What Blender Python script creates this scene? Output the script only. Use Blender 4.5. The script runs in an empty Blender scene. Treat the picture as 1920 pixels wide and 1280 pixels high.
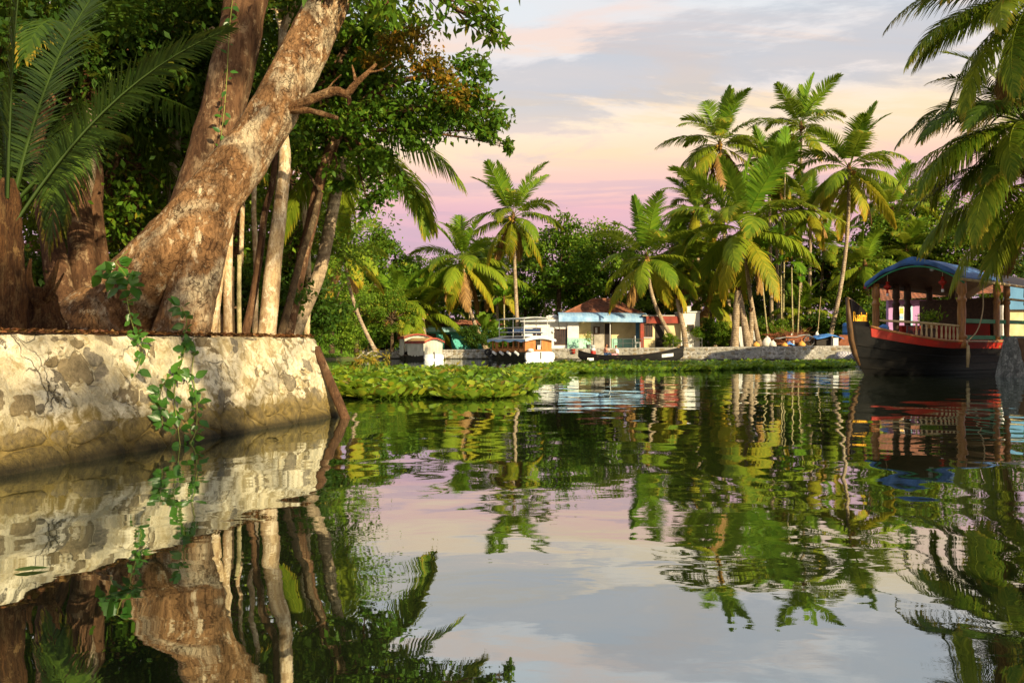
import bpy, bmesh, math, random
import numpy as np
from mathutils import Vector, Matrix

scene = bpy.context.scene
COL = scene.collection
R = math.radians

# ------------------------------------------------------------------ camera
CAMH, FPX, HOR, CX = 1.2, 1440.0, 645.0, 960.0
cam_d = bpy.data.cameras.new('camera')
cam_d.sensor_width = 36.0
cam_d.lens = 36.0 * FPX / 1920.0
cam_d.shift_y = 5.0 / 1920.0
cam_d.clip_start, cam_d.clip_end = 0.1, 3000
cam = bpy.data.objects.new('camera', cam_d)
COL.objects.link(cam)
cam.location = (0, 0, CAMH)
cam.rotation_euler = (R(90), 0, 0)
scene.camera = cam

# ------------------------------------------------------------------ sky and sun
SUN_EL, SUN_AZ = R(21), R(38)          # behind the viewer, to the right
sun_dir = Vector((math.sin(SUN_AZ) * math.cos(SUN_EL), -math.cos(SUN_AZ) * math.cos(SUN_EL), math.sin(SUN_EL)))
world = bpy.data.worlds.new('World')
scene.world = world
world.use_nodes = True
wt = world.node_tree
wt.nodes.clear()
def wn(t, **k):
    n = wt.nodes.new(t)
    for a, b in k.items():
        setattr(n, a, b)
    return n
def wl(a, b):
    wt.links.new(a, b)
wout = wn('ShaderNodeOutputWorld')
wbg = wn('ShaderNodeBackground')
wbg.inputs['Strength'].default_value = 1.0
wl(wbg.outputs[0], wout.inputs[0])
wsky = wn('ShaderNodeTexSky', sky_type='NISHITA', sun_disc=False)
wsky.sun_elevation = SUN_EL
wsky.sun_rotation = math.pi - SUN_AZ
wsky.air_density, wsky.dust_density = 1.2, 1.5
wsc = wn('ShaderNodeVectorMath', operation='SCALE')
wsc.inputs['Scale'].default_value = 0.10
wl(wsky.outputs[0], wsc.inputs[0])
wtc = wn('ShaderNodeTexCoord')
wsep = wn('ShaderNodeSeparateXYZ')
wl(wtc.outputs['Generated'], wsep.inputs[0])
# flat cloud-deck coordinates: direction divided by its height, so that bands narrow towards the horizon
wad = wn('ShaderNodeMath', operation='ADD'); wl(wsep.outputs['Z'], wad.inputs[0]); wad.inputs[1].default_value = 0.16
wabs = wn('ShaderNodeMath', operation='MAXIMUM'); wl(wad.outputs[0], wabs.inputs[0]); wabs.inputs[1].default_value = 0.06
wdx = wn('ShaderNodeMath', operation='DIVIDE'); wl(wsep.outputs['X'], wdx.inputs[0]); wl(wabs.outputs[0], wdx.inputs[1])
wdy = wn('ShaderNodeMath', operation='DIVIDE'); wl(wsep.outputs['Y'], wdy.inputs[0]); wl(wabs.outputs[0], wdy.inputs[1])
wcm = wn('ShaderNodeCombineXYZ'); wl(wdx.outputs[0], wcm.inputs[0]); wl(wdy.outputs[0], wcm.inputs[1])
def wnoise(scale, stretch, seed, detail=6, rough=0.55, dist=0.4):
    m = wn('ShaderNodeMapping')
    m.inputs['Scale'].default_value = (stretch[0], stretch[1], 1)
    m.inputs['Location'].default_value = (seed, seed * 1.7, seed * 0.3)
    wl(wcm.outputs[0], m.inputs['Vector'])
    n = wn('ShaderNodeTexNoise')
    n.inputs['Scale'].default_value = scale
    n.inputs['Detail'].default_value = detail
    n.inputs['Roughness'].default_value = rough
    n.inputs['Distortion'].default_value = dist
    wl(m.outputs[0], n.inputs['Vector'])
    return n.outputs[0]
def wramp(src, stops, interp='EASE'):
    r = wn('ShaderNodeValToRGB')
    r.color_ramp.interpolation = interp
    e = r.color_ramp.elements
    while len(e) < len(stops):
        e.new(0.5)
    for el, (p, c) in zip(e, stops):
        el.position = p
        el.color = (*c, 1) if len(c) == 3 else c
    wl(src, r.inputs[0])
    return r.outputs[0]
def wmix(f, a, b):
    m = wn('ShaderNodeMix', data_type='RGBA')
    if hasattr(f, 'is_output'):
        wl(f, m.inputs['Factor'])
    else:
        m.inputs['Factor'].default_value = f
    for s, i in ((a, 'A'), (b, 'B')):
        sk = [x for x in m.inputs if x.name == i and x.type == 'RGBA'][0]
        if hasattr(s, 'is_output'):
            wl(s, sk)
        else:
            sk.default_value = (*s, 1)
    return [x for x in m.outputs if x.type == 'RGBA'][0]
# evening veil of cloud: mauve low down, peach, then pale blue grey higher up
SKY_HAZE = [(0.0, (0.56, 0.36, 0.50)), (0.12, (0.70, 0.41, 0.54)), (0.168, (0.86, 0.48, 0.54)), (0.205, (1.03, 0.63, 0.55)), (0.24, (1.12, 0.80, 0.54)),
            (0.27, (1.10, 0.88, 0.64)), (0.315, (0.88, 0.81, 0.79)), (0.41, (0.82, 0.86, 0.89)), (0.7, (0.52, 0.62, 0.72)), (1.0, (0.40, 0.50, 0.62))]
wveil = wramp(wsep.outputs['Z'], SKY_HAZE)
wc1 = wramp(wnoise(1.45, (0.48, 1.4), 3.1, 10, 0.64, 0.8), [(0.475, (0, 0, 0)), (0.58, (1, 1, 1))])
wc2 = wramp(wnoise(2.1, (0.5, 1.6), 11.4, 9, 0.6, 0.7), [(0.46, (0, 0, 0)), (0.60, (1, 1, 1))])
wc3 = wramp(wnoise(3.2, (0.45, 1.6), 27.0), [(0.42, (0, 0, 0)), (0.75, (1, 1, 1))])
def wmul(a, k):
    m = wn('ShaderNodeMath', operation='MULTIPLY'); wl(a, m.inputs[0])
    if hasattr(k, 'is_output'):
        wl(k, m.inputs[1])
    else:
        m.inputs[1].default_value = k
    return m.outputs[0]
wgrey = wramp(wsep.outputs['Z'], [(0.05, (0.48, 0.32, 0.44)), (0.17, (0.66, 0.42, 0.52)), (0.25, (0.74, 0.58, 0.60)), (0.30, (0.46, 0.49, 0.56)), (0.42, (0.44, 0.50, 0.58)), (1, (0.32, 0.39, 0.48))])
wpeach = wramp(wsep.outputs['Z'], [(0.05, (0.74, 0.40, 0.48)), (0.16, (0.92, 0.48, 0.52)), (0.205, (1.08, 0.64, 0.52)), (0.25, (1.06, 0.80, 0.48)), (0.40, (1.02, 0.74, 0.62)), (1, (0.66, 0.64, 0.66))])
wv = wmix(wmul(wc2, 0.75), wveil, wpeach)
wv = wmix(wmul(wc1, 0.58), wv, wgrey)
wv = wmix(wmul(wc3, 0.22), wv, wpeach)
wfin0 = wmix(0.86, wsc.outputs[0], wv)
wsc2 = wn('ShaderNodeVectorMath', operation='SCALE'); wsc2.inputs['Scale'].default_value = 0.57
wl(wfin0, wsc2.inputs[0]); wfin = wsc2.outputs[0]
wl(wfin, wbg.inputs['Color'])

sun_d = bpy.data.lights.new('sun', 'SUN')
sun_d.energy = 5.0
sun_d.angle = R(0.6)
sun_d.color = (1.0, 0.81, 0.50)
sun = bpy.data.objects.new('sun', sun_d)
COL.objects.link(sun)
sun.rotation_euler = sun_dir.to_track_quat('Z', 'Y').to_euler()

vs = scene.view_settings
vs.view_transform = 'Standard'
vs.look = 'None'
vs.gamma = 1.0
vs.use_curve_mapping = False
vs.exposure = 0.95
scene.cycles.max_bounces = 5
scene.cycles.diffuse_bounces = 2
scene.cycles.glossy_bounces = 3
scene.cycles.transmission_bounces = 3
scene.cycles.use_denoising = True

# ------------------------------------------------------------------ helpers
def P(px, py, d):
    return np.array(((px - CX) / FPX * d, d, CAMH + (HOR - py) / FPX * d))
def zfar(x):                      # the far bank rises gently to the right
    return 0.80 + 0.011 * x
def tag(o, label=None, cat=None, group=None, kind=None):
    if label: o['label'] = label
    if cat: o['category'] = cat
    if group: o['group'] = group
    if kind: o['kind'] = kind
    return o
def thing(name, loc, label, cat, group=None, rz=0.0):
    o = bpy.data.objects.new(name, None)
    o.empty_display_size = 0.3
    COL.objects.link(o)
    o.location = [float(v) for v in loc]
    o.rotation_euler = (0, 0, rz)
    return tag(o, label, cat, group)
def root_loc(o):
    v = Vector((0, 0, 0))
    while o is not None:
        v += o.location
        o = o.parent
    return v
def link(name, me, mat=None, parent=None, loc=(0, 0, 0), rot=(0, 0, 0), scale=None):
    o = bpy.data.objects.new(name, me)
    COL.objects.link(o)
    if mat is not None and len(me.materials) == 0:
        me.materials.append(mat)
    o.parent = parent
    o.location = [float(v) for v in loc]
    o.rotation_euler = rot
    if scale is not None:
        o.scale = (scale,) * 3 if not hasattr(scale, '__len__') else scale
    return o

class MB:
    """collects shapes; build() links them as one mesh object"""
    def __init__(s):
        s.v, s.f, s.a = [], [], []
    def add(s, V, F, a=None):
        n = len(s.v)
        s.v.extend([tuple(map(float, p)) for p in V])
        s.f.extend([tuple(i + n for i in f) for f in F])
        return s
    def box(s, c, d, rz=0.0, rx=0.0, taper=1.0):
        m = Matrix.Rotation(rz, 3, 'Z') @ Matrix.Rotation(rx, 3, 'X')
        V = []
        for z in (-1, 1):
            t = 1.0 if z < 0 else taper
            for x, y in ((-1, -1), (1, -1), (1, 1), (-1, 1)):
                V.append(Vector(c) + m @ Vector((x * d[0] / 2 * t, y * d[1] / 2 * t, z * d[2] / 2)))
        return s.add(V, [(3, 2, 1, 0), (4, 5, 6, 7), (0, 1, 5, 4), (1, 2, 6, 5), (2, 3, 7, 6), (3, 0, 4, 7)])
    def bx(s, x0, x1, y0, y1, z0, z1):
        return s.box(((x0 + x1) / 2, (y0 + y1) / 2, (z0 + z1) / 2), (x1 - x0, y1 - y0, z1 - z0))
    def tube(s, pts, rad, n=8, caps=True, wob=0.0, seed=0, squash=1.0):
        pts = [Vector(map(float, p)) for p in pts]
        if not hasattr(rad, '__len__'):
            rad = [rad] * len(pts)
        rg = random.Random(seed)
        V, F = [], []
        prev = None
        for i, p in enumerate(pts):
            t = (pts[min(i + 1, len(pts) - 1)] - pts[max(i - 1, 0)])
            if t.length < 1e-9: t = Vector((0, 0, 1))
            t.normalize()
            ref = prev if prev is not None else (Vector((1, 0, 0)) if abs(t.x) < 0.8 else Vector((0, 1, 0)))
            u = ref - t * ref.dot(t)
            if u.length < 1e-6: u = t.orthogonal()
            u.normalize(); w = t.cross(u); prev = u
            for k in range(n):
                a = 2 * math.pi * k / n
                r = rad[i] * (1 + wob * (rg.random() - 0.5))
                V.append(p + u * math.cos(a) * r + w * math.sin(a) * r * squash)
        for i in range(len(pts) - 1):
            for k in range(n):
                a, b = i * n + k, i * n + (k + 1) % n
                F.append((a, b, b + n, a + n))
        if caps:
            F.append(tuple(reversed(range(n))))
            F.append(tuple(range((len(pts) - 1) * n, len(pts) * n)))
        return s.add(V, F)
    def lathe(s, c, prof, n=12):
        V, F = [], []
        for r, z in prof:
            for k in range(n):
                a = 2 * math.pi * k / n
                V.append((c[0] + math.cos(a) * r, c[1] + math.sin(a) * r, c[2] + z))
        for i in range(len(prof) - 1):
            for k in range(n):
                a, b = i * n + k, i * n + (k + 1) % n
                F.append((a, b, b + n, a + n))
        F.append(tuple(reversed(range(n)))); F.append(tuple(range((len(prof) - 1) * n, len(prof) * n)))
        return s.add(V, F)
    def grid(s, G, thick=None):
        """G: rows x cols of points"""
        G = [[tuple(map(float, p)) for p in r] for r in G]
        n, m = len(G), len(G[0])
        V = [p for r in G for p in r]
        F = [(i * m + j, i * m + j + 1, (i + 1) * m + j + 1, (i + 1) * m + j) for i in range(n - 1) for j in range(m - 1)]
        if thick is not None:
            k = len(V); t = Vector(thick)
            V += [tuple(Vector(p) + t) for p in V[:k]]
            F += [tuple(reversed([i + k for i in f])) for f in F[:]]
            rim = [j for j in range(m)] + [i * m + m - 1 for i in range(1, n)] + [(n - 1) * m + j for j in range(m - 2, -1, -1)] + [i * m for i in range(n - 2, 0, -1)]
            for a, b in zip(rim, rim[1:] + rim[:1]):
                F.append((b, a, a + k, b + k))
        return s.add(V, F)
    def prism(s, poly, z0, z1, top=None):
        n = len(poly)
        V = [(x, y, z0) for x, y in poly] + [(x, y, (z1(x, y) if callable(z1) else z1)) for x, y in poly]
        F = [tuple(reversed(range(n))), tuple(range(n, 2 * n))] + [(i, (i + 1) % n, (i + 1) % n + n, i + n) for i in range(n)]
        return s.add(V, F)
    def build(s, name, mat, parent=None, smooth=False, base=None, local=False):
        off = Vector((0, 0, 0)) if local else (root_loc(parent) if parent is not None else Vector(base if base is not None else (0, 0, 0)))
        me = bpy.data.meshes.new(name)
        me.from_pydata([(x - off.x, y - off.y, z - off.z) for x, y, z in s.v], [], s.f)
        bm = bmesh.new(); bm.from_mesh(me); bmesh.ops.recalc_face_normals(bm, faces=bm.faces); bm.to_mesh(me); bm.free()
        if smooth:
            me.polygons.foreach_set('use_smooth', [True] * len(me.polygons))
        o = link(name, me, mat, parent)
        if parent is None and base is not None:
            o.location = base
        return o

def np_mesh(name, V, F, rnd=None, smooth=False, extra=None):
    """V (N,3), F (M,k) of one polygon size k; rnd: one value per face"""
    me = bpy.data.meshes.new(name)
    V = np.ascontiguousarray(V, dtype=np.float32); F = np.ascontiguousarray(F, dtype=np.int32)
    m, k = F.shape
    me.vertices.add(len(V)); me.vertices.foreach_set('co', V.ravel())
    me.loops.add(m * k); me.loops.foreach_set('vertex_index', F.ravel())
    me.polygons.add(m)
    me.polygons.foreach_set('loop_start', np.arange(0, m * k, k, dtype=np.int32))
    if smooth:
        me.polygons.foreach_set('use_smooth', np.ones(m, dtype=bool))
    me.update(calc_edges=True)
    for nm, arr in [('rnd', rnd)] + list((extra or {}).items()):
        if arr is not None:
            a = me.attributes.new(nm, 'FLOAT', 'FACE')
            a.data.foreach_set('value', np.ascontiguousarray(arr, dtype=np.float32))
    return me

def norm(a):
    return a / np.maximum(np.linalg.norm(a, axis=-1, keepdims=True), 1e-9)

_perm = np.random.default_rng(5).random((256, 256))
def vnoise(x, y):
    xi, yi = np.floor(x).astype(int), np.floor(y).astype(int)
    fx, fy = x - xi, y - yi
    fx, fy = fx * fx * (3 - 2 * fx), fy * fy * (3 - 2 * fy)
    g = lambda a, b: _perm[a % 256, b % 256]
    return (g(xi, yi) * (1 - fx) + g(xi + 1, yi) * fx) * (1 - fy) + (g(xi, yi + 1) * (1 - fx) + g(xi + 1, yi + 1) * fx) * fy
def fbm(x, y, o=5, g=0.5):
    s, a, t = 0, 1, 0
    for i in range(o):
        s = s + a * vnoise(x * 2 ** i + 17.3 * i, y * 2 ** i + 9.1 * i); t += a; a *= g
    return s / t

# ------------------------------------------------------------------ materials
def newmat(name):
    m = bpy.data.materials.new(name); m.use_nodes = True
    nt = m.node_tree
    nt.nodes.clear()
    out = nt.nodes.new('ShaderNodeOutputMaterial')
    return m, nt, out
class NT:
    def __init__(s, nt): s.nt = nt
    def n(s, t, **k):
        x = s.nt.nodes.new(t)
        for a, b in k.items():
            if a in x.inputs.keys(): pass
            setattr(x, a, b)
        return x
    def l(s, a, b): s.nt.links.new(a, b)
    def coord(s, kind='Object', scale=(1, 1, 1), loc=(0, 0, 0)):
        t = s.n('ShaderNodeTexCoord'); m = s.n('ShaderNodeMapping')
        m.inputs['Scale'].default_value = scale; m.inputs['Location'].default_value = loc
        s.l(t.outputs[kind], m.inputs[0]); return m.outputs[0]
    def noise(s, vec, scale, detail=5, rough=0.55, dist=0.0):
        n = s.n('ShaderNodeTexNoise'); s.l(vec, n.inputs['Vector'])
        n.inputs['Scale'].default_value = scale; n.inputs['Detail'].default_value = detail
        n.inputs['Roughness'].default_value = rough; n.inputs['Distortion'].default_value = dist
        return n.outputs[0]
    def ramp(s, src, stops, interp='LINEAR'):
        r = s.n('ShaderNodeValToRGB'); r.color_ramp.interpolation = interp
        e = r.color_ramp.elements
        while len(e) < len(stops): e.new(0.5)
        for el, (p, c) in zip(e, stops):
            el.position = p; el.color = (c, c, c, 1) if not hasattr(c, '__len__') else (*c, 1)
        s.l(src, r.inputs[0]); return r.outputs[0]
    def mix(s, f, a, b, blend='MIX'):
        m = s.n('ShaderNodeMix', data_type='RGBA', blend_type=blend)
        if hasattr(f, 'is_output'): s.l(f, m.inputs['Factor'])
        else: m.inputs['Factor'].default_value = f
        for v, i in ((a, 'A'), (b, 'B')):
            sk = [x for x in m.inputs if x.name == i and x.type == 'RGBA'][0]
            if hasattr(v, 'is_output'): s.l(v, sk)
            else: sk.default_value = (*v, 1)
        return [x for x in m.outputs if x.type == 'RGBA'][0]
    def math(s, op, a, b=0.0):
        m = s.n('ShaderNodeMath', operation=op)
        for v, i in ((a, 0), (b, 1)):
            if hasattr(v, 'is_output'): s.l(v, m.inputs[i])
            else: m.inputs[i].default_value = v
        return m.outputs[0]
    def bump(s, h, strength=0.3, dist=0.02):
        b = s.n('ShaderNodeBump'); b.inputs['Strength'].default_value = strength; b.inputs['Distance'].default_value = dist
        s.l(h, b.inputs['Height']); return b.outputs[0]
    def bsdf(s, out, col, rough=0.7, normal=None, metal=0.0, spec=0.3):
        p = s.n('ShaderNodeBsdfPrincipled')
        if hasattr(col, 'is_output'): s.l(col, p.inputs['Base Color'])
        else: p.inputs['Base Color'].default_value = (*col, 1)
        if hasattr(rough, 'is_output'): s.l(rough, p.inputs['Roughness'])
        else: p.inputs['Roughness'].default_value = rough
        p.inputs['Metallic'].default_value = metal
        p.inputs['Specular IOR Level'].default_value = spec
        if normal is not None: s.l(normal, p.inputs['Normal'])
        s.l(p.outputs[0], out.inputs[0]); return p

def mat_plain(name, c1, c2=None, scale=3.0, rough=0.75, bump=0.25, stretch=(1, 1, 1), dist=0.02, dirt=0.0, dirtcol=(0.06, 0.05, 0.035), spec=0.3, lo=0.35, hi=0.65):
    m, nt, out = newmat(name); t = NT(nt)
    c2 = c2 or tuple(x * 0.7 for x in c1)
    v = t.coord('Object', stretch)
    n = t.noise(v, scale, 6, 0.6)
    col = t.ramp(n, [(lo, c2), (hi, c1)])
    if dirt:
        n2 = t.noise(v, scale * 0.37, 7, 0.7, 0.5)
        col = t.mix(t.math('MULTIPLY', t.ramp(n2, [(0.48, 0.0), (0.68, 1.0)]), dirt), col, dirtcol)
    nb = t.noise(v, scale * 4, 5, 0.65)
    t.bsdf(out, col, rough, t.bump(nb, bump, dist), spec=spec)
    return m

def mat_leaf(name, stops, trans=0.35, tcol=(0.30, 0.34, 0.03), rough=0.55, objvar=0.0, tip=None, spec=0.14):
    """leaf blades: colour from a per-leaf random value; part of the light passes through"""
    m, nt, out = newmat(name); t = NT(nt)
    a = t.n('ShaderNodeAttribute', attribute_name='rnd')
    fac = a.outputs['Fac']
    if objvar:
        oi = t.n('ShaderNodeObjectInfo')
        fac = t.math('ADD', fac, t.math('MULTIPLY', t.math('SUBTRACT', oi.outputs['Random'], 0.5), objvar))
    col = t.ramp(fac, stops)
    if tip is not None:
        a2 = t.n('ShaderNodeAttribute', attribute_name='tip')
        col = t.mix(t.ramp(a2.outputs['Fac'], [(tip[1], 0.0), (tip[2], 1.0)]), col, tip[0])
    p = t.n('ShaderNodeBsdfPrincipled')
    t.l(col, p.inputs['Base Color']); p.inputs['Roughness'].default_value = rough
    p.inputs['Specular IOR Level'].default_value = spec
    tr = t.n('ShaderNodeBsdfTranslucent')
    t.l(t.mix(0.55, col, tcol), tr.inputs[0])
    ms = t.n('ShaderNodeMixShader'); ms.inputs[0].default_value = trans
    t.l(p.outputs[0], ms.inputs[1]); t.l(tr.outputs[0], ms.inputs[2]); t.l(ms.outputs[0], out.inputs[0])
    return m

MT = {}
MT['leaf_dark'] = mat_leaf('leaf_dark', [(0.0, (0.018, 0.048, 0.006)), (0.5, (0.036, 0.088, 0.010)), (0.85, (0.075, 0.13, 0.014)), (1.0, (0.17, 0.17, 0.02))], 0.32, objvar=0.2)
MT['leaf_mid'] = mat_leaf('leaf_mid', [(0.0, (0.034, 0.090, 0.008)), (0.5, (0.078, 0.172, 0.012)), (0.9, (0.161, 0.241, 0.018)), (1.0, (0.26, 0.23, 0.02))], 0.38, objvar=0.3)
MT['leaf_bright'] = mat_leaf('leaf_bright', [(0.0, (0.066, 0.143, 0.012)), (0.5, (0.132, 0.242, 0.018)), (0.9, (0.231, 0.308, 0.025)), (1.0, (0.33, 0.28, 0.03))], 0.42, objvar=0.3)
MT['leaf_rust'] = mat_leaf('leaf_rust', [(0.0, (0.07, 0.075, 0.01)), (0.45, (0.16, 0.11, 0.012)), (0.8, (0.32, 0.14, 0.012)), (1.0, (0.42, 0.26, 0.02))], 0.40)
MT['leaf_vine'] = mat_leaf('leaf_vine', [(0.0, (0.02, 0.085, 0.010)), (1.0, (0.06, 0.17, 0.016))], 0.28, rough=0.32, objvar=0.9, spec=0.4)
MT['leaf_hyac'] = mat_leaf('leaf_hyac', [(0.0, (0.07, 0.17, 0.012)), (0.5, (0.16, 0.29, 0.020)), (0.85, (0.28, 0.38, 0.028)), (0.95, (0.42, 0.42, 0.03)), (1.0, (0.34, 0.24, 0.04))], 0.45, rough=0.38, spec=0.4)
MT['leaf_weed'] = mat_leaf('leaf_weed', [(0.0, (0.11, 0.12, 0.014)), (0.6, (0.22, 0.20, 0.02)), (1.0, (0.30, 0.17, 0.03))], 0.38)
MT['frond_young'] = mat_leaf('frond_young', [(0.0, (0.072, 0.174, 0.010)), (1.0, (0.189, 0.297, 0.018))], 0.40, objvar=0.7)
MT['frond_green'] = mat_leaf('frond_green', [(0.0, (0.077, 0.154, 0.010)), (1.0, (0.221, 0.273, 0.018))], 0.40, objvar=0.8, tip=((0.30, 0.25, 0.02), 0.85, 1.4))
MT['frond_old'] = mat_leaf('frond_old', [(0.0, (0.144, 0.204, 0.012)), (1.0, (0.345, 0.322, 0.022))], 0.40, tcol=(0.42, 0.36, 0.03), objvar=0.7, tip=((0.44, 0.27, 0.02), 0.66, 1.2))
MT['frond_lime'] = mat_leaf('frond_lime', [(0.0, (0.105, 0.189, 0.012)), (1.0, (0.234, 0.305, 0.020))], 0.40, objvar=0.8, tip=((0.36, 0.29, 0.02), 0.85, 1.35))
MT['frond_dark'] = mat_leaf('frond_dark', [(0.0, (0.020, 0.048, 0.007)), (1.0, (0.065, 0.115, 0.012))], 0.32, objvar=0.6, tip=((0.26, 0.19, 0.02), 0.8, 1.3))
MT['frond_shade'] = mat_leaf('frond_shade', [(0.0, (0.010, 0.026, 0.005)), (1.0, (0.034, 0.062, 0.009))], 0.22, objvar=0.5)  # dark green with the shade on the young palm put into the colour
MT['frond_dead'] = mat_leaf('frond_dead', [(0.0, (0.14, 0.075, 0.025)), (1.0, (0.34, 0.20, 0.06))], 0.2, tcol=(0.3, 0.15, 0.04))
MT['areca'] = mat_leaf('areca', [(0.0, (0.069, 0.196, 0.012)), (1.0, (0.16, 0.30, 0.02))], 0.42, objvar=0.6)
MT['banana'] = mat_leaf('banana', [(0.0, (0.08, 0.17, 0.015)), (1.0, (0.17, 0.28, 0.025))], 0.45, objvar=0.6)
MT['litter'] = mat_leaf('litter', [(0.0, (0.07, 0.025, 0.012)), (0.6, (0.16, 0.06, 0.022)), (1.0, (0.30, 0.17, 0.06))], 0.08)
MT['grass'] = mat_leaf('grass', [(0.0, (0.06, 0.16, 0.012)), (1.0, (0.15, 0.27, 0.02))], 0.35)

def mat_bark(name, dark, mid, pale, patch, vs=(1, 1, 0.35), scale=2.2, ring=0.0, bstr=0.7, crack=0.0):
    m, nt, out = newmat(name); t = NT(nt)
    v = t.coord('Object', vs)
    n1 = t.noise(v, scale, 8, 0.62, 0.6)
    n2 = t.noise(v, scale * 0.55, 6, 0.6, 1.2)
    col = t.ramp(n1, [(0.32, dark), (0.52, mid), (0.72, tuple(x * 1.25 for x in mid))])
    col = t.mix(t.ramp(n2, [(patch, 0.0), (patch + 0.12, 0.9)]), col, t.ramp(n1, [(0.35, tuple(x * 0.72 for x in pale)), (0.65, pale)]))
    vb = t.coord('Object', (vs[0] * 5, vs[1] * 5, vs[2] * 2.2))
    h = t.noise(vb, scale * 2.2, 8, 0.72, 0.8)
    n3 = t.noise(v, scale * 5.5, 8, 0.7, 0.4)
    col = t.mix(t.ramp(n3, [(0.47, 0.0), (0.58, 0.6)]), col, tuple(x * 0.9 for x in dark))
    col = t.mix(t.math('MULTIPLY', t.ramp(h, [(0.36, 1.0), (0.46, 0.0)]), 0.8), col, tuple(x * 0.55 for x in dark))
    sp = t.noise(t.coord('Object', (1, 1, .7)), scale * 2.6, 9, 0.72, 0.15)
    col = t.mix(t.ramp(sp, [(0.55, 0.0), (0.63, 0.7)]), col, tuple(min(x * 1.15, .8) for x in pale))
    if crack:     # split, plated bark
        wv_ = t.n('ShaderNodeTexNoise'); t.l(t.coord('Object'), wv_.inputs[0]); wv_.inputs['Scale'].default_value = 5; wv_.inputs['Detail'].default_value = 5
        sc_ = t.n('ShaderNodeVectorMath', operation='SCALE'); t.l(wv_.outputs['Color'], sc_.inputs[0]); sc_.inputs['Scale'].default_value = 0.35
        ad_ = t.n('ShaderNodeVectorMath', operation='ADD'); t.l(t.coord('Object', (1, 1, 0.38)), ad_.inputs[0]); t.l(sc_.outputs[0], ad_.inputs[1])
        vo = t.n('ShaderNodeTexVoronoi', feature='DISTANCE_TO_EDGE'); vo.inputs['Scale'].default_value = crack; t.l(ad_.outputs[0], vo.inputs['Vector'])
        ck = t.math('MULTIPLY', t.ramp(vo.outputs['Distance'], [(0.0, 1.0), (0.05, 0.0)]), t.ramp(n1, [(0.42, 1.0), (0.60, 0.15)]))
        col = t.mix(t.math('MULTIPLY', ck, 0.7), col, tuple(x * 0.5 for x in dark))
        h = t.math('SUBTRACT', h, t.math('MULTIPLY', ck, 0.5))
    if ring:
        w = t.n('ShaderNodeTexWave', wave_type='BANDS', bands_direction='Z'); t.l(t.coord('Object'), w.inputs[0])
        w.inputs['Scale'].default_value = ring; w.inputs['Distortion'].default_value = 1.6; w.inputs['Detail'].default_value = 2
        h = t.math('ADD', t.math('MULTIPLY', w.outputs['Fac'], 0.7), h)
        col = t.mix(t.math('MULTIPLY', t.ramp(w.outputs['Fac'], [(0.0, 1.0), (0.25, 0.0)]), 0.45), col, dark)
    t.bsdf(out, col, 0.85, t.bump(h, bstr, 0.06), spec=0.15)
    return m
MT['bark_big'] = mat_bark('bark_big', (0.11, 0.052, 0.022), (0.30, 0.165, 0.072), (0.60, 0.50, 0.33), 0.485, (1, 1, 0.8), 2.4, 0, 1.0, 9.0)
MT['bark_brown'] = mat_bark('bark_brown', (0.045, 0.022, 0.012), (0.13, 0.068, 0.034), (0.30, 0.21, 0.12), 0.55)
MT['bark_pale'] = mat_bark('bark_pale', (0.24, 0.14, 0.07), (0.46, 0.34, 0.19), (0.68, 0.58, 0.42), 0.46, (1, 1, 0.5), 4.0, 0, 0.4)
MT['bark_dark'] = mat_bark('bark_dark', (0.03, 0.02, 0.012), (0.09, 0.06, 0.032), (0.22, 0.17, 0.10), 0.60)
MT['bark_palm'] = mat_bark('bark_palm', (0.14, 0.10, 0.065), (0.34, 0.26, 0.17), (0.52, 0.44, 0.33), 0.52, (1, 1, 0.6), 3.0, 1.7, 0.5)
MT['bark_areca'] = mat_bark('bark_areca', (0.16, 0.14, 0.06), (0.36, 0.31, 0.16), (0.52, 0.46, 0.28), 0.50, (1, 1, 0.6), 3.0, 1.2, 0.3)
MT['fibre'] = mat_bark('fibre', (0.04, 0.018, 0.009), (0.15, 0.07, 0.026), (0.33, 0.20, 0.08), 0.54, (3, 3, 0.5), 3.5, 0, 1.2)
MT['petiole'] = mat_plain('petiole', (0.22, 0.24, 0.04), (0.12, 0.15, 0.03), 4, 0.5, 0.1)
MT['nut'] = mat_plain('nut', (0.36, 0.20, 0.03), (0.18, 0.12, 0.02), 6, 0.55, 0.2)
# ================================================================== THE SETTING
MT['soil'] = mat_plain('soil', (0.20, 0.12, 0.065), (0.09, 0.05, 0.028), 2.5, 0.95, 0.5, dirt=0.4)
MT['soil_green'] = mat_plain('soil_green', (0.10, 0.13, 0.03), (0.14, 0.09, 0.05), 0.8, 0.95, 0.5)
MT['bed'] = mat_plain('bed', (0.03, 0.03, 0.015), None, 1.0, 0.95, 0.2)

g = MB().grid([[(-1500, -1500, -2.5), (1500, -1500, -2.5)], [(-1500, 1500, -2.5), (1500, 1500, -2.5)]]).build('ground', MT['bed'])
tag(g, kind='structure')

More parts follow.
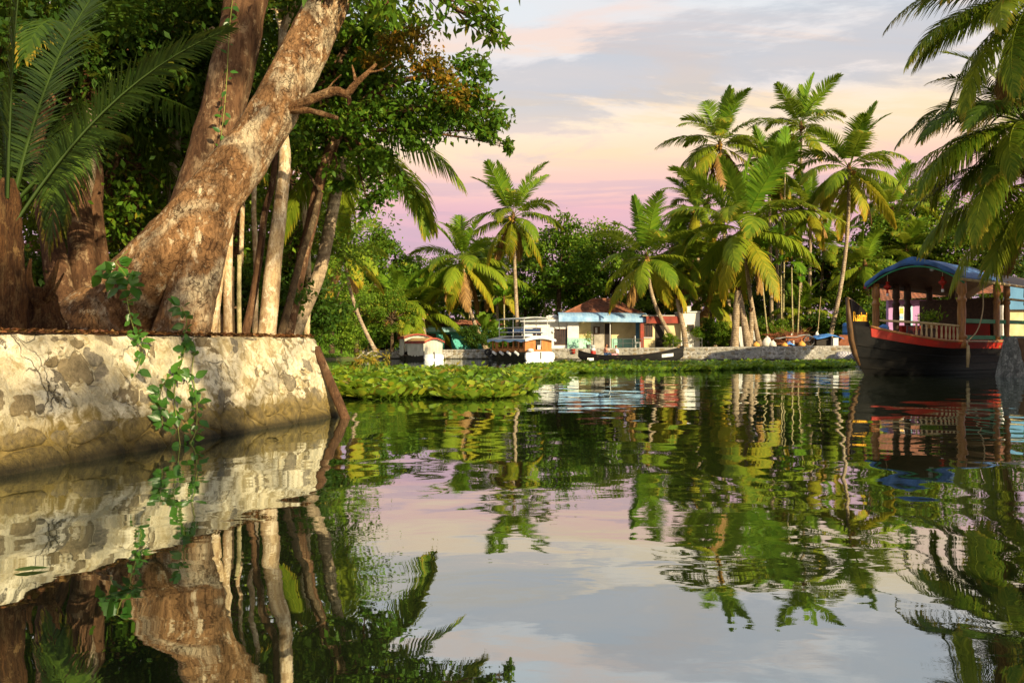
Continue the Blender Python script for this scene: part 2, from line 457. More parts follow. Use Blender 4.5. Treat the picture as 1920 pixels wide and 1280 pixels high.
# still canal water: mirror-like, long slow swell with finer ripples in patches
m, nt, out = newmat('water'); t = NT(nt)
v1 = t.coord('Object', (0.8, 0.8, 1)); v2 = t.coord('Object', (1.0, 1.5, 1), (3, 7, 0)); v3 = t.coord('Object', (1.0, 2.2, 1), (9, 1, 0))
h1 = t.noise(v1, 0.75, 2, 0.45, 0.3)
h2 = t.noise(v2, 2.3, 2, 0.5, 0.4)
h3 = t.noise(v3, 9.0, 2, 0.5, 0.2)
patch = t.ramp(t.noise(t.coord('Object', (0.10, 0.28, 1)), 1.0, 3, 0.5, 0.5), [(0.42, 0.12), (0.64, 1.0)])
hh = t.math('ADD', t.math('MULTIPLY', h1, 0.058), t.math('MULTIPLY', t.math('MULTIPLY', h2, 0.0055), patch))
hh = t.math('ADD', hh, t.math('MULTIPLY', t.math('MULTIPLY', h3, 0.0004), patch))
bn = t.bump(hh, 1.0, 0.42)
gl = t.n('ShaderNodeBsdfGlossy'); gl.inputs['Roughness'].default_value = 0.012
gl.inputs['Color'].default_value = (0.90, 0.97, 0.98, 1)
t.l(bn, gl.inputs['Normal'])
df = t.n('ShaderNodeBsdfDiffuse')
df.inputs['Color'].default_value = (0.012, 0.016, 0.007, 1)
lw = t.n('ShaderNodeFresnel'); lw.inputs['IOR'].default_value = 1.333
fr = t.ramp(lw.outputs[0], [(0.0, 0.26), (0.10, 0.56), (0.35, 0.70), (1.0, 0.96)])
ms = t.n('ShaderNodeMixShader'); t.l(fr, ms.inputs[0]); t.l(df.outputs[0], ms.inputs[1]); t.l(gl.outputs[0], ms.inputs[2])
t.l(ms.outputs[0], out.inputs[0])
MT['water'] = m
w = MB().grid([[(-400, -200, 0), (400, -200, 0)], [(-400, 400, 0), (400, 400, 0)]]).build('water', MT['water'])
tag(w, kind='structure')

def bank(name, poly, zf, mat, res=None):
    """raised land: top sheet and sides down to the canal bed"""
    o = MB().prism(poly, -2.4, zf).build(name, mat)
    return tag(o, kind='structure')
ZW = 1.31
# left bank (its edge runs along the stone wall), far bank, right bank and the slip behind the houseboat
WA, WB = np.array((-8.55, -4.2)), np.array((-3.36, 12.7))       # top edge of the near wall
bank('left_bank', [(-8.75, -4.2), (-3.52, 12.62), (-4.0, 14.5), (-6.6, 19.5), (-11, 27), (-17, 36), (-60, 60), (-80, 20), (-80, -4.2)], 1.295, MT['soil'])
FW0, FW1 = np.array((-12.9, 64.0)), np.array((26.9, 57.0))       # far wall waterline
def farwall_y(x):
    return FW0[1] + (x - FW0[0]) / (FW1[0] - FW0[0]) * (FW1[1] - FW0[1])
bank('far_bank', [(-12.9, 64.25), (26.9, 57.25), (60, 55), (300, 120), (300, 400), (-300, 400), (-300, 120), (-60, 62), (-22, 60.5)], lambda x, y: zfar(max(-16, min(x, 30))) - 0.02, MT['soil_green'])
bank('right_bank', [(18.35, 28.35), (24, 31.9), (60, 50), (90, 20), (60, -30), (-1.0, -30), (-1.0, -8.5), (10, -5.5), (17, 6), (19.4, 20)], 1.42, MT['soil'])
bank('house_bank', [(19.8, 37.5), (23.5, 45), (25.5, 52), (26.4, 58.2), (60, 56.5), (60, 52), (26, 36)], 1.12, MT['soil'])
# grass slope left of the far wall
gx = np.linspace(-40, -12.4, 24); gv = np.linspace(0, 1, 10)
G = []
for vv in gv:
    row = []
    for x in gx:
        k = (x + 12.4) / -27.6
        y0 = 60.0 - 12 * k; y1 = y0 + 9
        z = -0.25 + 1.35 * vv ** 0.8 + 0.18 * float(fbm(np.array(x * 0.6), np.array(vv * 3.0)))
        row.append((x, y0 + (y1 - y0) * vv, z))
    G.append(row)
o = MB().grid(G).build('grass_slope', MT['soil_green'], smooth=True); tag(o, kind='structure')
rg = np.random.default_rng(3)
n = 5200
x = rg.uniform(-28, -12.6, n); vv = rg.random(n) ** 0.8 * 0.9 + 0.12
k = (x + 12.4) / -27.6; y = 60.0 - 12 * k + 9 * vv
z = -0.25 + 1.35 * vv ** 0.8 + 0.18 * fbm(x * 0.6, vv * 3.0)
c = np.stack([x, y, z], 1); hgt = rg.uniform(0.15, 0.45, n)[:, None]
d = norm(np.stack([rg.normal(0, .4, n), rg.normal(0, .4, n), np.ones(n)], 1)); s = norm(np.stack([np.ones(n), rg.normal(0, .5, n), np.zeros(n)], 1)) * 0.05
V = np.stack([c - s, c + s, c + d * hgt], 1).reshape(-1, 3); F = np.arange(n * 3).reshape(-1, 3)
o = link('grass', np_mesh('grass', V, F, rg.random(n)), MT['grass'])
tag(o, 'short bright green grass on the sloping shore beside the far wall', 'grass', kind='stuff')

# ------------------------------------------------------------------ stone helpers
def clip_poly(poly, px, py, nx, ny):
    res = []
    for i in range(len(poly)):
        a, b = poly[i], poly[(i + 1) % len(poly)]
        da = (a[0] - px) * nx + (a[1] - py) * ny; db = (b[0] - px) * nx + (b[1] - py) * ny
        if da <= 0: res.append(a)
        if da * db < 0:
            q = da / (da - db); res.append((a[0] + (b[0] - a[0]) * q, a[1] + (b[1] - a[1]) * q))
    return res
def voronoi_cells(pts, box):
    cells = []
    for i, (x, y) in enumerate(pts):
        poly = [(box[0], box[2]), (box[1], box[2]), (box[1], box[3]), (box[0], box[3])]
        for j, (a, b) in enumerate(pts):
            if j == i or abs(a - x) > 2.5: continue
            poly = clip_poly(poly, (x + a) / 2, (y + b) / 2, a - x, b - y)
            if len(poly) < 3: break
        cells.append(poly)
    return cells
def mat_stone(name, a, b, moss, mossz):
    m, nt, out = newmat(name); t = NT(nt)
    oi = t.n('ShaderNodeObjectInfo')
    v = t.coord('Object', (1, 1, 1))
    n = t.noise(v, 9, 8, 0.75, 0.5)
    col = t.ramp(n, [(0.38, a), (0.62, b)])
    col = t.mix(t.math('MULTIPLY', oi.outputs['Random'], 0.75), col, t.ramp(n, [(0.3, (0.17, 0.12, 0.05)), (0.7, (0.34, 0.25, 0.11))]))
    geo = t.n('ShaderNodeNewGeometry'); sp = t.n('ShaderNodeSeparateXYZ'); t.l(geo.outputs['Position'], sp.inputs[0])
    low = t.math('SUBTRACT', mossz, sp.outputs['Z'])
    low = t.math('ADD', t.math('MULTIPLY', low, 1.6), t.math('SUBTRACT', t.noise(v, 2.5, 6, 0.7), 0.5))
    mcol = t.ramp(t.noise(v, 11, 8, 0.75, 0.6), [(0.36, tuple(x * .35 for x in moss)), (0.5, moss), (0.62, tuple(x * 1.7 for x in moss))])
    col = t.mix(t.ramp(low, [(0.0, 0.0), (0.5, 0.8)]), col, mcol)
    wet = t.math('SUBTRACT', 0.14, sp.outputs['Z'])
    col = t.mix(t.ramp(wet, [(0.0, 0.0), (0.10, 0.85)]), col, (0.018, 0.016, 0.008))
    t.bsdf(out, col, 0.8, t.bump(t.noise(v, 10, 9, 0.75), 1.0, 0.10), spec=0.25)
    return m
MT['stone_near'] = mat_stone('stone_near', (0.13, 0.12, 0.095), (0.38, 0.33, 0.24), (0.17, 0.12, 0.028), 0.55)
MT['stone_far'] = mat_stone('stone_far', (0.15, 0.15, 0.14), (0.36, 0.35, 0.32), (0.16, 0.14, 0.07), 0.20)

def mat_plaster(name, pale, mid, dirt, algae, algz, lo=0.42, hi=0.66):
    m, nt, out = newmat(name); t = NT(nt)
    v = t.coord('Object')
    n1 = t.noise(v, 1.7, 8, 0.65, 0.5); n2 = t.noise(v, 5.5, 8, 0.7, 0.8); n3 = t.noise(v, 20, 6, 0.7)
    col = t.ramp(n1, [(0.40, mid), (0.58, pale)])
    col = t.mix(t.ramp(n2, [(0.47, 0.0), (0.58, 0.78)]), col, dirt)
    col = t.mix(t.ramp(n3, [(0.55, 0.0), (0.66, 0.55)]), col, tuple(x * 0.6 for x in dirt))
    col = t.mix(t.ramp(t.noise(v, 0.9, 7, 0.7, 1.0), [(0.47, 0.0), (0.56, 0.78)]), col, tuple((a_ + b_ * 2) / 3 for a_, b_ in zip(mid, (.26, .25, .19))))
    # hairline cracks
    vo = t.n('ShaderNodeTexVoronoi', feature='DISTANCE_TO_EDGE'); vo.inputs['Scale'].default_value = 1.9
    vd = t.n('ShaderNodeVectorMath', operation='ADD'); t.l(v, vd.inputs[0])
    nv = t.n('ShaderNodeTexNoise'); t.l(v, nv.inputs[0]); nv.inputs['Scale'].default_value = 3.0; nv.inputs['Detail'].default_value = 6
    vsx = t.n('ShaderNodeVectorMath', operation='SCALE'); t.l(nv.outputs['Color'], vsx.inputs[0]); vsx.inputs['Scale'].default_value = 0.55
    t.l(vsx.outputs[0], vd.inputs[1]); t.l(vd.outputs[0], vo.inputs['Vector'])
    crack = t.math('MULTIPLY', t.ramp(vo.outputs['Distance'], [(0.0, 1.0), (0.022, 0.0)]), t.ramp(n1, [(0.45, 0.0), (0.6, 1.0)]))
    col = t.mix(t.math('MULTIPLY', crack, 0.85), col, (0.05, 0.035, 0.02))
    geo = t.n('ShaderNodeNewGeometry'); sp = t.n('ShaderNodeSeparateXYZ'); t.l(geo.outputs['Position'], sp.inputs[0])
    low = t.math('ADD', t.math('MULTIPLY', t.math('SUBTRACT', algz, sp.outputs['Z']), 1.5), t.math('MULTIPLY', t.math('SUBTRACT', n2, 0.5), 1.3))
    col = t.mix(t.ramp(low, [(0.0, 0.0), (0.4, 0.9)]), col, algae)
    wet = t.math('SUBTRACT', 0.13, sp.outputs['Z'])
    col = t.mix(t.ramp(wet, [(0.0, 0.0), (0.10, 0.9)]), col, (0.016, 0.014, 0.007))
    hb = t.math('SUBTRACT', t.math('ADD', t.math('MULTIPLY', n2, 0.6), t.math('MULTIPLY', n3, 0.5)), t.math('MULTIPLY', crack, 0.6))
    t.bsdf(out, col, 0.9, t.bump(hb, 0.9, 0.07), spec=0.15)
    return m
MT['plaster_near'] = mat_plaster('plaster_near', (0.71, 0.64, 0.47), (0.50, 0.43, 0.28), (0.24, 0.18, 0.075), (0.15, 0.105, 0.024), 0.55)
MT['plaster_far'] = mat_plaster('plaster_far', (0.50, 0.47, 0.42), (0.32, 0.31, 0.28), (0.15, 0.14, 0.11), (0.13, 0.11, 0.06), 0.06)

# ------------------------------------------------------------------ near retaining wall
wall = thing('retaining_wall', (WB[0], WB[1], 0), 'old stone retaining wall with peeling cream plaster on the near left bank', 'wall')
U0, U1 = 0.0, float(np.linalg.norm(WB - WA))
wd = (WB - WA) / U1; wnrm = np.array((wd[1], -wd[0]))     # outward, over the water
BAT = 0.42                                                # batter from top (1.31) to water level
def wall_pt(u, z, off):
    """u along the top edge, z height, off outward from the battered plane; the far end rounds the corner"""
    u = np.asarray(u, float); z = np.asarray(z, float); off = np.asarray(off, float)
    back = (ZW - z) / ZW * BAT
    ue = np.minimum(u, U1); over = np.maximum(u - U1, 0)
    ext = (ZW - z) / ZW * 0.30                             # end is battered as well
    cx = WA[0] + wd[0] * ue; cy = WA[1] + wd[1] * ue
    ang = np.minimum(over / 0.35, math.pi / 2)
    rr = 0.25
    dirx = wnrm[0] * np.cos(ang) + wd[0] * np.sin(ang); diry = wnrm[1] * np.cos(ang) + wd[1] * np.sin(ang)
    runback = np.maximum(over - 0.35 * math.pi / 2, 0)
    px = cx + dirx * (back + off + rr) - wnrm[0] * rr - wnrm[0] * runback + wd[0] * ext * np.clip(over / 0.35 + np.clip((u - U1 + 1.0), 0, 1), 0, 1)
    py = cy + diry * (back + off + rr) - wnrm[1] * rr - wnrm[1] * runback + wd[1] * ext * np.clip(over / 0.35 + np.clip((u - U1 + 1.0), 0, 1), 0, 1)
    return np.stack([px, py, z], -1)
Uend = U1 + 3.0
us = np.concatenate([np.arange(7.0, 11.0, 0.05), np.arange(11.0, Uend, 0.018)]); zs = np.arange(-0.35, ZW + 0.001, 0.018)
UU, ZZ = np.meshgrid(us, zs)
# plaster coat: thick above, worn away low down and in ragged holes, so the stones behind show through
hf = fbm(UU * 1.5, ZZ * 1.9 + 3, 6, 0.58) - 0.5
hf2 = fbm(UU * 5 + 40, ZZ * 5, 4) - 0.5
edge = fbm(UU * 9 + 7, ZZ * 9, 4) - 0.5
OFF = 0.066 + 0.15 * hf + 0.05 * hf2
OFF -= 0.16 * np.clip((0.42 - ZZ + .25 * hf) / 0.40, 0, 1) ** 0.8
for (uu, zz, ru, rz_, dp) in ((12.95, 0.95, 0.36, 0.24, 0.16), (13.65, 0.60, 0.24, 0.14, 0.12), (15.15, 0.45, 0.24, 0.2, 0.12), (16.1, 0.75, 0.2, 0.16, 0.10),
                              (16.7, 0.6, 0.25, 0.25, 0.10), (12.3, 0.55, 0.2, 0.16, 0.12), (15.0, 1.2, 0.25, 0.09, 0.08), (17.2, 0.5, 0.2, 0.3, 0.09)):
    q = ((UU - uu) / ru) ** 2 + ((ZZ - zz) / rz_) ** 2
    OFF -= dp * np.clip(1.15 - q + 3.4 * edge + 1.5 * hf2, 0, 1)
OFF = np.clip(OFF, -0.022, 0.045) + 0.024 * edge + 0.014 * (fbm(UU * 22, ZZ * 22 + 4, 3) - .5)
chip = np.clip((ZZ - (ZW - .16)) / .16, 0, 1)
ZZ = ZZ - chip * (.05 * fbm(UU * 3.1, UU * 0 + 2, 5, .6) - .012)
OFF = OFF - chip ** 2 * .05 * fbm(UU * 6, UU * 0 + 8, 4)
Vw = wall_pt(UU, ZZ, OFF).reshape(-1, 3) - np.array((WB[0], WB[1], 0))
nr, nc = UU.shape
ii, jj = np.meshgrid(np.arange(nr - 1), np.arange(nc - 1), indexing='ij')
b0 = (ii * nc + jj).ravel()
Fw = np.stack([b0, b0 + 1, b0 + nc + 1, b0 + nc], 1)
link('plaster', np_mesh('plaster', Vw, Fw, smooth=True), MT['plaster_near'], wall)
# coping of the wall: top sheet behind the edge
capu = np.concatenate([np.arange(7.0, U1, 0.4), U1 + np.arange(0, 3.0, 0.15)])
inner = wall_pt(capu, np.full(len(capu), ZW), np.full(len(capu), 0.0)); G0 = [(p[0], p[1], ZW - 0.004) for p in inner]
G1 = [(p[0] - 0.8 * wnrm[0] - 0.3 * wd[0], p[1] - 0.8 * wnrm[1] - 0.3 * wd[1], ZW + 0.012) for p in inner]
MB().grid([G0, G1]).build('coping', MT['soil'], wall)
# stones: cells in the wall plane, domed, larger at the foot
rs = random.Random(8)
pts = []
z_ = -0.12
for row, (hgt, wid) in enumerate(((0.34, 0.75), (0.24, 0.5), (0.27, 0.40), (0.26, 0.38), (0.24, 0.36), (0.22, 0.34))):
    u = 9.6 + rs.random() * 0.4
    while u < Uend - 0.3:
        w_ = wid * rs.choice((.45, .6, .9, 1.1, 1.5, 1.8)) * rs.uniform(.85, 1.15); u += w_ / 2
        pts.append((u, z_ + hgt / 2 + rs.uniform(-0.10, 0.10))); u += w_ / 2
    z_ += hgt
pts = [p for p in pts if (p[0] - 12.95) ** 2 / 0.30 ** 2 + (p[1] - 0.95) ** 2 / 0.22 ** 2 > 1.0] + [(12.95, 0.95)]
for (sx, sz), poly in zip(pts, voronoi_cells(pts, (9.2, Uend, -0.4, ZW - 0.01))):
    if len(poly) < 3: continue
    cxm = sum(p[0] for p in poly) / len(poly); czm = sum(p[1] for p in poly) / len(poly)
    # round the corners a little by cutting each edge
    rp = []
    for i in range(len(poly)):
        a, b = poly[i], poly[(i + 1) % len(poly)]
        for q in (0.18, 0.5, 0.82):
            rp.append((a[0] + (b[0] - a[0]) * q, a[1] + (b[1] - a[1]) * q))
    n_ = len(rp); depth = rs.uniform(-0.005, 0.035); til = rs.uniform(-0.02, 0.02); til2 = rs.uniform(-0.02, 0.02)
    rings = []
    for sc, dz in ((0.985, -0.09), (0.95, -0.02), (0.80, 0.0), (0.45, 0.012)):
        rings.append([(cxm + (x_ - cxm) * sc * rs.uniform(0.97, 1.02), czm + (y_ - czm) * sc * rs.uniform(0.97, 1.02), dz + depth + (x_ - cxm) * til * 3 + (y_ - czm) * til2 * 3 + rs.uniform(-0.006, 0.006)) for x_, y_ in rp])
    allp = np.array([q for r_ in rings for q in r_])
    W3 = wall_pt(allp[:, 0], allp[:, 1], allp[:, 2])
    F = []
    for k in range(3):
        for i in range(n_):
            F.append((k * n_ + i, k * n_ + (i + 1) % n_, (k + 1) * n_ + (i + 1) % n_, (k + 1) * n_ + i))
    F.append(tuple(range(3 * n_, 4 * n_)))
    MB().add(W3, F).build('stone', MT['stone_near'], wall, smooth=True)

# ------------------------------------------------------------------ far wall
fwall = thing('canal_wall', (7, farwall_y(7), 0), 'long low grey stone canal wall along the far bank', 'wall')
L = float(np.linalg.norm(FW1 - FW0)); fd = (FW1 - FW0) / L; fn = np.array((fd[1], -fd[0]))
def fw_pt(u, z, off):
    x = FW0[0] + fd[0] * u + fn[0] * off; y = FW0[1] + fd[1] * u + fn[1] * off
    return np.stack([x, y, z], -1)
us = np.arange(-0.2, L + 0.2, 0.10); vs_ = np.linspace(0, 1, 14)
UU, VV = np.meshgrid(us, vs_)
top = zfar(FW0[0] + fd[0] * UU)
ZZ = -0.3 + (top + 0.3) * VV
OFF = 0.03 + 0.10 * (fbm(UU * 1.2, ZZ * 2, 5) - 0.5) + 0.05 * (fbm(UU * 4, ZZ * 5 + 9, 3) - 0.5) - 0.10 * (1 - VV)*0 + 0.10 * (1 - VV)
Vw = fw_pt(UU, ZZ, OFF)
lastrow = fw_pt(us, top[-1] + 0.015, np.full(len(us), -0.45))[None]
Vw = np.concatenate([Vw, lastrow], 0)
nr, nc = Vw.shape[:2]
ii, jj = np.meshgrid(np.arange(nr - 1), np.arange(nc - 1), indexing='ij'); b0 = (ii * nc + jj).ravel()
link('mortar', np_mesh('mortar', Vw.reshape(-1, 3) - np.array(fwall.location), np.stack([b0, b0 + 1, b0 + nc + 1, b0 + nc], 1), smooth=True), MT['plaster_far'], fwall)
def pebble_mesh(seed, sx=1, sy=1, sz=0.5):
    rr = random.Random(seed); V, F = [], []
    n_ = 8
    for r_, d_ in ((1.0, -0.6), (0.95, 0.1), (0.62, 0.38), (0.0, 0.46)):
        if r_ == 0.0:
            V.append((0, -d_ * sz, 0)); continue
        for k in range(n_):
            a = 2 * math.pi * k / n_; q = r_ * (1 + 0.3 * (random.Random(seed * 31 + k).random() - 0.5))
            V.append((math.cos(a) * q * sx * 0.5, -d_ * sz + rr.uniform(-.03, .03), math.sin(a) * q * sy * 0.5))
    for k in range(2):
        for i in range(n_):
            F.append((k * n_ + i, k * n_ + (i + 1) % n_, (k + 1) * n_ + (i + 1) % n_, (k + 1) * n_ + i))
    for i in range(n_): F.append((2 * n_ + i, 2 * n_ + (i + 1) % n_, 3 * n_))
    me = bpy.data.meshes.new('stone'); me.from_pydata(V, [], F); me.polygons.foreach_set('use_smooth', [True] * len(F)); me.materials.append(MT['stone_far'])
    return me
peb = [pebble_mesh(i, 1.15, 0.85, 0.35) for i in range(8)]
rs = random.Random(21); cnt = 0
rz_f = math.atan2(fd[1], fd[0])
u = 0.1
cols = []
while u < L - 0.2:
    w_ = rs.uniform(0.30, 0.52); cols.append((u + w_ / 2, w_)); u += w_
for u, w_ in cols:
    ztop = float(zfar(FW0[0] + fd[0] * u)); k_ = 3
    for r_ in range(k_):
        if cnt >= 296 or rs.random() < 0.10: continue
        zc = 0.02 + (ztop - 0.05) * (r_ + 0.5 + rs.uniform(-.15, .15)) / k_
        uu = u + rs.uniform(-.1, .1)
        p = fw_pt(uu, zc, 0.02 + 0.10 * (1 - (zc + 0.3) / (ztop + 0.3)))
        s_ = rs.uniform(0.20, 0.34)
        link('stone', rs.choice(peb), None, fwall, p - np.array(fwall.location), (0, rs.uniform(-.5, .5), rz_f), (s_ * rs.uniform(0.9, 1.4), s_ * rs.uniform(.5, .8), s_ * rs.uniform(.75, 1.0)))
        cnt += 1
# ================================================================== PALMS
def frond_mesh(name, Lr, e0, droop, n, leaflen, hang, vfold, seed, mat, wid=0.05, pw=1.5, sweep=(78, 28), curl=0.0, petiole=0.17, rr=0.032):
    """one pinnate palm leaf, base at the origin, growing along +X; midrib and leaflets in one mesh"""
    rg = np.random.default_rng(seed)
    m = 26
    t = np.linspace(0, 1, m)
    ang = e0 - droop * t ** pw
    st = Lr / (m - 1)
    x = np.concatenate([[0], np.cumsum(np.cos(ang[:-1]) * st)]); z = np.concatenate([[0], np.cumsum(np.sin(ang[:-1]) * st)])
    y = curl * Lr * t ** 2
    C = np.stack([x, y, z], 1)
    T = norm(np.gradient(C, axis=0))
    S = norm(np.cross(np.array([0, 0, 1.0]) + 0 * T, T)) * 1.0
    S = np.where(np.abs(S[:, 1:2]) < 1e-6, np.array([[0, 1.0, 0]]), S)
    N = np.cross(T, S)
    V, F, rnd, tip = [], [], [], []
    rad = rr * (1 - t) ** 0.8 + 0.004
    for i in range(0, m, 2):
        for a in (90, 215, 325):
            V.append(C[i] + S[i] * math.cos(R(a)) * rad[i] + N[i] * math.sin(R(a)) * rad[i] * 0.8)
    k = len(range(0, m, 2))
    for i in range(k - 1):
        for j in range(3):
            F.append((i * 3 + j, i * 3 + (j + 1) % 3, (i + 1) * 3 + (j + 1) % 3, (i + 1) * 3 + j)); rnd.append(0.95); tip.append(0.3)
    for sd in (-1, 1):
        for q in range(n):
            u = petiole + (1 - petiole) * ((q + 0.5 + rg.uniform(-.3, .3)) / n)
            if rg.random() < 0.02: continue
            c = np.array([np.interp(u, t, C[:, j]) for j in range(3)])
            i = min(int(u * (m - 1)), m - 1)
            w = (u - petiole) / (1 - petiole)
            a = R(sweep[0] + (sweep[1] - sweep[0]) * w ** 0.9 + rg.uniform(-5, 5))
            d = T[i] * math.cos(a) + S[i] * sd * math.sin(a) + N[i] * (vfold * (1 - 0.5 * w) + rg.uniform(-.07, .07))
            d /= np.linalg.norm(d)
            ln = leaflen * (0.55 + 0.45 * math.sin(min(w / 0.40, 1) * math.pi / 2)) * (1 - 0.72 * max(0, (w - 0.45) / 0.55) ** 1.6) * rg.uniform(0.88, 1.08)
            bl = T[i] - d * T[i].dot(d); bl /= max(np.linalg.norm(bl), 1e-6)
            base = len(V)
            p = c.copy(); dd = d.copy(); hg = hang * rg.uniform(0.7, 1.35)
            for s_, wd_ in ((0, 0.55), (1, 1.0), (2, 0.72)):
                V.append(p - bl * wid * wd_ / 2); V.append(p + bl * wid * wd_ / 2)
                dd = dd + np.array([0, 0, -1]) * hg * (0.35 + 0.3 * s_); dd /= np.linalg.norm(dd)
                p = p + dd * ln / 3
            V.append(p - bl * wid * 0.06); V.append(p + bl * wid * 0.06)
            r_ = rg.random()
            for s_ in range(3):
                F.append((base + s_ * 2, base + s_ * 2 + 1, base + s_ * 2 + 3, base + s_ * 2 + 2)); rnd.append(r_)
                tip.append(0.5 * w + 0.22 * s_ + 0.2 * r_)
    me = np_mesh(name, np.array(V), np.array(F), rnd, extra={'tip': np.array(tip)})
    me.materials.append(mat)
    return me

def frond_set(nm, n, L, leaf, wid, mats, hi=False):
    """a family of leaves from the upright spear to the hanging old ones"""
    fam = {}
    spec = {'spear': (82, 18, 0.05, 0.35, mats[0]), 'up': (66, 52, 0.16, 0.30, mats[0]), 'mid': (42, 80, 0.30, 0.22, mats[1]),
            'out': (18, 78, 0.50, 0.14, mats[1]), 'low': (-8, 66, 0.75, 0.05, mats[4] if len(mats) > 4 else mats[2]), 'hang': (-38, 46, 0.8, 0.0, mats[2]), 'dead': (-58, 30, 1.0, -0.1, mats[3])}
    for i, (k, (e, d, h, vf, mt)) in enumerate(spec.items()):
        fam[k] = [frond_mesh('frond', L * (0.88 if k == 'spear' else 0.8 if k == 'dead' else 1.0) * q, R(e), R(d * w), n, leaf * (0.8 if k == 'spear' else 1), h, vf, 100 * i + j + int(L * 7), MT[mt], wid, curl=cu)
                  for j, (q, w, cu) in enumerate(((1.0, 1.0, 0.05), (0.92, 1.2, -0.07), (1.06, 0.85, 0.02)))]
    return fam
FAR = frond_set('far', 56, 5.4, 1.35, 0.12, ('frond_young', 'frond_green', 'frond_old', 'frond_dead', 'frond_lime'))
NEAR = frond_set('near', 80, 4.6, 1.05, 0.055, ('frond_green', 'frond_dark', 'frond_green', 'frond_dead'))

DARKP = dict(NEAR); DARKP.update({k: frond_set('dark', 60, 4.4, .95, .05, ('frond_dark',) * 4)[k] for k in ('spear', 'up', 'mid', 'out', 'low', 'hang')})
def palm_trunk(base, top, r0, r1, bend, n=14, sides=10):
    base, top = Vector(map(float, base)), Vector(map(float, top))
    pts, rad = [], []
    for i in range(n + 1):
        u = i / n
        # leans out low down, then rises: horizontal offset follows a curve
        p = base.lerp(top, u)
        h = top - base; h.z = 0
        p += h * (bend * math.sin(math.pi * u))
        pts.append(p); rad.append(r0 * (1 - u) + r1 * u + r0 * 0.55 * max(0, 1 - u * 9) ** 2)
    return pts, rad

def palm(name, label, base, top, fam, counts, scale=1.0, r0=0.19, r1=0.12, bend=0.15, seed=0, nuts=0, trunk=True, group=None, bark='bark_palm', az0=None, skip=None, cat='palm tree'):
    rs = random.Random(seed)
    base = [float(v) for v in base]; top = [float(v) for v in top]
    root = thing(name, base, label, cat, group)
    pts, rad = palm_trunk(base, top, r0, r1, bend)
    MB().tube(pts, rad, 10).build('trunk', MT[bark], root, smooth=True)
    ax = (pts[-1] - pts[-2]).normalized()
    tilt = Vector((0, 0, 1)).rotation_difference(ax * 0.5 + Vector((0, 0, 0.5)))
    tp = Vector(top) - Vector(base)
    cr = MB()
    cr.tube([Vector(top) - ax * 0.5, Vector(top) - ax * 0.1, Vector(top) + ax * 0.3, Vector(top) + ax * 0.6], [r1 * 1.15, r1 * 1.75, r1 * 1.3, r1 * 0.4], 9, wob=0.3, seed=seed)
    cr.build('crown_shaft', MT['fibre'], root, smooth=True)
    az = rs.random() * 6.28 if az0 is None else az0
    order = ['spear', 'up', 'mid', 'out', 'low', 'hang', 'dead']
    hgt = {'spear': 0.32, 'up': 0.25, 'mid': 0.16, 'out': 0.06, 'low': -0.04, 'hang': -0.14, 'dead': -0.22}
    for k, c in zip(order, counts):
        for i in range(c):
            az += 2.39996 + rs.uniform(-.25, .25)
            me = rs.choice(fam[k])
            a = az
            q = tilt.to_matrix().to_4x4() @ Matrix.Rotation(a, 4, 'Z') @ Matrix.Rotation(rs.uniform(-.12, .12), 4, 'Y') @ Matrix.Rotation(rs.uniform(-.35, .35), 4, 'X')
            off = tp + ax * hgt[k] * scale + Vector((math.cos(a), math.sin(a), 0)) * r1 * 0.8
            o = link('frond', me, None, root, off, (0, 0, 0))
            s_ = scale * rs.uniform(0.9, 1.08)
            o.matrix_local = Matrix.Translation(off) @ q @ Matrix.Diagonal((s_, s_, s_, 1))
    for i in range(nuts):
        a = rs.random() * 6.28; rr_ = r1 * 1.6 + rs.uniform(0.05, 0.28)
        o = link('coconut', NUT, None, root, tp + Vector((math.cos(a) * rr_, math.sin(a) * rr_, rs.uniform(-.45, -0.05))), (rs.random(), rs.random(), 0), rs.uniform(.8, 1.15))
    return root
_b = MB(); _b.lathe((0, 0, 0), [(0.01, -0.16), (0.09, -0.11), (0.125, 0.0), (0.10, 0.10), (0.02, 0.15)], 8)
_o = _b.build('coconut', MT['nut'], None, smooth=True); NUT = _o.data; bpy.data.objects.remove(_o)

# ------------------------------------------------------------------ broad-leaved trees
def leaf_quads(c, rg, size, down=0.35, outw=None, aspect=0.5, fold=0.12):
    n = len(c)
    d = rg.normal(0, 1, (n, 3)); d[:, 2] -= down
    if outw is not None: d += outw
    d = norm(d)
    nn = rg.normal(0, 0.75, (n, 3)); nn[:, 2] += 0.9
    s = norm(np.cross(d, nn)); nn = np.cross(s, d)
    L_ = (size * rg.uniform(0.7, 1.3, n))[:, None]
    V = np.stack([c, c + d * L_ * .45 + s * L_ * aspect / 2 + nn * L_ * fold, c + d * L_, c + d * L_ * .45 - s * L_ * aspect / 2 + nn * L_ * fold], 1).reshape(-1, 3)
    return V, np.arange(n * 4).reshape(-1, 4)

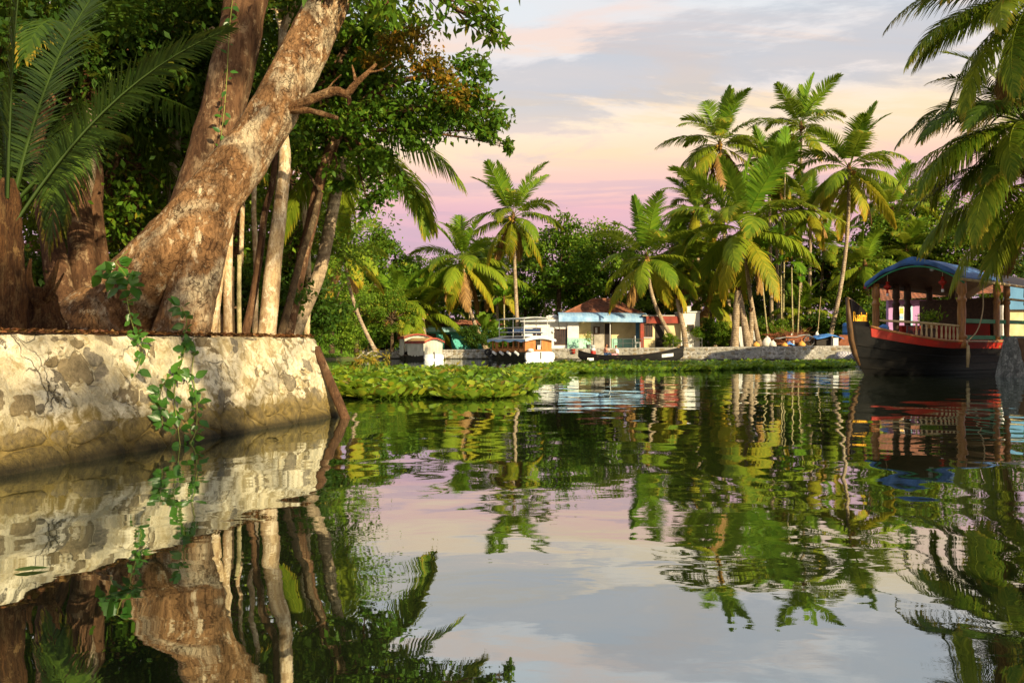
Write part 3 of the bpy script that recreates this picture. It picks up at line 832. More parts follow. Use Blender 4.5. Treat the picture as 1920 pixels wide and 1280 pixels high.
def crown(blobs, n, size, seed, sub=26, sig=0.24, down=0.35, aspect=0.5):
    """blobs: (x,y,z,rx,ry,rz). Leaves gathered in sprays about points spread through each blob. Returns mesh arrays and the spray centres."""
    rg = np.random.default_rng(seed)
    vol = np.array([(b[3] * b[4] * b[5]) ** 0.75 for b in blobs]); cnt = np.maximum((n * vol / vol.sum()).astype(int), 60)
    CC, centres = [], []
    RN = []
    for b, k in zip(blobs, cnt):
        ns = max(6, int(sub * (b[3] * b[4] * b[5]) ** 0.4))
        q = norm(rg.normal(0, 1, (ns, 3))) * (rg.random((ns, 1)) ** 0.45)
        sc = np.array(b[:3]) + q * np.array(b[3:6]); centres.append(sc)
        tone = rg.uniform(-0.16, 0.16, ns)
        w = rg.gamma(1.6, 1, ns); w /= w.sum()
        idx = rg.choice(ns, k, p=w)
        sg = sig * np.array(b[3:6]) * rg.uniform(0.6, 1.2, (ns, 1))[idx]
        CC.append(sc[idx] + rg.normal(0, 1, (k, 3)) * sg * np.array([1.1, 1.1, 0.75]))
        RN.append(np.clip(rg.beta(2, 2.6, k) + tone[idx], 0, 1))
    C = np.concatenate(CC); rn = np.concatenate(RN)
    V, F = leaf_quads(C, rg, size, down, aspect=aspect)
    return V, F, rn, centres

def limbs(mb, start, r0, blobs, centres, seed, twigs=7, sag=0.0):
    rs = random.Random(seed)
    for b, sc in zip(blobs, centres):
        c = Vector(b[:3]); s = Vector(start(b) if callable(start) else start)
        mid = s.lerp(c, 0.5) + Vector((rs.uniform(-.12, .12), rs.uniform(-.12, .12), rs.uniform(0, .12))) * (c - s).length
        mb.tube([s, s.lerp(mid, .55), mid, mid.lerp(c, .6), c], [r0, r0 * .8, r0 * .62, r0 * .42, r0 * .22], 6)
        for q in sc[rs.sample(range(len(sc)), min(twigs, len(sc)))]:
            q = Vector(q); e = mid.lerp(c, rs.uniform(.3, 1.0))
            m2 = e.lerp(q, .5) + Vector((rs.uniform(-.1, .1), rs.uniform(-.1, .1), rs.uniform(0, .15))) * (q - e).length
            mb.tube([e, m2, q], [r0 * .25, r0 * .15, r0 * .05], 4, caps=False)

def tree_proto(name, h, blobs, n, size, leaf, bark, seed, r0=0.22, lean=(0, 0), sub=26, sig=0.24, down=0.35, trunk_top=0.55, aspect=0.5, twigs=7):
    """mesh data of a tree standing at the origin: (trunk mesh, crown mesh)"""
    V, F, rn, cen = crown(blobs, n, size, seed, sub, sig, down, aspect)
    me = np_mesh('crown', V, F, rn); me.materials.append(MT[leaf])
    mb = MB(); tt = h * trunk_top
    pts = [(0, 0, -0.1), (lean[0] * .15, lean[1] * .15, tt * .3), (lean[0] * .5, lean[1] * .5, tt * .65), (lean[0], lean[1], tt)]
    mb.tube(pts, [r0 * 1.35, r0, r0 * .82, r0 * .62], 9, wob=0.1, seed=seed)
    limbs(mb, (lean[0], lean[1], tt * 0.93), r0 * .5, blobs, cen, seed, twigs)
    o = mb.build('trunk', MT[bark], None, smooth=True); tm = o.data; bpy.data.objects.remove(o)
    return tm, me
def place_tree(name, label, proto, loc, rz, sc, group=None, cat='tree', parts=('trunk', 'crown'), leaf=None):
    root = thing(name, loc, label, cat, group)
    for nm, me in zip(parts, proto):
        o = link(nm, me, None, root, (0, 0, 0), (0, 0, rz), sc)
        if nm == 'crown' and leaf:
            o.material_slots[0].link = 'OBJECT'; o.material_slots[0].material = MT[leaf]
    return root
def rblobs(seed, n, h0, h1, spread, r):
    rs = random.Random(seed); out_ = []
    for i in range(n):
        a = i * 2.4 + rs.uniform(-.5, .5); u = (i + .5) / n
        z = h0 + (h1 - h0) * u; w = spread * math.sin(math.pi * (0.22 + 0.70 * u)) * rs.uniform(.45, 1.0)
        q = r * rs.uniform(.65, 1.2)
        out_.append((math.cos(a) * w, math.sin(a) * w, z, q, q, q * .72))
    return out_
PROTO = {
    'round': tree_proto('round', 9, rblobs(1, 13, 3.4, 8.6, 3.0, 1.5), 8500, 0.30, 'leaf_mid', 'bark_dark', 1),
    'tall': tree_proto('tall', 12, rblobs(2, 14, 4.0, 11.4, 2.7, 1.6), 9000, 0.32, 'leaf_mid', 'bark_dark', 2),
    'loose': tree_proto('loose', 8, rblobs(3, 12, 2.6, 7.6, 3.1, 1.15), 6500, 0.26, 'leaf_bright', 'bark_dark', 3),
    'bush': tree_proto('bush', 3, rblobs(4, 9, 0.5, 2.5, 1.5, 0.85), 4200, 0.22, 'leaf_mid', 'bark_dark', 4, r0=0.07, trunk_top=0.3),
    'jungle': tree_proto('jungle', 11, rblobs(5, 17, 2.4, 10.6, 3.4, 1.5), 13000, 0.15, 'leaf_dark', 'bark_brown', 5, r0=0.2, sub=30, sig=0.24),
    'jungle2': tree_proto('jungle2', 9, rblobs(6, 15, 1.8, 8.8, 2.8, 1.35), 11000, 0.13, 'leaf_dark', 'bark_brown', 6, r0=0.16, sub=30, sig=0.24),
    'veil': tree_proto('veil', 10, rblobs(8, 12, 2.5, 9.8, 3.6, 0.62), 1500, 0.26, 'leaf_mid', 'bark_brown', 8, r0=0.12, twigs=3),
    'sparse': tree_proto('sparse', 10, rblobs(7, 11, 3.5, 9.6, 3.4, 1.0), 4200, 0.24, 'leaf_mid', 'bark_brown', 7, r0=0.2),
}

# ================================================================== LEFT BANK
def trunk_path(rows):
    pts = [P(a, b, d) for a, b, d, w in rows]; rad = [w / 2 / FPX * d for a, b, d, w in rows]
    return pts, rad
def smooth_path(pts, rad, k=4):
    """Catmull-Rom through the points"""
    pts = [np.array(p, float) for p in pts]; n = len(pts); op, orr = [], []
    for i in range(n - 1):
        p0, p1, p2, p3 = pts[max(i - 1, 0)], pts[i], pts[i + 1], pts[min(i + 2, n - 1)]
        for j in range(k):
            u = j / k
            op.append(0.5 * ((2 * p1) + (-p0 + p2) * u + (2 * p0 - 5 * p1 + 4 * p2 - p3) * u * u + (-p0 + 3 * p1 - 3 * p2 + p3) * u ** 3))
            orr.append(rad[i] * (1 - u) + rad[i + 1] * u)
    op.append(pts[-1]); orr.append(rad[-1])
    return op, orr
def bark_tube(mb, rows, n=28, k=6, lump=0.10, seed=0, flut=0.0, fine=0.0):
    pts, rad = trunk_path(rows); pts, rad = smooth_path(pts, rad, k)
    base = len(mb.v)
    mb.tube(pts, rad, n)
    # swell and flute the surface
    V = np.array(mb.v[base:base + len(pts) * n]).reshape(len(pts), n, 3); C = np.array(pts)[:, None, :]
    u = np.arange(len(pts))[:, None] * 0.35 * 6 / k + np.zeros((1, n)); a = np.arange(n)[None, :] / n * 2 * math.pi
    f = 1 + lump * 2 * (fbm(u + 3 + seed, np.cos(a) * 1.3 + 5 + seed + 0 * u, 4) - .5) + lump * 1.4 * (fbm(u * .6 + 30, np.sin(a) * 1.6 + 15 + seed + 0 * u, 4) - .5)
    if flut:
        f = f + flut * np.cos(a * 5 + u * .3) * np.clip(1 - np.arange(len(pts))[:, None] / (len(pts) * .35), 0, 1)
    if fine:      # long ridges, cracks and knots in the bark
        g_ = fbm(np.cos(a) * 7 + 40 + u * .12, np.sin(a) * 7 + 20 + u * .35, 5, .6) - .5
        kn = np.clip(fbm(u * 1.3 + 70, np.cos(a + 1) * 3 + 33 + 0 * u, 3) - .62, 0, 1)
        f = f + fine * (2.2 * g_ - 2.0 * np.clip(.10 - np.abs(g_), 0, 1) * 4 * .5 + 2.5 * kn)
    V = C + (V - C) * f[..., None]
    mb.v[base:base + len(pts) * n] = [tuple(p) for p in V.reshape(-1, 3)]

# --- the great leaning tree
MT['bark_gold'] = mat_bark('bark_gold', (0.12, 0.05, 0.02), (0.32, 0.17, 0.07), (0.46, 0.30, 0.15), 0.52, (1, 1, 1), 5.0, 0, 1.0, 14.0)
bt = thing('leaning_tree', P(250, 628, 10.4), 'huge mottled tree trunk leaning right over the water behind the near wall', 'tree')
mb = MB()
bark_tube(mb, [(140, 690, 10.6, 230), (205, 605, 10.6, 150), (282, 515, 10.6, 116), (375, 400, 10.7, 100), (478, 262, 11.0, 86), (555, 130, 11.3, 82), (606, 20, 11.6, 80), (650, -110, 11.9, 76), (715, -260, 12.3, 64), (800, -420, 12.6, 46)], 90, 18, 0.12, 1, 0.05, fine=.05)
mb.build('trunk', MT['bark_big'], bt, smooth=True)
mb = MB()
bark_tube(mb, [(330, 690, 10.45, 124), (342, 622, 10.45, 102), (360, 550, 10.5, 88), (384, 470, 10.6, 76), (410, 395, 10.75, 66), (448, 310, 10.95, 50)], 80, 18, 0.10, 4, 0.07, fine=.05)
mb.build('buttress_stem', MT['bark_big'], bt, smooth=True)
mb = MB()
bark_tube(mb, [(345, 440, 11.3, 92), (392, 310, 11.5, 82), (422, 190, 11.7, 78), (452, 60, 11.9, 76), (468, -60, 12.1, 72), (470, -250, 12.4, 60), (440, -420, 12.6, 36)], 70, 14, 0.10, 7, fine=.05)
mb.build('rear_stem', MT['bark_brown'], bt, smooth=True)
mb = MB()
for rows in ([(515, 214, 11.15, 34), (545, 203, 11.0, 22), (590, 184, 10.95, 17), (628, 171, 10.9, 15), (650, 176, 10.9, 14), (664, 160, 10.9, 12), (684, 141, 10.9, 9), (706, 120, 10.9, 4)],
             [(530, 208, 11.1, 20), (575, 207, 10.9, 12), (605, 214, 10.88, 10), (634, 222, 10.85, 6)], [(648, 174, 10.9, 12), (655, 186, 10.9, 9), (653, 198, 10.9, 3)], [(668, 156, 10.9, 9), (664, 138, 10.88, 5), (660, 122, 10.86, 2)], [(690, 136, 10.9, 5), (712, 132, 10.85, 3), (735, 118, 10.8, 1.5)], [(610, 177, 10.95, 6), (622, 158, 10.9, 3), (640, 140, 10.9, 1.5)]):
    bark_tube(mb, rows, 22, 7, 0.22, 2, fine=.16)
mb.build('broken_branch', MT['bark_gold'], bt, smooth=True)
# overhanging sprays at the top of the picture and the crown above
def PB(px, py, d, rx, ry, rz): return (*P(px, py, d), rx, ry, rz)
bl = [PB(730, 10, 11.2, .5, .6, .32), (*P(800, 0, 11.4), .5, .6, .33), PB(870, 25, 11.5, .45, .5, .30), PB(925, 60, 11.6, .18, .25, .2), PB(905, 10, 11.5, .3, .4, .22), PB(660, -40, 11.5, .6, .8, .5),
      PB(760, -120, 12, 1.2, 1.4, .8), PB(900, -200, 12, 1.3, 1.5, .9), PB(640, -260, 12.5, 1.6, 1.6, .9), PB(480, -300, 12.8, 1.6, 1.6, 1.0), PB(300, -320, 12.8, 1.6, 1.6, 1.0), PB(800, -380, 12.6, 1.8, 1.8, 1.1), PB(500, -480, 12.6, 2, 2, 1.2)]
V, F, rn, cen = crown(bl, 9500, 0.19, 77, 22, 0.28, 0.9, 0.36)
o = link('crown', np_mesh('crown', V - np.array(bt.location), F, rn), MT['leaf_mid'], bt)
mb = MB(); top_ = P(715, -260, 12.3)
limbs(mb, lambda b: P(640, -90, 11.85) if b[2] < P(0, -150, 12)[2] and b[0] > -3 else top_, 0.07, bl, cen, 5, 6)
mb.build('limbs', MT['bark_brown'], bt, smooth=True)

# --- broad-leaved tree that reaches out over the water (middle left)
ot = thing('overhanging_tree', P(545, 628, 15), 'leafy green tree reaching far out over the water beside the leaning trunk', 'tree')
mb = MB()
bark_tube(mb, [(535, 640, 14.6, 26), (560, 520, 14.8, 24), (585, 410, 15, 22), (605, 320, 15, 20), (640, 245, 15, 18), (690, 185, 15, 15), (760, 150, 15, 10), (860, 140, 15, 5)], 12, 5, 0.1, 3)
bark_tube(mb, [(598, 345, 15, 15), (615, 280, 15.2, 14), (610, 200, 15.4, 12), (640, 110, 15.6, 9), (680, 40, 15.8, 6)], 9, 4, 0.1, 6)
bark_tube(mb, [(650, 232, 15, 13), (720, 215, 14.8, 10), (800, 200, 14.6, 8), (880, 180, 14.6, 5), (930, 190, 14.6, 3)], 8, 4, 0.1, 8)
bl = [PB(690, 230, 15, .75, .8, .45), PB(760, 210, 15, .85, .9, .5), PB(835, 200, 14.8, .75, .8, .45), PB(900, 160, 14.7, .42, .5, .42), PB(925, 215, 14.7, .40, .5, .40), PB(905, 245, 14.7, .36, .4, .25), PB(955, 272, 14.7, .16, .2, .14), PB(880, 120, 14.8, .35, .4, .25),
      PB(720, 130, 15.3, .8, .9, .5), PB(660, 160, 15.5, .7, .9, .5), PB(660, 60, 16, .9, 1, .6), PB(600, 130, 16, .8, 1, .6), PB(740, 60, 15.6, .6, .7, .4), PB(720, 330, 14.8, .42, .5, .5), PB(690, 290, 15, .5, .6, .4), PB(620, 250, 15.5, .6, .7, .5), PB(780, 255, 14.9, .5, .6, .25), PB(690, 385, 14.8, .25, .3, .25), PB(590, 20, 16, 1, 1.1, .7), PB(640, 340, 15, .3, .4, .25)]
V, F, rn, cen = crown(bl, 15500, 0.135, 31, 32, 0.26, 0.4, 0.52)
mb2 = mb
limbs(mb2, lambda b: P(640, 245, 15) if b[2] < P(0, 240, 15)[2] else P(min(max((b[0] / b[1] * FPX + CX) - 60, 600), 800), 170, 15), 0.035, bl, cen, 9, 8)
mb2.build('trunk', MT['bark_brown'], ot, smooth=True)
link('crown', np_mesh('crown', V - np.array(ot.location), F, rn), MT['leaf_mid'], ot)
# rust-coloured foliage hanging in front of it
bl = [PB(800, 120, 14.2, .5, .5, .35), PB(850, 170, 14.2, .45, .5, .30), PB(780, 70, 14.4, .4, .5, .25), PB(740, 95, 14.3, .35, .4, .3), PB(705, 105, 14.3, .28, .3, .35)]
V, F, rn, cen = crown(bl, 2600, 0.10, 41, 26, 0.28, 0.5, 0.5)
link('rusty_foliage', np_mesh('rusty_foliage', V - np.array(ot.location), F, rn), MT['leaf_rust'], ot)['label'] = 'rust and yellow withered leaves'

# --- slender trunks standing along the wall top
def slim(name, label, rows, bark, seed, cat='tree', crown_blobs=None, leaf='leaf_dark', nleaf=1800, size=.13, group=None):
    b = P(rows[0][0], rows[0][1], rows[0][2]); b[2] = ZW
    root = thing(name, b, label, cat, group)
    rows = [(rows[0][0], rows[0][1] + 14, rows[0][2], rows[0][3] * 1.25)] + list(rows)
    mb = MB(); bark_tube(mb, rows, 14, 5, 0.10, seed)
    if crown_blobs:
        V, F, rn, cen = crown(crown_blobs, nleaf, size, seed, 22, .28, .4)
        limbs(mb, P(*rows[-1][:3]), rows[-1][3] / 2 / FPX * rows[-1][2] * .8, crown_blobs, cen, seed, 5)
        link('crown', np_mesh('crown', V - np.array(root.location), F, rn), MT[leaf], root)
    mb.build('trunk', MT[bark], root, smooth=True)
    return root
slim('slender_tree', 'pale straight slender trunk right of the huge leaning trunk, thickest of the thin ones', [(501, 622, 12.4, 33), (510, 520, 12.5, 30), (524, 400, 12.6, 26), (534, 300, 12.7, 22), (526, 200, 12.8, 19), (530, 60, 13, 15)], 'bark_pale', 11, crown_blobs=[PB(540, 20, 13.2, .9, 1, .6), PB(480, -60, 13.4, 1, 1, .7), PB(590, -80, 13.2, .9, 1, .6)])
slim('slender_tree', 'cream slender trunk rising straight beside the leaning trunk base', [(427, 622, 12.1, 17), (427, 520, 12.1, 16), (430, 400, 12.2, 15), (432, 250, 12.3, 14), (430, 90, 12.4, 11)], 'bark_pale', 12, crown_blobs=[PB(430, -10, 12.8, .8, 1, .6), PB(380, 60, 13.2, .7, .8, .5)])
slim('slender_tree', 'thin crooked reddish trunk between two pale slender trunks', [(461, 622, 12.6, 16), (474, 560, 12.7, 14), (488, 470, 12.8, 13), (496, 400, 12.9, 12), (512, 340, 13, 12), (518, 250, 13.1, 10)], 'bark_brown', 13, crown_blobs=[PB(500, 240, 13.6, .5, .6, .4), PB(470, 170, 13.8, .7, .8, .5)], nleaf=1400)
slim('slender_tree', 'thin dark leaning trunk near the wall corner', [(528, 622, 13.2, 15), (546, 555, 13.6, 14), (562, 490, 14, 13), (585, 420, 14.4, 11), (600, 360, 14.8, 8)], 'bark_dark', 14, crown_blobs=[PB(600, 330, 15.4, .5, .6, .4), PB(570, 300, 15.5, .5, .6, .35)], leaf='leaf_bright', nleaf=900)
for lab_, rows_, sd_ in (('slim pale trunk just left of the thickest slender trunk', [(478, 622, 13.6, 11), (480, 500, 13.7, 10), (476, 380, 13.8, 9), (482, 250, 14, 8)], 15), ('slim pale trunk far back between the slender trunks and the corner palm', [(575, 628, 17.5, 12), (578, 500, 17.5, 11), (570, 380, 17.6, 10), (574, 260, 17.8, 8)], 16), ('slim grey trunk right behind the bamboo stake', [(456, 622, 15, 9), (452, 500, 15, 9), (455, 350, 15.2, 8), (450, 200, 15.4, 7)], 17)):
    slim('slender_tree', lab_, rows_, 'bark_pale', sd_, crown_blobs=[PB(rows_[-1][0], rows_[-1][1] - 60, 15.5, .6, .7, .45)], leaf='leaf_bright', nleaf=500)
# cut posts
def post(name, label, rows, bark, seed):
    b = P(rows[0][0], rows[0][1], rows[0][2]); b[2] = ZW
    rows = [(rows[0][0], rows[0][1] + 12, rows[0][2], rows[0][3])] + rows
    mb = MB(); bark_tube(mb, rows, 10, 4, 0.06, seed)
    o = mb.build(name, MT[bark], None, smooth=True, base=tuple(b)); return tag(o, label, 'post')
post('cut_post', 'pale cut post leaning against the foot of the huge trunk', [(398, 624, 12.0, 20), (405, 560, 12.0, 20), (416, 478, 12.05, 17)], 'bark_pale', 21)
post('cut_post', 'short pale stub of wood low beside the leaning cut post', [(408, 624, 12.2, 16), (408, 582, 12.2, 12)], 'bark_pale', 22)
post('bamboo_stake', 'thin yellow bamboo stake standing between the slender trunks', [(449, 624, 12.3, 9), (448, 560, 12.3, 8.5), (449, 478, 12.3, 8)], 'bark_areca', 23)
post('bamboo_stake', 'thin grey stake close behind the cream slender trunk', [(437, 624, 12.7, 7), (436, 540, 12.7, 6), (437, 500, 12.7, 5)], 'bark_dark', 24)

# --- brown trunks on the far left
def stem_tree(label, rows, seed, blobs, leaf='leaf_dark', nleaf=3500, size=.16, bark='bark_brown'):
    return slim('brown_tree', label, rows, bark, seed, crown_blobs=blobs, leaf=leaf, nleaf=nleaf, size=size)
stem_tree('dark brown trunk leaning left behind the broken palm stump', [(128, 622, 11.6, 60), (112, 540, 11.8, 46), (97, 450, 12, 40), (84, 380, 12.1, 36), (70, 260, 12.3, 30)], 31, [PB(60, 160, 12.6, 1.2, 1.3, .8), PB(150, 60, 12.8, 1.3, 1.4, .8), PB(-40, 120, 12.6, 1.3, 1.4, .8)])
stem_tree('reddish brown double trunk left of the huge leaning tree', [(168, 622, 12.4, 58), (160, 540, 12.4, 50), (152, 450, 12.5, 46), (145, 370, 12.6, 44), (135, 280, 12.8, 36), (130, 180, 13, 28)], 32, [PB(160, 120, 13.4, 1.3, 1.4, .9), PB(260, 60, 13.6, 1.4, 1.4, .9), PB(220, 200, 13.8, 1.0, 1.2, .6)])
stem_tree('thin brown trunk with orange bark patches behind the creeper leaves', [(205, 622, 12.9, 34), (192, 500, 13, 27), (180, 400, 13, 25), (182, 330, 13.1, 22), (176, 250, 13.2, 18)], 33, [PB(200, 160, 13.8, 1.1, 1.2, .7), PB(300, 150, 14, 1.1, 1.2, .8)])
stem_tree('pale trunk seen far back between the dark trees and the leaning trunk', [(372, 628, 17, 26), (370, 400, 17, 24), (371, 250, 17, 24), (373, 130, 17, 22)], 34, [PB(380, 60, 17, 1.4, 1.4, .8), PB(320, 120, 17.4, 1.2, 1.2, .7)], bark='bark_pale')
# broken palm stump with split fibres
st = thing('palm_stump', P(85, 620, 9.2), 'broken fibrous palm stump with splintered top at the left edge', 'stump')
mb = MB(); bark_tube(mb, [(78, 640, 9.2, 84), (80, 585, 9.2, 60), (76, 560, 9.2, 50), (80, 540, 9.2, 40)], 50, 12, 0.22, 5, fine=.09); mb.build('trunk', MT['fibre'], st, smooth=True)
for k, rows in enumerate(([(84, 560, 9.15, 26), (96, 530, 9.1, 15), (110, 487, 9.05, 4)], [(88, 562, 9.1, 15), (104, 540, 9.05, 8), (120, 512, 9.0, 2)], [(66, 560, 9.1, 18), (54, 520, 9.05, 12), (58, 485, 9.0, 4)], [(72, 570, 9.05, 20), (47, 552, 9.0, 14), (43, 520, 8.95, 5)])):
    m2 = MB(); bark_tube(m2, rows, 7, 3, 0.15, k); m2.build('splinter', MT['fibre'], st, smooth=True)

# --- young coconut palm at the left edge: short stem, tall upright leaves
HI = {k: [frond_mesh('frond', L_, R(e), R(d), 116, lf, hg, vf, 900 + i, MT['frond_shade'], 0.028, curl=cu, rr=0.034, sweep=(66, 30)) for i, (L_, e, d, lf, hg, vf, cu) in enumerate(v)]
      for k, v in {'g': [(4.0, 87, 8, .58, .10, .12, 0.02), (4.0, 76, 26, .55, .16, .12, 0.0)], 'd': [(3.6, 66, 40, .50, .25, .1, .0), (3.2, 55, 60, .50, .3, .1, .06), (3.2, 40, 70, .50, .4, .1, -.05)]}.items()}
yp = thing('young_coconut_palm', P(18, 620, 8.7), 'young coconut palm with tall upright feathery leaves at the left edge', 'palm tree')
mb = MB(); bark_tube(mb, [(10, 640, 8.7, 78), (14, 580, 8.7, 62), (16, 500, 8.7, 54), (15, 420, 8.7, 48), (15, 370, 8.7, 38), (15, 335, 8.7, 22)], 60, 12, 0.2, 6, fine=.09); mb.build('trunk', MT['fibre'], yp, smooth=True)
def set_frond(root, me, pos, az, scale=1.0, roll=0.0, pitch=0.0):
    o = link('frond', me, None, root)
    off = Vector(map(float, pos)) - root.location
    o.matrix_local = Matrix.Translation(off) @ Matrix.Rotation(az, 4, 'Z') @ Matrix.Rotation(pitch, 4, 'Y') @ Matrix.Rotation(roll, 4, 'X') @ Matrix.Diagonal((scale,) * 3 + (1,))
    return o
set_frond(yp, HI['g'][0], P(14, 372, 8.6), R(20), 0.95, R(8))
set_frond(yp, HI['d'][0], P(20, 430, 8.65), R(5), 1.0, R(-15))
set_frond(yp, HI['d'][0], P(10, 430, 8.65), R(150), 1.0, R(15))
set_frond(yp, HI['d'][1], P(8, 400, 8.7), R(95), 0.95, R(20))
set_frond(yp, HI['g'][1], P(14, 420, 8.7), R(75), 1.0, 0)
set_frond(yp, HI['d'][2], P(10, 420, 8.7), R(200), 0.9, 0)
# --- coconut palm leaning out behind the wall corner, with hanging leaves over the water
NB = P(552, 628, 16.5); NB[2] = ZW - .05
cp = thing('coconut_palm', NB, 'leaning coconut palm with long drooping leaves over the water left of centre', 'palm tree')
mb = MB(); bark_tube(mb, [(545, 640, 16.5, 34), (562, 600, 16.5, 27), (596, 520, 16.6, 24), (615, 440, 16.7, 23), (630, 360, 16.8, 22), (645, 285, 16.9, 21), (652, 255, 17, 20)], 14, 6, 0.05, 4); mb.build('trunk', MT['bark_palm'], cp, smooth=True)
ct = P(656, 250, 17)
mb = MB().tube([ct - np.array((0, 0, .35)), ct, ct + np.array((.05, 0, .4))], [.15, .2, .08], 9); mb.build('crown_shaft', MT['fibre'], cp, smooth=True)
for i, (k, az, sc, roll, pit) in enumerate((('out', 6, .62, -.2, -.18), ('hang', -22, .62, .3, -.05), ('hang', 14, .55, -.3, .0), ('low', -30, .6, .4, 0), ('mid', 30, .75, 0, 0), ('mid', 80, .8, 0, 0), ('up', 130, .75, 0, 0), ('out', 170, .75, 0, 0), ('low', 215, .7, 0, 0), ('up', -60, .6, 0, 0), ('mid', -95, .6, 0, 0), ('hang', 240, .6, 0, 0), ('spear', 20, .7, 0, 0), ('low', 110, .7, 0, 0), ('low', 60, .7, 0, 0))):
    set_frond(cp, NEAR[k][i % 3], ct + np.array((0, 0, .1)), R(az), sc * (1.15), roll, pit)
rs = random.Random(4)
for i in range(5):
    a = rs.uniform(-1.5, 1.5)
    link('coconut', NUT, None, cp, Vector(map(float, ct)) - cp.location + Vector((.28 * math.cos(a), .28 * math.sin(a) - .1, -.2 - .12 * (i % 3))), (0, 0, 0), .9)

# --- wood behind
WOOD_LABELS = ['dark green wood tree at the left edge behind the young coconut palm', 'mid green wood tree behind the brown trunk that leans left', 'mid green wood tree just left of the rear upright stem', 'light green wood tree seen close left of the leaning trunk', 'light green wood tree behind the cream slender trunk',
               'light green wood tree behind the palm at the wall corner', 'dark green wood tree far back between the brown trunks', 'mid green wood tree far back behind the huge leaning trunk', 'light green wood tree farthest back beside the wall corner palm', 'dark green wood tree just beyond the left edge']
GJ = 'trees in the dark wood on the left bank'
rs = random.Random(17)
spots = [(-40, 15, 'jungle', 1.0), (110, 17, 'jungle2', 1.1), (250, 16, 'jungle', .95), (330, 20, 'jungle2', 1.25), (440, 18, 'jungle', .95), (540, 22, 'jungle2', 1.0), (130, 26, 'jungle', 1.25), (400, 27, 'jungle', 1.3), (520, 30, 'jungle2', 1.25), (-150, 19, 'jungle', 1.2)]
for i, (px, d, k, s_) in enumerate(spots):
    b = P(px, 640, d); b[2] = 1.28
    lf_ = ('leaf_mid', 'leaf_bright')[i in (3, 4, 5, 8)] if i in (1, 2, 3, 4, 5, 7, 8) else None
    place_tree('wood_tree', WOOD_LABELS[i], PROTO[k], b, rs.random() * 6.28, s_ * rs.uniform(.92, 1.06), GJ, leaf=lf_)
# palms inside the wood
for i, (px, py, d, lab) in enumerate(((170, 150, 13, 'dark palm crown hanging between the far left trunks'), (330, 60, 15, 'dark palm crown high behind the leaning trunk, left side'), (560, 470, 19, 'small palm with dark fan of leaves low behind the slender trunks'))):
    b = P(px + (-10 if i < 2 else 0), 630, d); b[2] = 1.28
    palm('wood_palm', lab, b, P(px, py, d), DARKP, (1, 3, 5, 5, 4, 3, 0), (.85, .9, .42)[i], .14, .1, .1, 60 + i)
# undergrowth shrubs behind the wall
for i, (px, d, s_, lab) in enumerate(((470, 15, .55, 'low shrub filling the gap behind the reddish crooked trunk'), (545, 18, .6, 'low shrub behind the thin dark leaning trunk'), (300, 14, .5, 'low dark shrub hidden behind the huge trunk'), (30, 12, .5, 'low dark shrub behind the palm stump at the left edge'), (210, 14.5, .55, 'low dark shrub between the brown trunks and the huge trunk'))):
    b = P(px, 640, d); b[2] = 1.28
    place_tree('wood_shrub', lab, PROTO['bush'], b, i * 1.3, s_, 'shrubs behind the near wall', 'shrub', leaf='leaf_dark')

# --- creepers: every leaf a piece of its own
def vine_leaf_mesh(seed):
    V = [(0, 0, 0), (.16, .20, .03), (.42, .30, .05), (.75, .17, .02), (1, 0, -.06), (.75, -.17, .02), (.42, -.30, .05), (.16, -.20, .03), (.25, 0, -.02), (.6, 0, -.02)]
    F = [(0, 1, 8), (1, 2, 8), (2, 9, 8), (2, 3, 9), (3, 4, 9), (4, 5, 9), (5, 6, 9), (6, 8, 9), (6, 7, 8), (7, 0, 8)]
    me = bpy.data.meshes.new('leaf'); me.from_pydata(V, [], F); me.polygons.foreach_set('use_smooth', [True] * len(F)); me.materials.append(MT['leaf_vine'])
    a = me.attributes.new('rnd', 'FLOAT', 'FACE'); a.data.foreach_set('value', [0.5] * len(F))
    return me
VL = vine_leaf_mesh(0)
def vine(name, label, strands, leaves, size, seed, out=(0.45, -0.8, 0.15)):
    rs = random.Random(seed)
    root = thing(name, strands[0][0], label, 'vine')
    mb = MB()
    for s_ in strands:
        pts, _ = smooth_path(s_, [1] * len(s_), 4); mb.tube(pts, .006, 5)
    mb.build('stem', MT['petiole'], root, smooth=True)
    allp = [p for s_ in strands for p in smooth_path(s_, [1] * len(s_), 8)[0]]
    ov = Vector(out).normalized()
    for i in range(leaves):
        p = Vector(map(float, rs.choice(allp)))
        d = Vector((rs.uniform(-1, 1), rs.uniform(-.5, .2), rs.uniform(-1.0, .45))).normalized()
        nrm_ = (ov + Vector((rs.uniform(-.6, .6), rs.uniform(-.4, .4), rs.uniform(-.2, .8)))).normalized()
        y = nrm_.cross(d).normalized(); z = d.cross(y)
        q = Matrix((d, y, z)).transposed().to_4x4(); s2 = size * rs.choice((.55, .75, .9, 1.1, 1.3)) * rs.uniform(.9, 1.1)
        o = link('leaf', VL, None, root)
        o.matrix_local = Matrix.Translation(p - root.location + ov * rs.uniform(.0, .08) + d * .03) @ q @ Matrix.Diagonal((s2, s2, s2, 1))
    return root
def WP(px, py, off=0.06):
    """the point on the near wall's face seen at a pixel, pushed outward"""
    dx, dz = (px - CX) / FPX, (HOR - py) / FPX
    q = WGRID
    e = (q[..., 0] / q[..., 1] - dx) ** 2 + ((q[..., 2] - CAMH) / q[..., 1] - dz) ** 2
    return q.reshape(-1, 3)[int(np.argmin(e))] + np.array((wnrm[0], wnrm[1], .3)) * off
_wu, _wz = np.meshgrid(np.arange(10, U1 + .3, .02), np.arange(-.1, ZW + .01, .02))
WGRID = wall_pt(_wu, _wz, np.full(_wu.shape, .02))
wp = [WP(345, 640), WP(330, 690), WP(318, 740), WP(325, 800), WP(335, 848, .03)]
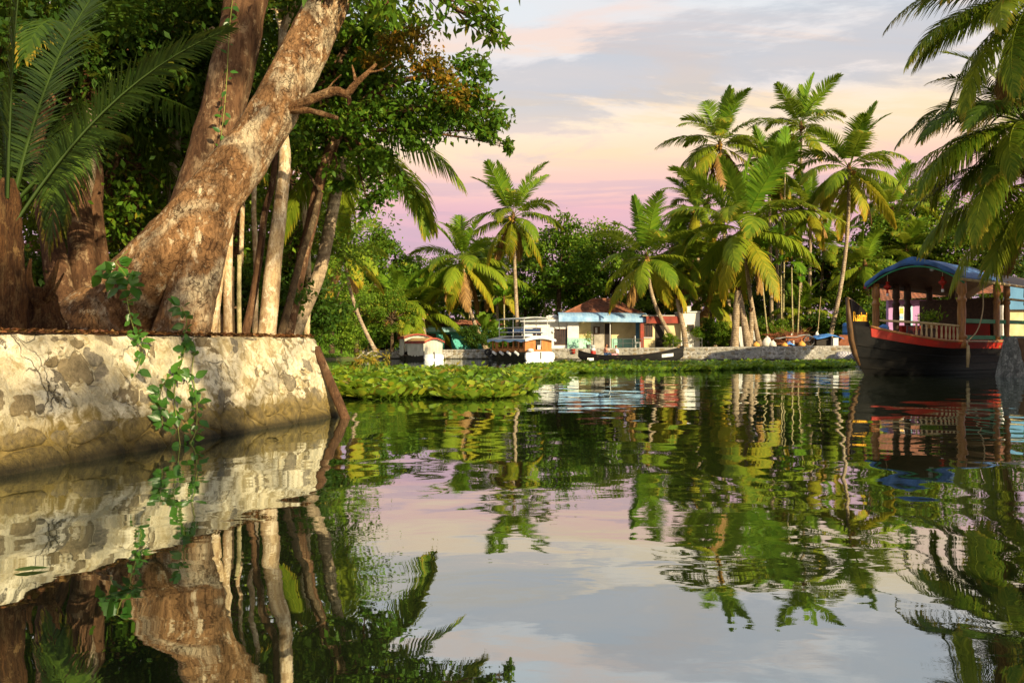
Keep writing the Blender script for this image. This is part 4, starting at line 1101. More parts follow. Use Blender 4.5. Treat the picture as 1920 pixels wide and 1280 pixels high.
wp2 = [WP(360, 650), WP(352, 700), WP(362, 750), WP(360, 810), WP(345, 845, .03)]
wp3 = [WP(330, 690), WP(300, 720), WP(292, 760), WP(300, 800)]
top_v = [P(340, 575, 9.75), P(350, 600, 9.75), P(346, 625, 9.8), WP(345, 642)]
vine('hanging_vine', 'leafy green vine trailing down the plaster wall into the water', [top_v, wp, wp2, wp3, wp2[1:], wp3], 150, .125, 5)
vine('hanging_vine', 'shorter green vine hanging over the wall top, left of the long one', [[P(238, 560, 9.2), P(246, 600, 9.1), WP(248, 635)], [WP(248, 635), WP(258, 665), WP(247, 700)]], 30, .12, 6)
vine('trunk_creeper', 'clump of green creeper leaves clinging to the base of the huge trunk', [[P(190, 500, 9.75), P(215, 525, 9.7), P(240, 560, 9.7)], [P(215, 490, 9.8), P(235, 515, 9.75), P(250, 545, 9.7)], [P(240, 470, 9.9), P(205, 500, 9.8), P(180, 520, 9.8)]], 34, .16, 7)
vine('trunk_creeper', 'thin creeper with small leaves climbing the rear upright stem', [[P(405, 320, 11.0), P(418, 230, 11.15), P(425, 150, 11.3), P(430, 60, 11.5), P(436, 0, 11.6)]], 30, .10, 8)
# dead leaves along the wall top
rg = np.random.default_rng(12); n = 2600
uu = rg.uniform(11, U1 + .3, n); off = -rg.random(n) ** 1.6 * 0.5 + 0.02
c = wall_pt(uu, np.full(n, ZW), np.zeros(n)); c[:, 0] += wnrm[0] * off; c[:, 1] += wnrm[1] * off; c[:, 2] = ZW + .01 + rg.random(n) ** 2 * .05
V, F = leaf_quads(c, rg, .085, 0, aspect=.45, fold=.2)
V = V.reshape(-1, 4, 3); V[:, :, 2] = np.maximum(V[:, :, 2] * .4 + (ZW + .02) * .6, ZW + .004); V = V.reshape(-1, 3)
o = link('leaf_litter', np_mesh('leaf_litter', V, F, rg.random(n)), MT['litter']); tag(o, 'reddish brown fallen leaves along the top of the near wall', 'leaves', kind='stuff')
# pole leaning at the wall corner
pp = [P(592, 652, 12.75), P(620, 718, 12.6), P(652, 795, 12.4)]
mb = MB(); pts, rad = smooth_path(pp, [.07, .075, .08], 4); mb.tube(pts, rad, 10, wob=.08)
tag(mb.build('wooden_pole', MT['bark_brown'], None, smooth=True, base=tuple(map(float, pp[2]))), 'brown wooden pole leaning against the end of the near wall', 'pole')
# ================================================================== FAR BANK: trees
def FB(px, d):
    x = (px - CX) / FPX * d
    return (x, d, zfar(max(-16, min(x, 30))) - .05)
# coconut palms: crown pixel, foot pixel, distance
FP = [
    ('great coconut palm with wide crown and upright centre leaves, right of the white outhouse', (1392, 432), 1424, 63, 1.30, (2, 4, 5, 5, 4, 4, 1), 12, .21, .12, .10, 3),
    ('tall coconut palm with golden hanging leaves and a long pale trunk', (1592, 318), 1553, 66, 1.05, (1, 5, 4, 4, 6, 6, 1), 16, .20, .13, .30, 5),
    ('coconut palm with feathery crown high above the great wide palm', (1350, 272), 1372, 72, 1.05, (2, 3, 5, 5, 4, 3, 5), 8, .2, .13, .10, 8),
    ('farthest high coconut palm, crown between two nearer crowns', (1502, 238), 1500, 80, .95, (2, 4, 4, 4, 3, 2, 0), 4, .2, .13, .08, 12),
    ('leaning coconut palm beside the tiled house with leaves over its roof', (1213, 486), 1272, 63, 1.0, (2, 4, 4, 4, 4, 3, 1), 14, .19, .12, .25, 15),
    ('upright coconut palm behind the upper deck boat', (962, 408), 972, 67, .90, (1, 5, 4, 5, 3, 4, 2), 6, .2, .12, .06, 21),
    ('leaning coconut palm with orange drooping leaves left of the upright one', (868, 492), 912, 66, .92, (1, 4, 4, 4, 5, 5, 3), 8, .19, .12, .25, 24),
    ('small golden coconut palm behind the long pale trunk', (1622, 498), 1640, 72, .80, (1, 3, 4, 4, 4, 3, 1), 5, .2, .13, .08, 27),
    ('yellowing leaning palm near the left bank trees', (645, 470), 706, 46, .58, (1, 3, 4, 4, 4, 3, 2), 2, .12, .08, .2, 33),
    ('short dark palm in front of the turquoise house', (792, 585), 800, 67, .86, (1, 4, 4, 4, 4, 3, 1), 3, .17, .12, .05, 36),
    ('bent brown palm left of the curtained boats', (745, 570), 758, 65, .72, (1, 3, 4, 4, 3, 4, 3), 2, .15, .1, .6, 39),
    ('dark coconut palm behind the leaning palm of the tiled house', (1262, 470), 1285, 74, .95, (1, 3, 4, 4, 4, 3, 1), 4, .2, .12, .1, 44),
    ('dark coconut palm below the two high crowns', (1455, 400), 1462, 78, .95, (1, 3, 5, 5, 4, 3, 1), 4, .2, .12, .08, 47),
    ('dark low palm between the areca stems and the long pale trunk', (1545, 470), 1530, 82, .9, (1, 3, 4, 4, 4, 3, 1), 3, .2, .12, .05, 50),
    ('low palm spreading over the rubbish heap', (1500, 585), 1498, 70, .62, (1, 3, 4, 4, 3, 2, 1), 0, .14, .1, .05, 55),
    ('coconut palm crown at the right beyond the houseboat canopy', (1700, 470), 1712, 78, .85, (1, 3, 4, 5, 4, 3, 0), 3, .2, .12, .05, 58),
    ('short palm beside the trunks at the end of the outhouse', (1330, 560), 1340, 68, .72, (1, 3, 4, 4, 3, 3, 2), 2, .16, .11, .1, 59),
    ('coconut palm half hidden between the two highest crowns', (1442, 318), 1448, 74, .80, (2, 4, 5, 5, 4, 3, 1), 6, .2, .13, .08, 62),
    ('coconut palm crown left behind the great wide palm', (1305, 392), 1318, 72, .80, (2, 4, 5, 5, 5, 4, 1), 6, .2, .13, .12, 65),
    ('coconut palm low right of the great wide palm', (1520, 392), 1516, 75, .80, (2, 4, 5, 5, 4, 3, 1), 6, .2, .13, .1, 68),
    ('coconut palm between the golden palm and the near right palms', (1672, 395), 1668, 82, 1.0, (2, 4, 5, 5, 4, 3, 1), 4, .2, .13, .1, 71),
    ('low coconut palm right of the tiled house, above the outhouse', (1300, 500), 1312, 70, .8, (1, 4, 5, 5, 4, 3, 1), 4, .18, .12, .12, 74),
    ('low spreading palm left of the white wing behind the banana plants', (930, 520), 936, 72, .72, (1, 4, 5, 5, 4, 3, 1), 4, .18, .12, .1, 77),
]
for lab, c, f, d, s_, cnts, nuts, r0, r1, bend, sd in FP:
    palm('coconut_palm', lab, FB(f, d), P(c[0], c[1], d), FAR, cnts, s_, r0, r1, bend, sd, nuts, group='coconut palms on the far bank')

# areca palms: ringed thin stems with short bright leaves
ARF = {k: [frond_mesh('frond', L_, R(e), R(dr), 20, .75, hg, .3, 700 + i, MT['areca'], .13, sweep=(60, 22), petiole=.12) for i, (L_, e, dr) in enumerate(v)]
       for k, v, hg in (('spear', [(1.6, 84, 10)], .05), ('up', [(2.0, 66, 60), (1.9, 58, 80)], .25), ('mid', [(2.0, 40, 90), (2.1, 30, 85)], .4), ('out', [(2.0, 8, 70)], .55), ('low', [(1.9, -15, 55)], .6), ('hang', [(1.8, -40, 40)], .6), ('dead', [(1.6, -60, 20)], .6))}
for lab, c, f, d, s_, sd in (
        ('bright green areca palm between the two tallest coconut palms', (1472, 300), 1468, 69, 1.35, 1), ('bright areca palm low left of the long pale coconut trunk', (1484, 488), 1487, 66, 1.0, 2),
        ('thin areca palm right of the great coconut palm trunk', (1425, 470), 1442, 65, .9, 3), ('thin areca palm with straight stem behind the handcart', (1464, 455), 1466, 67, .95, 4),
        ('areca palm with yellow stem beside the long pale trunk', (1500, 520), 1494, 67, .8, 5), ('slim areca palm whose tip rises over the trees left of the tiled house', (1108, 478), 1112, 76, .9, 6),
        ('slim areca palm behind the banana plants', (945, 560), 946, 69, .8, 7), ('slim areca palm with bent tip at the middle of the turquoise house', (882, 520), 878, 71, .7, 8),
        ('areca palm left of the upright coconut palm', (1020, 505), 1024, 74, .8, 9)):
    palm('areca_palm', lab, FB(f, d), P(c[0], c[1], d), ARF, (1, 3, 3, 2, 1, 0, 0), s_, .075, .06, .08, 300 + sd, 0, bark='bark_areca', group='areca palms on the far bank')

# bare thick trunks by the rubbish heap
for lab, rows in (('thick short palm trunk with a bright patch, left of the leaning trunks', [(1377, 655, 62, 17), (1379, 620, 62, 14), (1381, 580, 62, 13), (1384, 545, 62, 12)]),
                  ('leaning palm trunk crossing the white sheet', [(1404, 655, 61.6, 19), (1398, 620, 61.8, 14), (1391, 580, 62, 12), (1386, 552, 62, 11)]),
                  ('short brown trunk behind the leaning ones', [(1406, 652, 63, 12), (1408, 615, 63, 10), (1409, 585, 63, 9)]),
                  ('dark brown trunk beside the red lintel shop', [(1286, 655, 63.2, 12), (1282, 620, 63.2, 10), (1276, 590, 63.2, 9), (1270, 560, 63.4, 8)])):
    b = P(*rows[0][:3]); b[2] = zfar(b[0]) - .05
    root = thing('bare_palm', b, lab, 'palm tree', 'bare trunks on the far bank')
    mb = MB(); bark_tube(mb, rows, 10, 4, .06, 2); mb.build('trunk', MT['bark_palm'], root, smooth=True)
    # leaf stubs at the top
    m2 = MB(); tp = P(*rows[-1][:3])
    for a in range(5):
        m2.tube([tp + np.array((0, 0, -.1)), tp + np.array((math.cos(a * 1.26) * .25, math.sin(a * 1.26) * .25, .35))], [.08, .03], 5)
    m2.build('leaf_stub', MT['fibre'], root, smooth=True)

# broad-leaved trees, each at its own place
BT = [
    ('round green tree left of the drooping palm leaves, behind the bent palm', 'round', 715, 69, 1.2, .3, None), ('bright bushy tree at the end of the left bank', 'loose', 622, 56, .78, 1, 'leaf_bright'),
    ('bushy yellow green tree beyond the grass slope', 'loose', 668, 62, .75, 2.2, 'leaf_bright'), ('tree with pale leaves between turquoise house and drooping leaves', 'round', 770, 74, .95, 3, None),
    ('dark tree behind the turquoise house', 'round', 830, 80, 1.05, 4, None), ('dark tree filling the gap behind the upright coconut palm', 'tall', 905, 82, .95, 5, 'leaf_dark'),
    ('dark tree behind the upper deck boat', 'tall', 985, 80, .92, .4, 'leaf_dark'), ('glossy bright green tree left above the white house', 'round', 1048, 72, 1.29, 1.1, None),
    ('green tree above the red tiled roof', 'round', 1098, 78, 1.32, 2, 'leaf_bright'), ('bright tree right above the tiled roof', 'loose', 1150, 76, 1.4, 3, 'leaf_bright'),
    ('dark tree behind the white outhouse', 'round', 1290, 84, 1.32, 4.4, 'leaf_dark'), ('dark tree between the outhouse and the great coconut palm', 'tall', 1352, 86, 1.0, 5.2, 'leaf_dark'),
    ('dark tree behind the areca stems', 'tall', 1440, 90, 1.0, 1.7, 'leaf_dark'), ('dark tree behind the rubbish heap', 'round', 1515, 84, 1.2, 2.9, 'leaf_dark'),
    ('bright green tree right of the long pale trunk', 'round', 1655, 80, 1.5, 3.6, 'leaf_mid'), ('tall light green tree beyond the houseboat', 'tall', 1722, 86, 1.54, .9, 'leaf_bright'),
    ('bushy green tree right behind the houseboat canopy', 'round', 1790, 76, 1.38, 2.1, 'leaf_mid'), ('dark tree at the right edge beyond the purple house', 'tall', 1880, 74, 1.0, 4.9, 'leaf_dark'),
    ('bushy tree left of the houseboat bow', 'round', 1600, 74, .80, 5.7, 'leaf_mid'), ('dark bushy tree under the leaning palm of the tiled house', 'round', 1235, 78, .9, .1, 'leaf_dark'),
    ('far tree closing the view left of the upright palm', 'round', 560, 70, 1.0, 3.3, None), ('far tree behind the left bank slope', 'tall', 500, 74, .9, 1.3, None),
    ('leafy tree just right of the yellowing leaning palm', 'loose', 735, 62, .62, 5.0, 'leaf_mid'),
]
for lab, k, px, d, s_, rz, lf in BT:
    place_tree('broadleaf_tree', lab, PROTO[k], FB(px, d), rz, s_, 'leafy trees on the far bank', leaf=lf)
# a far wood that closes the gaps, read as one mass
rg = np.random.default_rng(9)
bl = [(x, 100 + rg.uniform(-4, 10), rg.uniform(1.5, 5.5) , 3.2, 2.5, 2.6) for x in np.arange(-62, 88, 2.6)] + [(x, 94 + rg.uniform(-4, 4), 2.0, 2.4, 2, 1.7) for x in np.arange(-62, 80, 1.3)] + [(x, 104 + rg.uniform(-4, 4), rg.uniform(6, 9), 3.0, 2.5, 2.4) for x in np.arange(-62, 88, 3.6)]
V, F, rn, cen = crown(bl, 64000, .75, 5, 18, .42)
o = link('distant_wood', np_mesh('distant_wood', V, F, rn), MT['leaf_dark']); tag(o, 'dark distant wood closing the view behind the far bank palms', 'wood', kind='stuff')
# shrubs at the foot
SH = [('bush at the water end of the grass slope', 640, 57, .95, 'leaf_bright'), ('dark bush against the left end of the far wall', 690, 63.5, .9, 'leaf_mid'), ('bush behind the left bank corner', 600, 52, 1.0, 'leaf_mid'),
      ('dense dark bush between the two moored boats', 885, 65.5, .72, 'leaf_dark'), ('small bush at the foot of the upright coconut palm', 925, 66, .7, 'leaf_mid'),
      ('bush right of the white outhouse', 1330, 65, .85, 'leaf_mid'), ('bright bush behind the great palm foot', 1352, 66, .75, 'leaf_bright'), ('yellow green bush in front of the red lintel shop', 1255, 62.6, .42, 'leaf_bright'),
      ('bush behind the white sheet', 1400, 68, .9, 'leaf_dark'), ('yellow green bush above the handcart', 1462, 66, .8, 'leaf_bright'), ('dark bush above the blue tarpaulin', 1530, 68, 1.0, 'leaf_dark'),
      ('bush behind the houseboat bow', 1590, 66, 1.1, 'leaf_mid'), ('tall bush right of the houseboat bow', 1640, 68, 1.5, 'leaf_mid'), ('bush between bow and canopy post', 1665, 60, 1.2, 'leaf_dark'), ('bush left of the turquoise house', 725, 66, 1.1, 'leaf_mid'),
      ('bush near the grass slope top', 665, 66, 1.3, 'leaf_mid'), ('low bush right of the bare trunks', 1425, 70, .9, 'leaf_mid')]
for i, (lab, px, d, s_, lf) in enumerate(SH):
    place_tree('shrub', lab, PROTO['bush'], FB(px, d), i * 1.9, s_, 'shrubs on the far bank', 'shrub', leaf=lf)
# banana plants
def banana_leaf():
    V, F, rn = [], [], []
    n_ = 9
    for i in range(n_):
        u = i / (n_ - 1); x = 2.2 * u * math.cos(u * .9); z = 2.2 * (u * .75 - .55 * u ** 2.4) ; w = .30 * math.sin(math.pi * min(u * .93 + .06, 1)) ** .6
        V += [(x, -w, z + .08 * w), (x, 0, z - .05), (x, w, z + .08 * w)]
    for i in range(n_ - 1):
        for j in range(2):
            F.append((i * 3 + j, i * 3 + j + 1, i * 3 + j + 4, i * 3 + j + 3)); rn.append(.3 + .5 * ((i * 7 + j * 3) % 5) / 5)
    me = np_mesh('leaf', np.array(V), np.array(F), rn); me.materials.append(MT['banana']); return me
BL = banana_leaf()
for i, (lab, px, d, h, s_) in enumerate((('tall banana plant with broad leaves beside the upper deck boat', 908, 66.5, 1.8, 1.15), ('banana plant half behind the taller one', 926, 67.5, 1.3, .95), ('banana plant left of the upper deck boat bow', 893, 68, 1.1, .85), ('banana plant with bright leaves right of the handcart', 1440, 67, .9, .7))):
    b = FB(px, d); root = thing('banana_plant', b, lab, 'plant', 'banana plants')
    MB().tube([b, (b[0], b[1], b[2] + h * .6), (b[0] + .05, b[1], b[2] + h)], [.14, .11, .07], 8).build('stem', MT['petiole'], root, smooth=True)
    rs = random.Random(i)
    for k in range(8):
        o = link('leaf', BL, None, root); a = k * 2.4 + rs.uniform(-.3, .3)
        o.matrix_local = Matrix.Translation((0, 0, h * rs.uniform(.9, 1.02))) @ Matrix.Rotation(a, 4, 'Z') @ Matrix.Rotation(R(rs.uniform(-60, 5)), 4, 'Y') @ Matrix.Diagonal((s_, s_, s_, 1))

# ------------------------------------------------------------------ right bank palms (near)
rp = thing('coconut_palm', (20.2, 26.2, 1.35), 'near coconut palm at the right edge with dark drooping leaves above the houseboat', 'palm tree')
def near_palm(root, base, top, rows, r0=.17, r1=.12):
    pts, rad = palm_trunk(base, top, r0, r1, .15); MB().tube(pts, rad, 12).build('trunk', MT['bark_palm'], root, smooth=True)
    tp = np.array(top)
    MB().tube([tp - np.array((0, 0, .5)), tp, tp + np.array((0, 0, .5))], [.17, .24, .08], 9, wob=.3).build('crown_shaft', MT['fibre'], root, smooth=True)
    for i, (k, az, sc, roll) in enumerate(rows):
        set_frond(root, NEAR[k][i % 3], tp + np.array((0, 0, .1)), R(az), sc, roll)
c1 = P(1925, 235, 26)
near_palm(rp, (20.2, 26.2, 1.35), tuple(c1), (('out', 178, 1.08, .25), ('low', 200, 1.1, -.3), ('low', 165, 1.05, .3), ('hang', 220, 1.05, -.2), ('hang', 185, 1.08, .35), ('mid', 190, .85, 0), ('out', 215, 1, -.3), ('mid', 150, .9, 0), ('up', 120, .9, 0), ('out', 100, .95, 0), ('low', 130, 1, 0), ('low', 250, 1.05, 0), ('hang', 150, 1, 0), ('out', 300, 1, 0), ('mid', 340, 1, 0), ('up', 40, 1, 0), ('low', 20, 1, 0), ('dead', 190, .9, 0), ('hang', 262, 1, 0), ('mid', 240, .85, 0), ('spear', 0, .8, 0),
    ('low', 182, 1.1, .1), ('low', 222, 1.05, .3), ('hang', 202, 1.12, .1), ('out', 195, 1.05, -.2), ('hang', 168, 1.1, -.3), ('out', 235, 1, .2), ('low', 148, 1.05, 0), ('dead', 205, .8, .3), ('hang', 236, 1.1, .4)))
rp2 = thing('coconut_palm', (21.5, 24.0, 1.35), 'taller near palm at the top right corner with long arching leaf against the sky', 'palm tree')
c2 = P(1940, 0, 25)
near_palm(rp2, (21.5, 24.0, 1.35), tuple(c2), (('out', 172, 1.12, .1), ('low', 192, 1.05, -.5), ('hang', 205, 1.1, .3), ('low', 160, 1.0, .3), ('hang', 175, 1.0, -.3), ('dead', 195, 1.0, 0), ('dead', 215, .9, 0), ('mid', 150, .9, 0), ('mid', 205, .9, 0), ('up', 90, .9, 0), ('out', 230, 1, 0), ('low', 240, 1, 0), ('out', 120, 1, 0), ('hang', 140, 1, 0), ('low', 300, 1, 0), ('out', 20, 1, 0), ('mid', 330, 1, 0),
    ('low', 180, 1.1, .2), ('out', 205, 1.05, -.2), ('hang', 222, 1.1, .2), ('low', 215, 1.05, .3), ('hang', 190, 1.1, 0), ('dead', 175, 1.0, .2)))
rp3 = thing('coconut_palm', (21.8, 27.6, 1.35), 'palm behind the near one, its golden leaves hanging low at the right edge', 'palm tree')
c3 = P(1955, 345, 27)
near_palm(rp3, (21.8, 27.6, 1.35), tuple(c3), (('low', 185, 1.0, .2), ('hang', 200, 1.0, .1), ('hang', 170, 1.0, -.1), ('out', 160, 1.0, 0), ('mid', 180, 1, 0), ('out', 215, 1, 0), ('up', 200, .9, 0), ('low', 230, 1, 0), ('hang', 240, 1, 0), ('low', 140, 1, 0), ('mid', 100, 1, 0), ('dead', 180, .9, 0), ('low', 170, 1.05, -.3), ('hang', 185, 1.1, .3), ('out', 190, 1.0, .2), ('low', 205, 1.05, .1), ('hang', 218, 1.1, -.2)))
# trees out of frame shade the houseboat; loose ones added to dapple left bank
for i, (lab, k, x, y, s_) in enumerate((('dense shade tree on the right bank nearest the houseboat', 'round', 22.8, 23.2, .88), ('dense shade tree inland of the houseboat', 'round', 26.5, 25.5, .92), ('third dense shade tree by the right bank path', 'round', 24.6, 19.0, .85), ('loose unseen tree added behind the viewer to dapple the left bank', 'veil', 10.8, -8.6, 1.5), ('tall unseen tree added behind the viewer to shade the left edge', 'veil', 4.6, -10.0, 1.5))):
    place_tree('shade_tree', lab, PROTO[k], (x, y, 1.38), i * 1.1, s_, 'shade trees on the right bank')

# ------------------------------------------------------------------ water hyacinth
def hyacinth(name, poly, n, size, seed, label, hfac=1.0, gap=.42):
    rg = np.random.default_rng(seed); pts = []
    poly = np.array(poly); lo, hi = poly.min(0), poly.max(0)
    def inside(x, y):
        c = np.zeros(len(x), bool)
        for i in range(len(poly)):
            a, b = poly[i], poly[i - 1]
            k = ((a[1] > y) != (b[1] > y)) & (x < (b[0] - a[0]) * (y - a[1]) / (b[1] - a[1] + 1e-12) + a[0]); c ^= k
        return c
    X = np.empty(0); Y = np.empty(0)
    while len(X) < n:
        x = rg.uniform(lo[0], hi[0], n * 2); y = rg.uniform(lo[1], hi[1], n * 2)
        jx = x + (fbm(x * .8, y * .8, 3) - .5) * 1.6; jy = y + (fbm(x * .8 + 50, y * .8, 3) - .5) * 1.6
        ok = inside(jx, jy) & (fbm(x * .9 + 9, y * 1.6, 3) > gap)
        X = np.concatenate([X, x[ok]]); Y = np.concatenate([Y, y[ok]])
    X, Y = X[:n], Y[:n]
    # rosettes of spoon-shaped leaves on stalks
    k = 7
    a = rg.random((n, k)) * 6.28; tall = (.10 + .30 * fbm(X * .7, Y * .7, 3) ** 1.5)[:, None] * rg.uniform(.4, 1.1, (n, k)) * np.where(rg.random((n, 1)) < .10, 2.3, 1.0) * hfac
    out_ = rg.uniform(.05, .22, (n, k)) * size / .14
    base = np.stack([X[:, None] + 0 * a, Y[:, None] + 0 * a, 0 * a - .01], -1)
    tipp = base + np.stack([np.cos(a) * out_, np.sin(a) * out_, tall], -1)
    d = norm(np.stack([np.cos(a), np.sin(a), rg.uniform(.1, 1.3, (n, k))], -1)); s = norm(np.stack([-np.sin(a), np.cos(a), rg.normal(0, .25, (n, k))], -1))
    L_ = (size * rg.uniform(.7, 1.35, (n, k)))[..., None]
    nn = np.cross(d, s)
    ring = [tipp, tipp + d * L_ * .3 + s * L_ * .42 + nn * L_ * .1, tipp + d * L_ * .75 + s * L_ * .38 + nn * L_ * .08, tipp + d * L_, tipp + d * L_ * .75 - s * L_ * .38 + nn * L_ * .08, tipp + d * L_ * .3 - s * L_ * .42 + nn * L_ * .1]
    V1 = np.stack(ring, 2).reshape(-1, 3); m_ = n * k
    F1 = np.concatenate([np.arange(m_)[:, None] * 6 + np.array([[0, 1, 2, 3]]), np.arange(m_)[:, None] * 6 + np.array([[0, 3, 4, 5]])])
    st_ = s * .012
    V2 = np.stack([base - st_, base + st_, tipp + st_, tipp - st_], 2).reshape(-1, 3); F2 = np.arange(m_ * 4).reshape(-1, 4) + len(V1)
    tone = np.clip(rg.beta(2, 2.2, (n, k)) + (fbm(X * .5, Y * .5, 3)[:, None] - .5) * .9, 0, 1).ravel()
    me = np_mesh(name, np.concatenate([V1, V2]), np.concatenate([F1, F2]), np.concatenate([tone, tone, tone * .7]))
    o = link(name, me, MT['leaf_hyac']); return tag(o, label, 'water plants', kind='stuff')
def WPX(px, py):
    d = CAMH * FPX / (py - HOR); return ((px - CX) / FPX * d, d)
hyacinth('water_hyacinth', [WPX(600, 742), WPX(655, 750), WPX(760, 748), WPX(850, 744), WPX(905, 748), WPX(960, 744), WPX(1002, 738), WPX(1003, 729), WPX(930, 722), WPX(860, 716), WPX(800, 706), WPX(720, 702), WPX(650, 700), WPX(590, 705)], 2300, .18, 1, 'broad bright mat of water hyacinth just beyond the end of the near wall', 0.45, .49)
hyacinth('water_hyacinth', [WPX(960, 715), WPX(1060, 708), WPX(1090, 700), WPX(1180, 697), WPX(1300, 696), WPX(1420, 692), WPX(1540, 690), WPX(1590, 687), WPX(1580, 682), WPX(1400, 682.5), WPX(1200, 683), WPX(1060, 684), WPX(985, 690), WPX(960, 700)], 2600, .2, 2, 'long thin green strip of water hyacinth floating below the far wall', 0.38)
hyacinth('water_hyacinth', [WPX(640, 702), WPX(800, 704), WPX(900, 706), WPX(950, 700), WPX(900, 696), WPX(760, 694), WPX(640, 694)], 420, .17, 3, 'sparse darker water hyacinth behind the broad bright mat', 0.5)
# yellowing weeds standing in the mat
for i, (lab, px, py, hgt) in enumerate((('yellowing tall weed with drooping leaves left in the hyacinth mat', 688, 706, 1.15), ('shorter reddish weed beside the tall yellowing one', 715, 703, .95), ('yellow green weed close to the wooden pole', 662, 712, .8), ('small upright weed at the middle of the mat', 845, 708, .5))):
    x, y = WPX(px, py); root = thing('weed', (x, y, 0), lab, 'plant', 'weeds in the hyacinth mat')
    rs = random.Random(i + 3); mb = MB(); C = []
    for k in range(5):
        tp = (x + rs.uniform(-.45, .45), y + rs.uniform(-.3, .3), hgt * rs.uniform(.6, 1))
        md = ((x + tp[0]) / 2 + rs.uniform(-.05, .05), y, hgt * .45); mb.tube([(x, y, -.1), md, tp], [.02, .014, .006], 5)
        for u in np.linspace(.35, 1, 12): C.append(np.array(md) * (1 - u) + np.array(tp) * u)
    mb.build('stem', MT['petiole'], root)
    C = np.array(C) + np.random.default_rng(i).normal(0, .03, (len(C), 3)); V, F = leaf_quads(C, np.random.default_rng(i), .22, .8, aspect=.35)
    link('foliage', np_mesh('foliage', V - np.array(root.location), F, np.random.default_rng(i).random(len(C))), MT['leaf_weed'], root)
# ================================================================== BUILDINGS
MT['white_wall'] = mat_plain('white_wall', (0.66, 0.67, 0.66), (0.54, 0.55, 0.53), 1.2, .85, .15, dirt=.4, dirtcol=(.35, .31, .22))
MT['mint'] = mat_plain('mint', (0.34, 0.62, 0.50), (0.26, 0.50, 0.40), 1.5, .85, .15, dirt=.3)
MT['cream_wall'] = mat_plain('cream_wall', (0.66, 0.56, 0.32), (0.52, 0.42, 0.22), 1.4, .85, .15, dirt=.4, dirtcol=(.2, .15, .08))
MT['teal_wall'] = mat_plain('teal_wall', (0.12, 0.50, 0.44), (0.08, 0.38, 0.33), 1.2, .8, .15, dirt=.35)
MT['cyan_wall'] = mat_plain('cyan_wall', (0.38, 0.66, 0.72), (0.28, 0.52, 0.58), 1.2, .8, .15, dirt=.3)
MT['blue_wall'] = mat_plain('blue_wall', (0.10, 0.25, 0.42), (0.07, 0.18, 0.32), 1.5, .8, .15)
MT['purple'] = mat_plain('purple', (0.42, 0.24, 0.46), (0.33, 0.18, 0.37), 1.3, .85, .15, dirt=.3)
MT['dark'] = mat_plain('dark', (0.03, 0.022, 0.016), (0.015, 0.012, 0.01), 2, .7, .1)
MT['glass'] = mat_plain('glass', (0.05, 0.05, 0.05), (0.02, 0.02, 0.02), 1, .15, .02, spec=.6)
MT['frame_brown'] = mat_plain('frame_brown', (0.09, 0.04, 0.02), (0.05, 0.025, 0.014), 4, .6, .2)
MT['red_paint'] = mat_plain('red_paint', (0.38, 0.022, 0.010), (0.26, 0.016, 0.008), 2, .5, .15, dirt=.5)
MT['red_faded'] = mat_plain('red_faded', (0.30, 0.05, 0.03), (0.18, 0.035, 0.025), 2, .8, .2, dirt=.5)
MT['tile'] = mat_plain('tile', (0.30, 0.115, 0.06), (0.13, 0.055, 0.035), 2.2, .9, .4, dirt=.5, dirtcol=(.07, .05, .035))
MT['blue_sheet'] = mat_plain('blue_sheet', (0.30, 0.46, 0.62), (0.13, 0.27, 0.48), 1.6, .5, .15, stretch=(1, 1, .5), dirt=.25, dirtcol=(.5, .55, .58))
MT['blue_tarp'] = mat_plain('blue_tarp', (0.09, 0.27, 0.66), (0.045, 0.16, 0.46), 3, .45, .5, dist=.05)
MT['blue_cover'] = mat_plain('blue_cover', (0.05, 0.15, 0.38), (0.022, 0.08, 0.24), 3, .6, .6, dist=.06, dirt=.35, dirtcol=(.10, .13, .16))
MT['grey_sheet'] = mat_plain('grey_sheet', (0.46, 0.48, 0.47), (0.30, 0.32, 0.31), 1.4, .6, .2, dirt=.3)
MT['conc'] = mat_plain('conc', (0.40, 0.38, 0.33), (0.28, 0.26, 0.22), 2, .9, .3, dirt=.4)
MT['iron'] = mat_plain('iron', (0.12, 0.12, 0.12), (0.06, 0.06, 0.06), 5, .5, .2)
MT['rust'] = mat_plain('rust', (0.26, 0.085, 0.035), (0.12, 0.045, 0.025), 4, .85, .4)
MT['white_paint'] = mat_plain('white_paint', (0.66, 0.66, 0.65), (0.50, 0.51, 0.51), 2, .5, .1, dirt=.45, dirtcol=(.28, .26, .21))
MT['wood_orange'] = mat_plain('wood_orange', (0.42, 0.17, 0.045), (0.24, 0.085, 0.022), 5, .45, .2, stretch=(3, 3, .4))
MT['wood_gold'] = mat_plain('wood_gold', (0.36, 0.17, 0.045), (0.20, 0.085, 0.022), 5, .35, .2, stretch=(3, 3, .5), spec=.5)
MT['wood_stem'] = mat_plain('wood_stem', (0.105, 0.050, 0.014), (0.05, 0.025, 0.008), 5, .5, .3, stretch=(3, 3, .5), dirt=.4)
MT['wood_dark'] = mat_plain('wood_dark', (0.085, 0.045, 0.022), (0.04, 0.02, 0.012), 4, .55, .25, stretch=(.6, 3, 3))
MT['bamboo'] = mat_plain('bamboo', (0.50, 0.40, 0.21), (0.34, 0.25, 0.12), 3, .5, .15)
MT['tar'] = mat_plain('tar', (0.009, 0.008, 0.007), (0.004, 0.004, 0.004), 3, .42, .35, stretch=(.4, 1, 2), dist=.03, dirt=.15, dirtcol=(.02, .017, .012), spec=.16)
MT['curtain'] = mat_plain('curtain', (0.46, 0.45, 0.38), (0.34, 0.33, 0.28), 2, .9, .2)
MT['ochre'] = mat_plain('ochre', (0.52, 0.34, 0.13), (0.38, 0.22, 0.08), 3, .8, .3, dirt=.4)
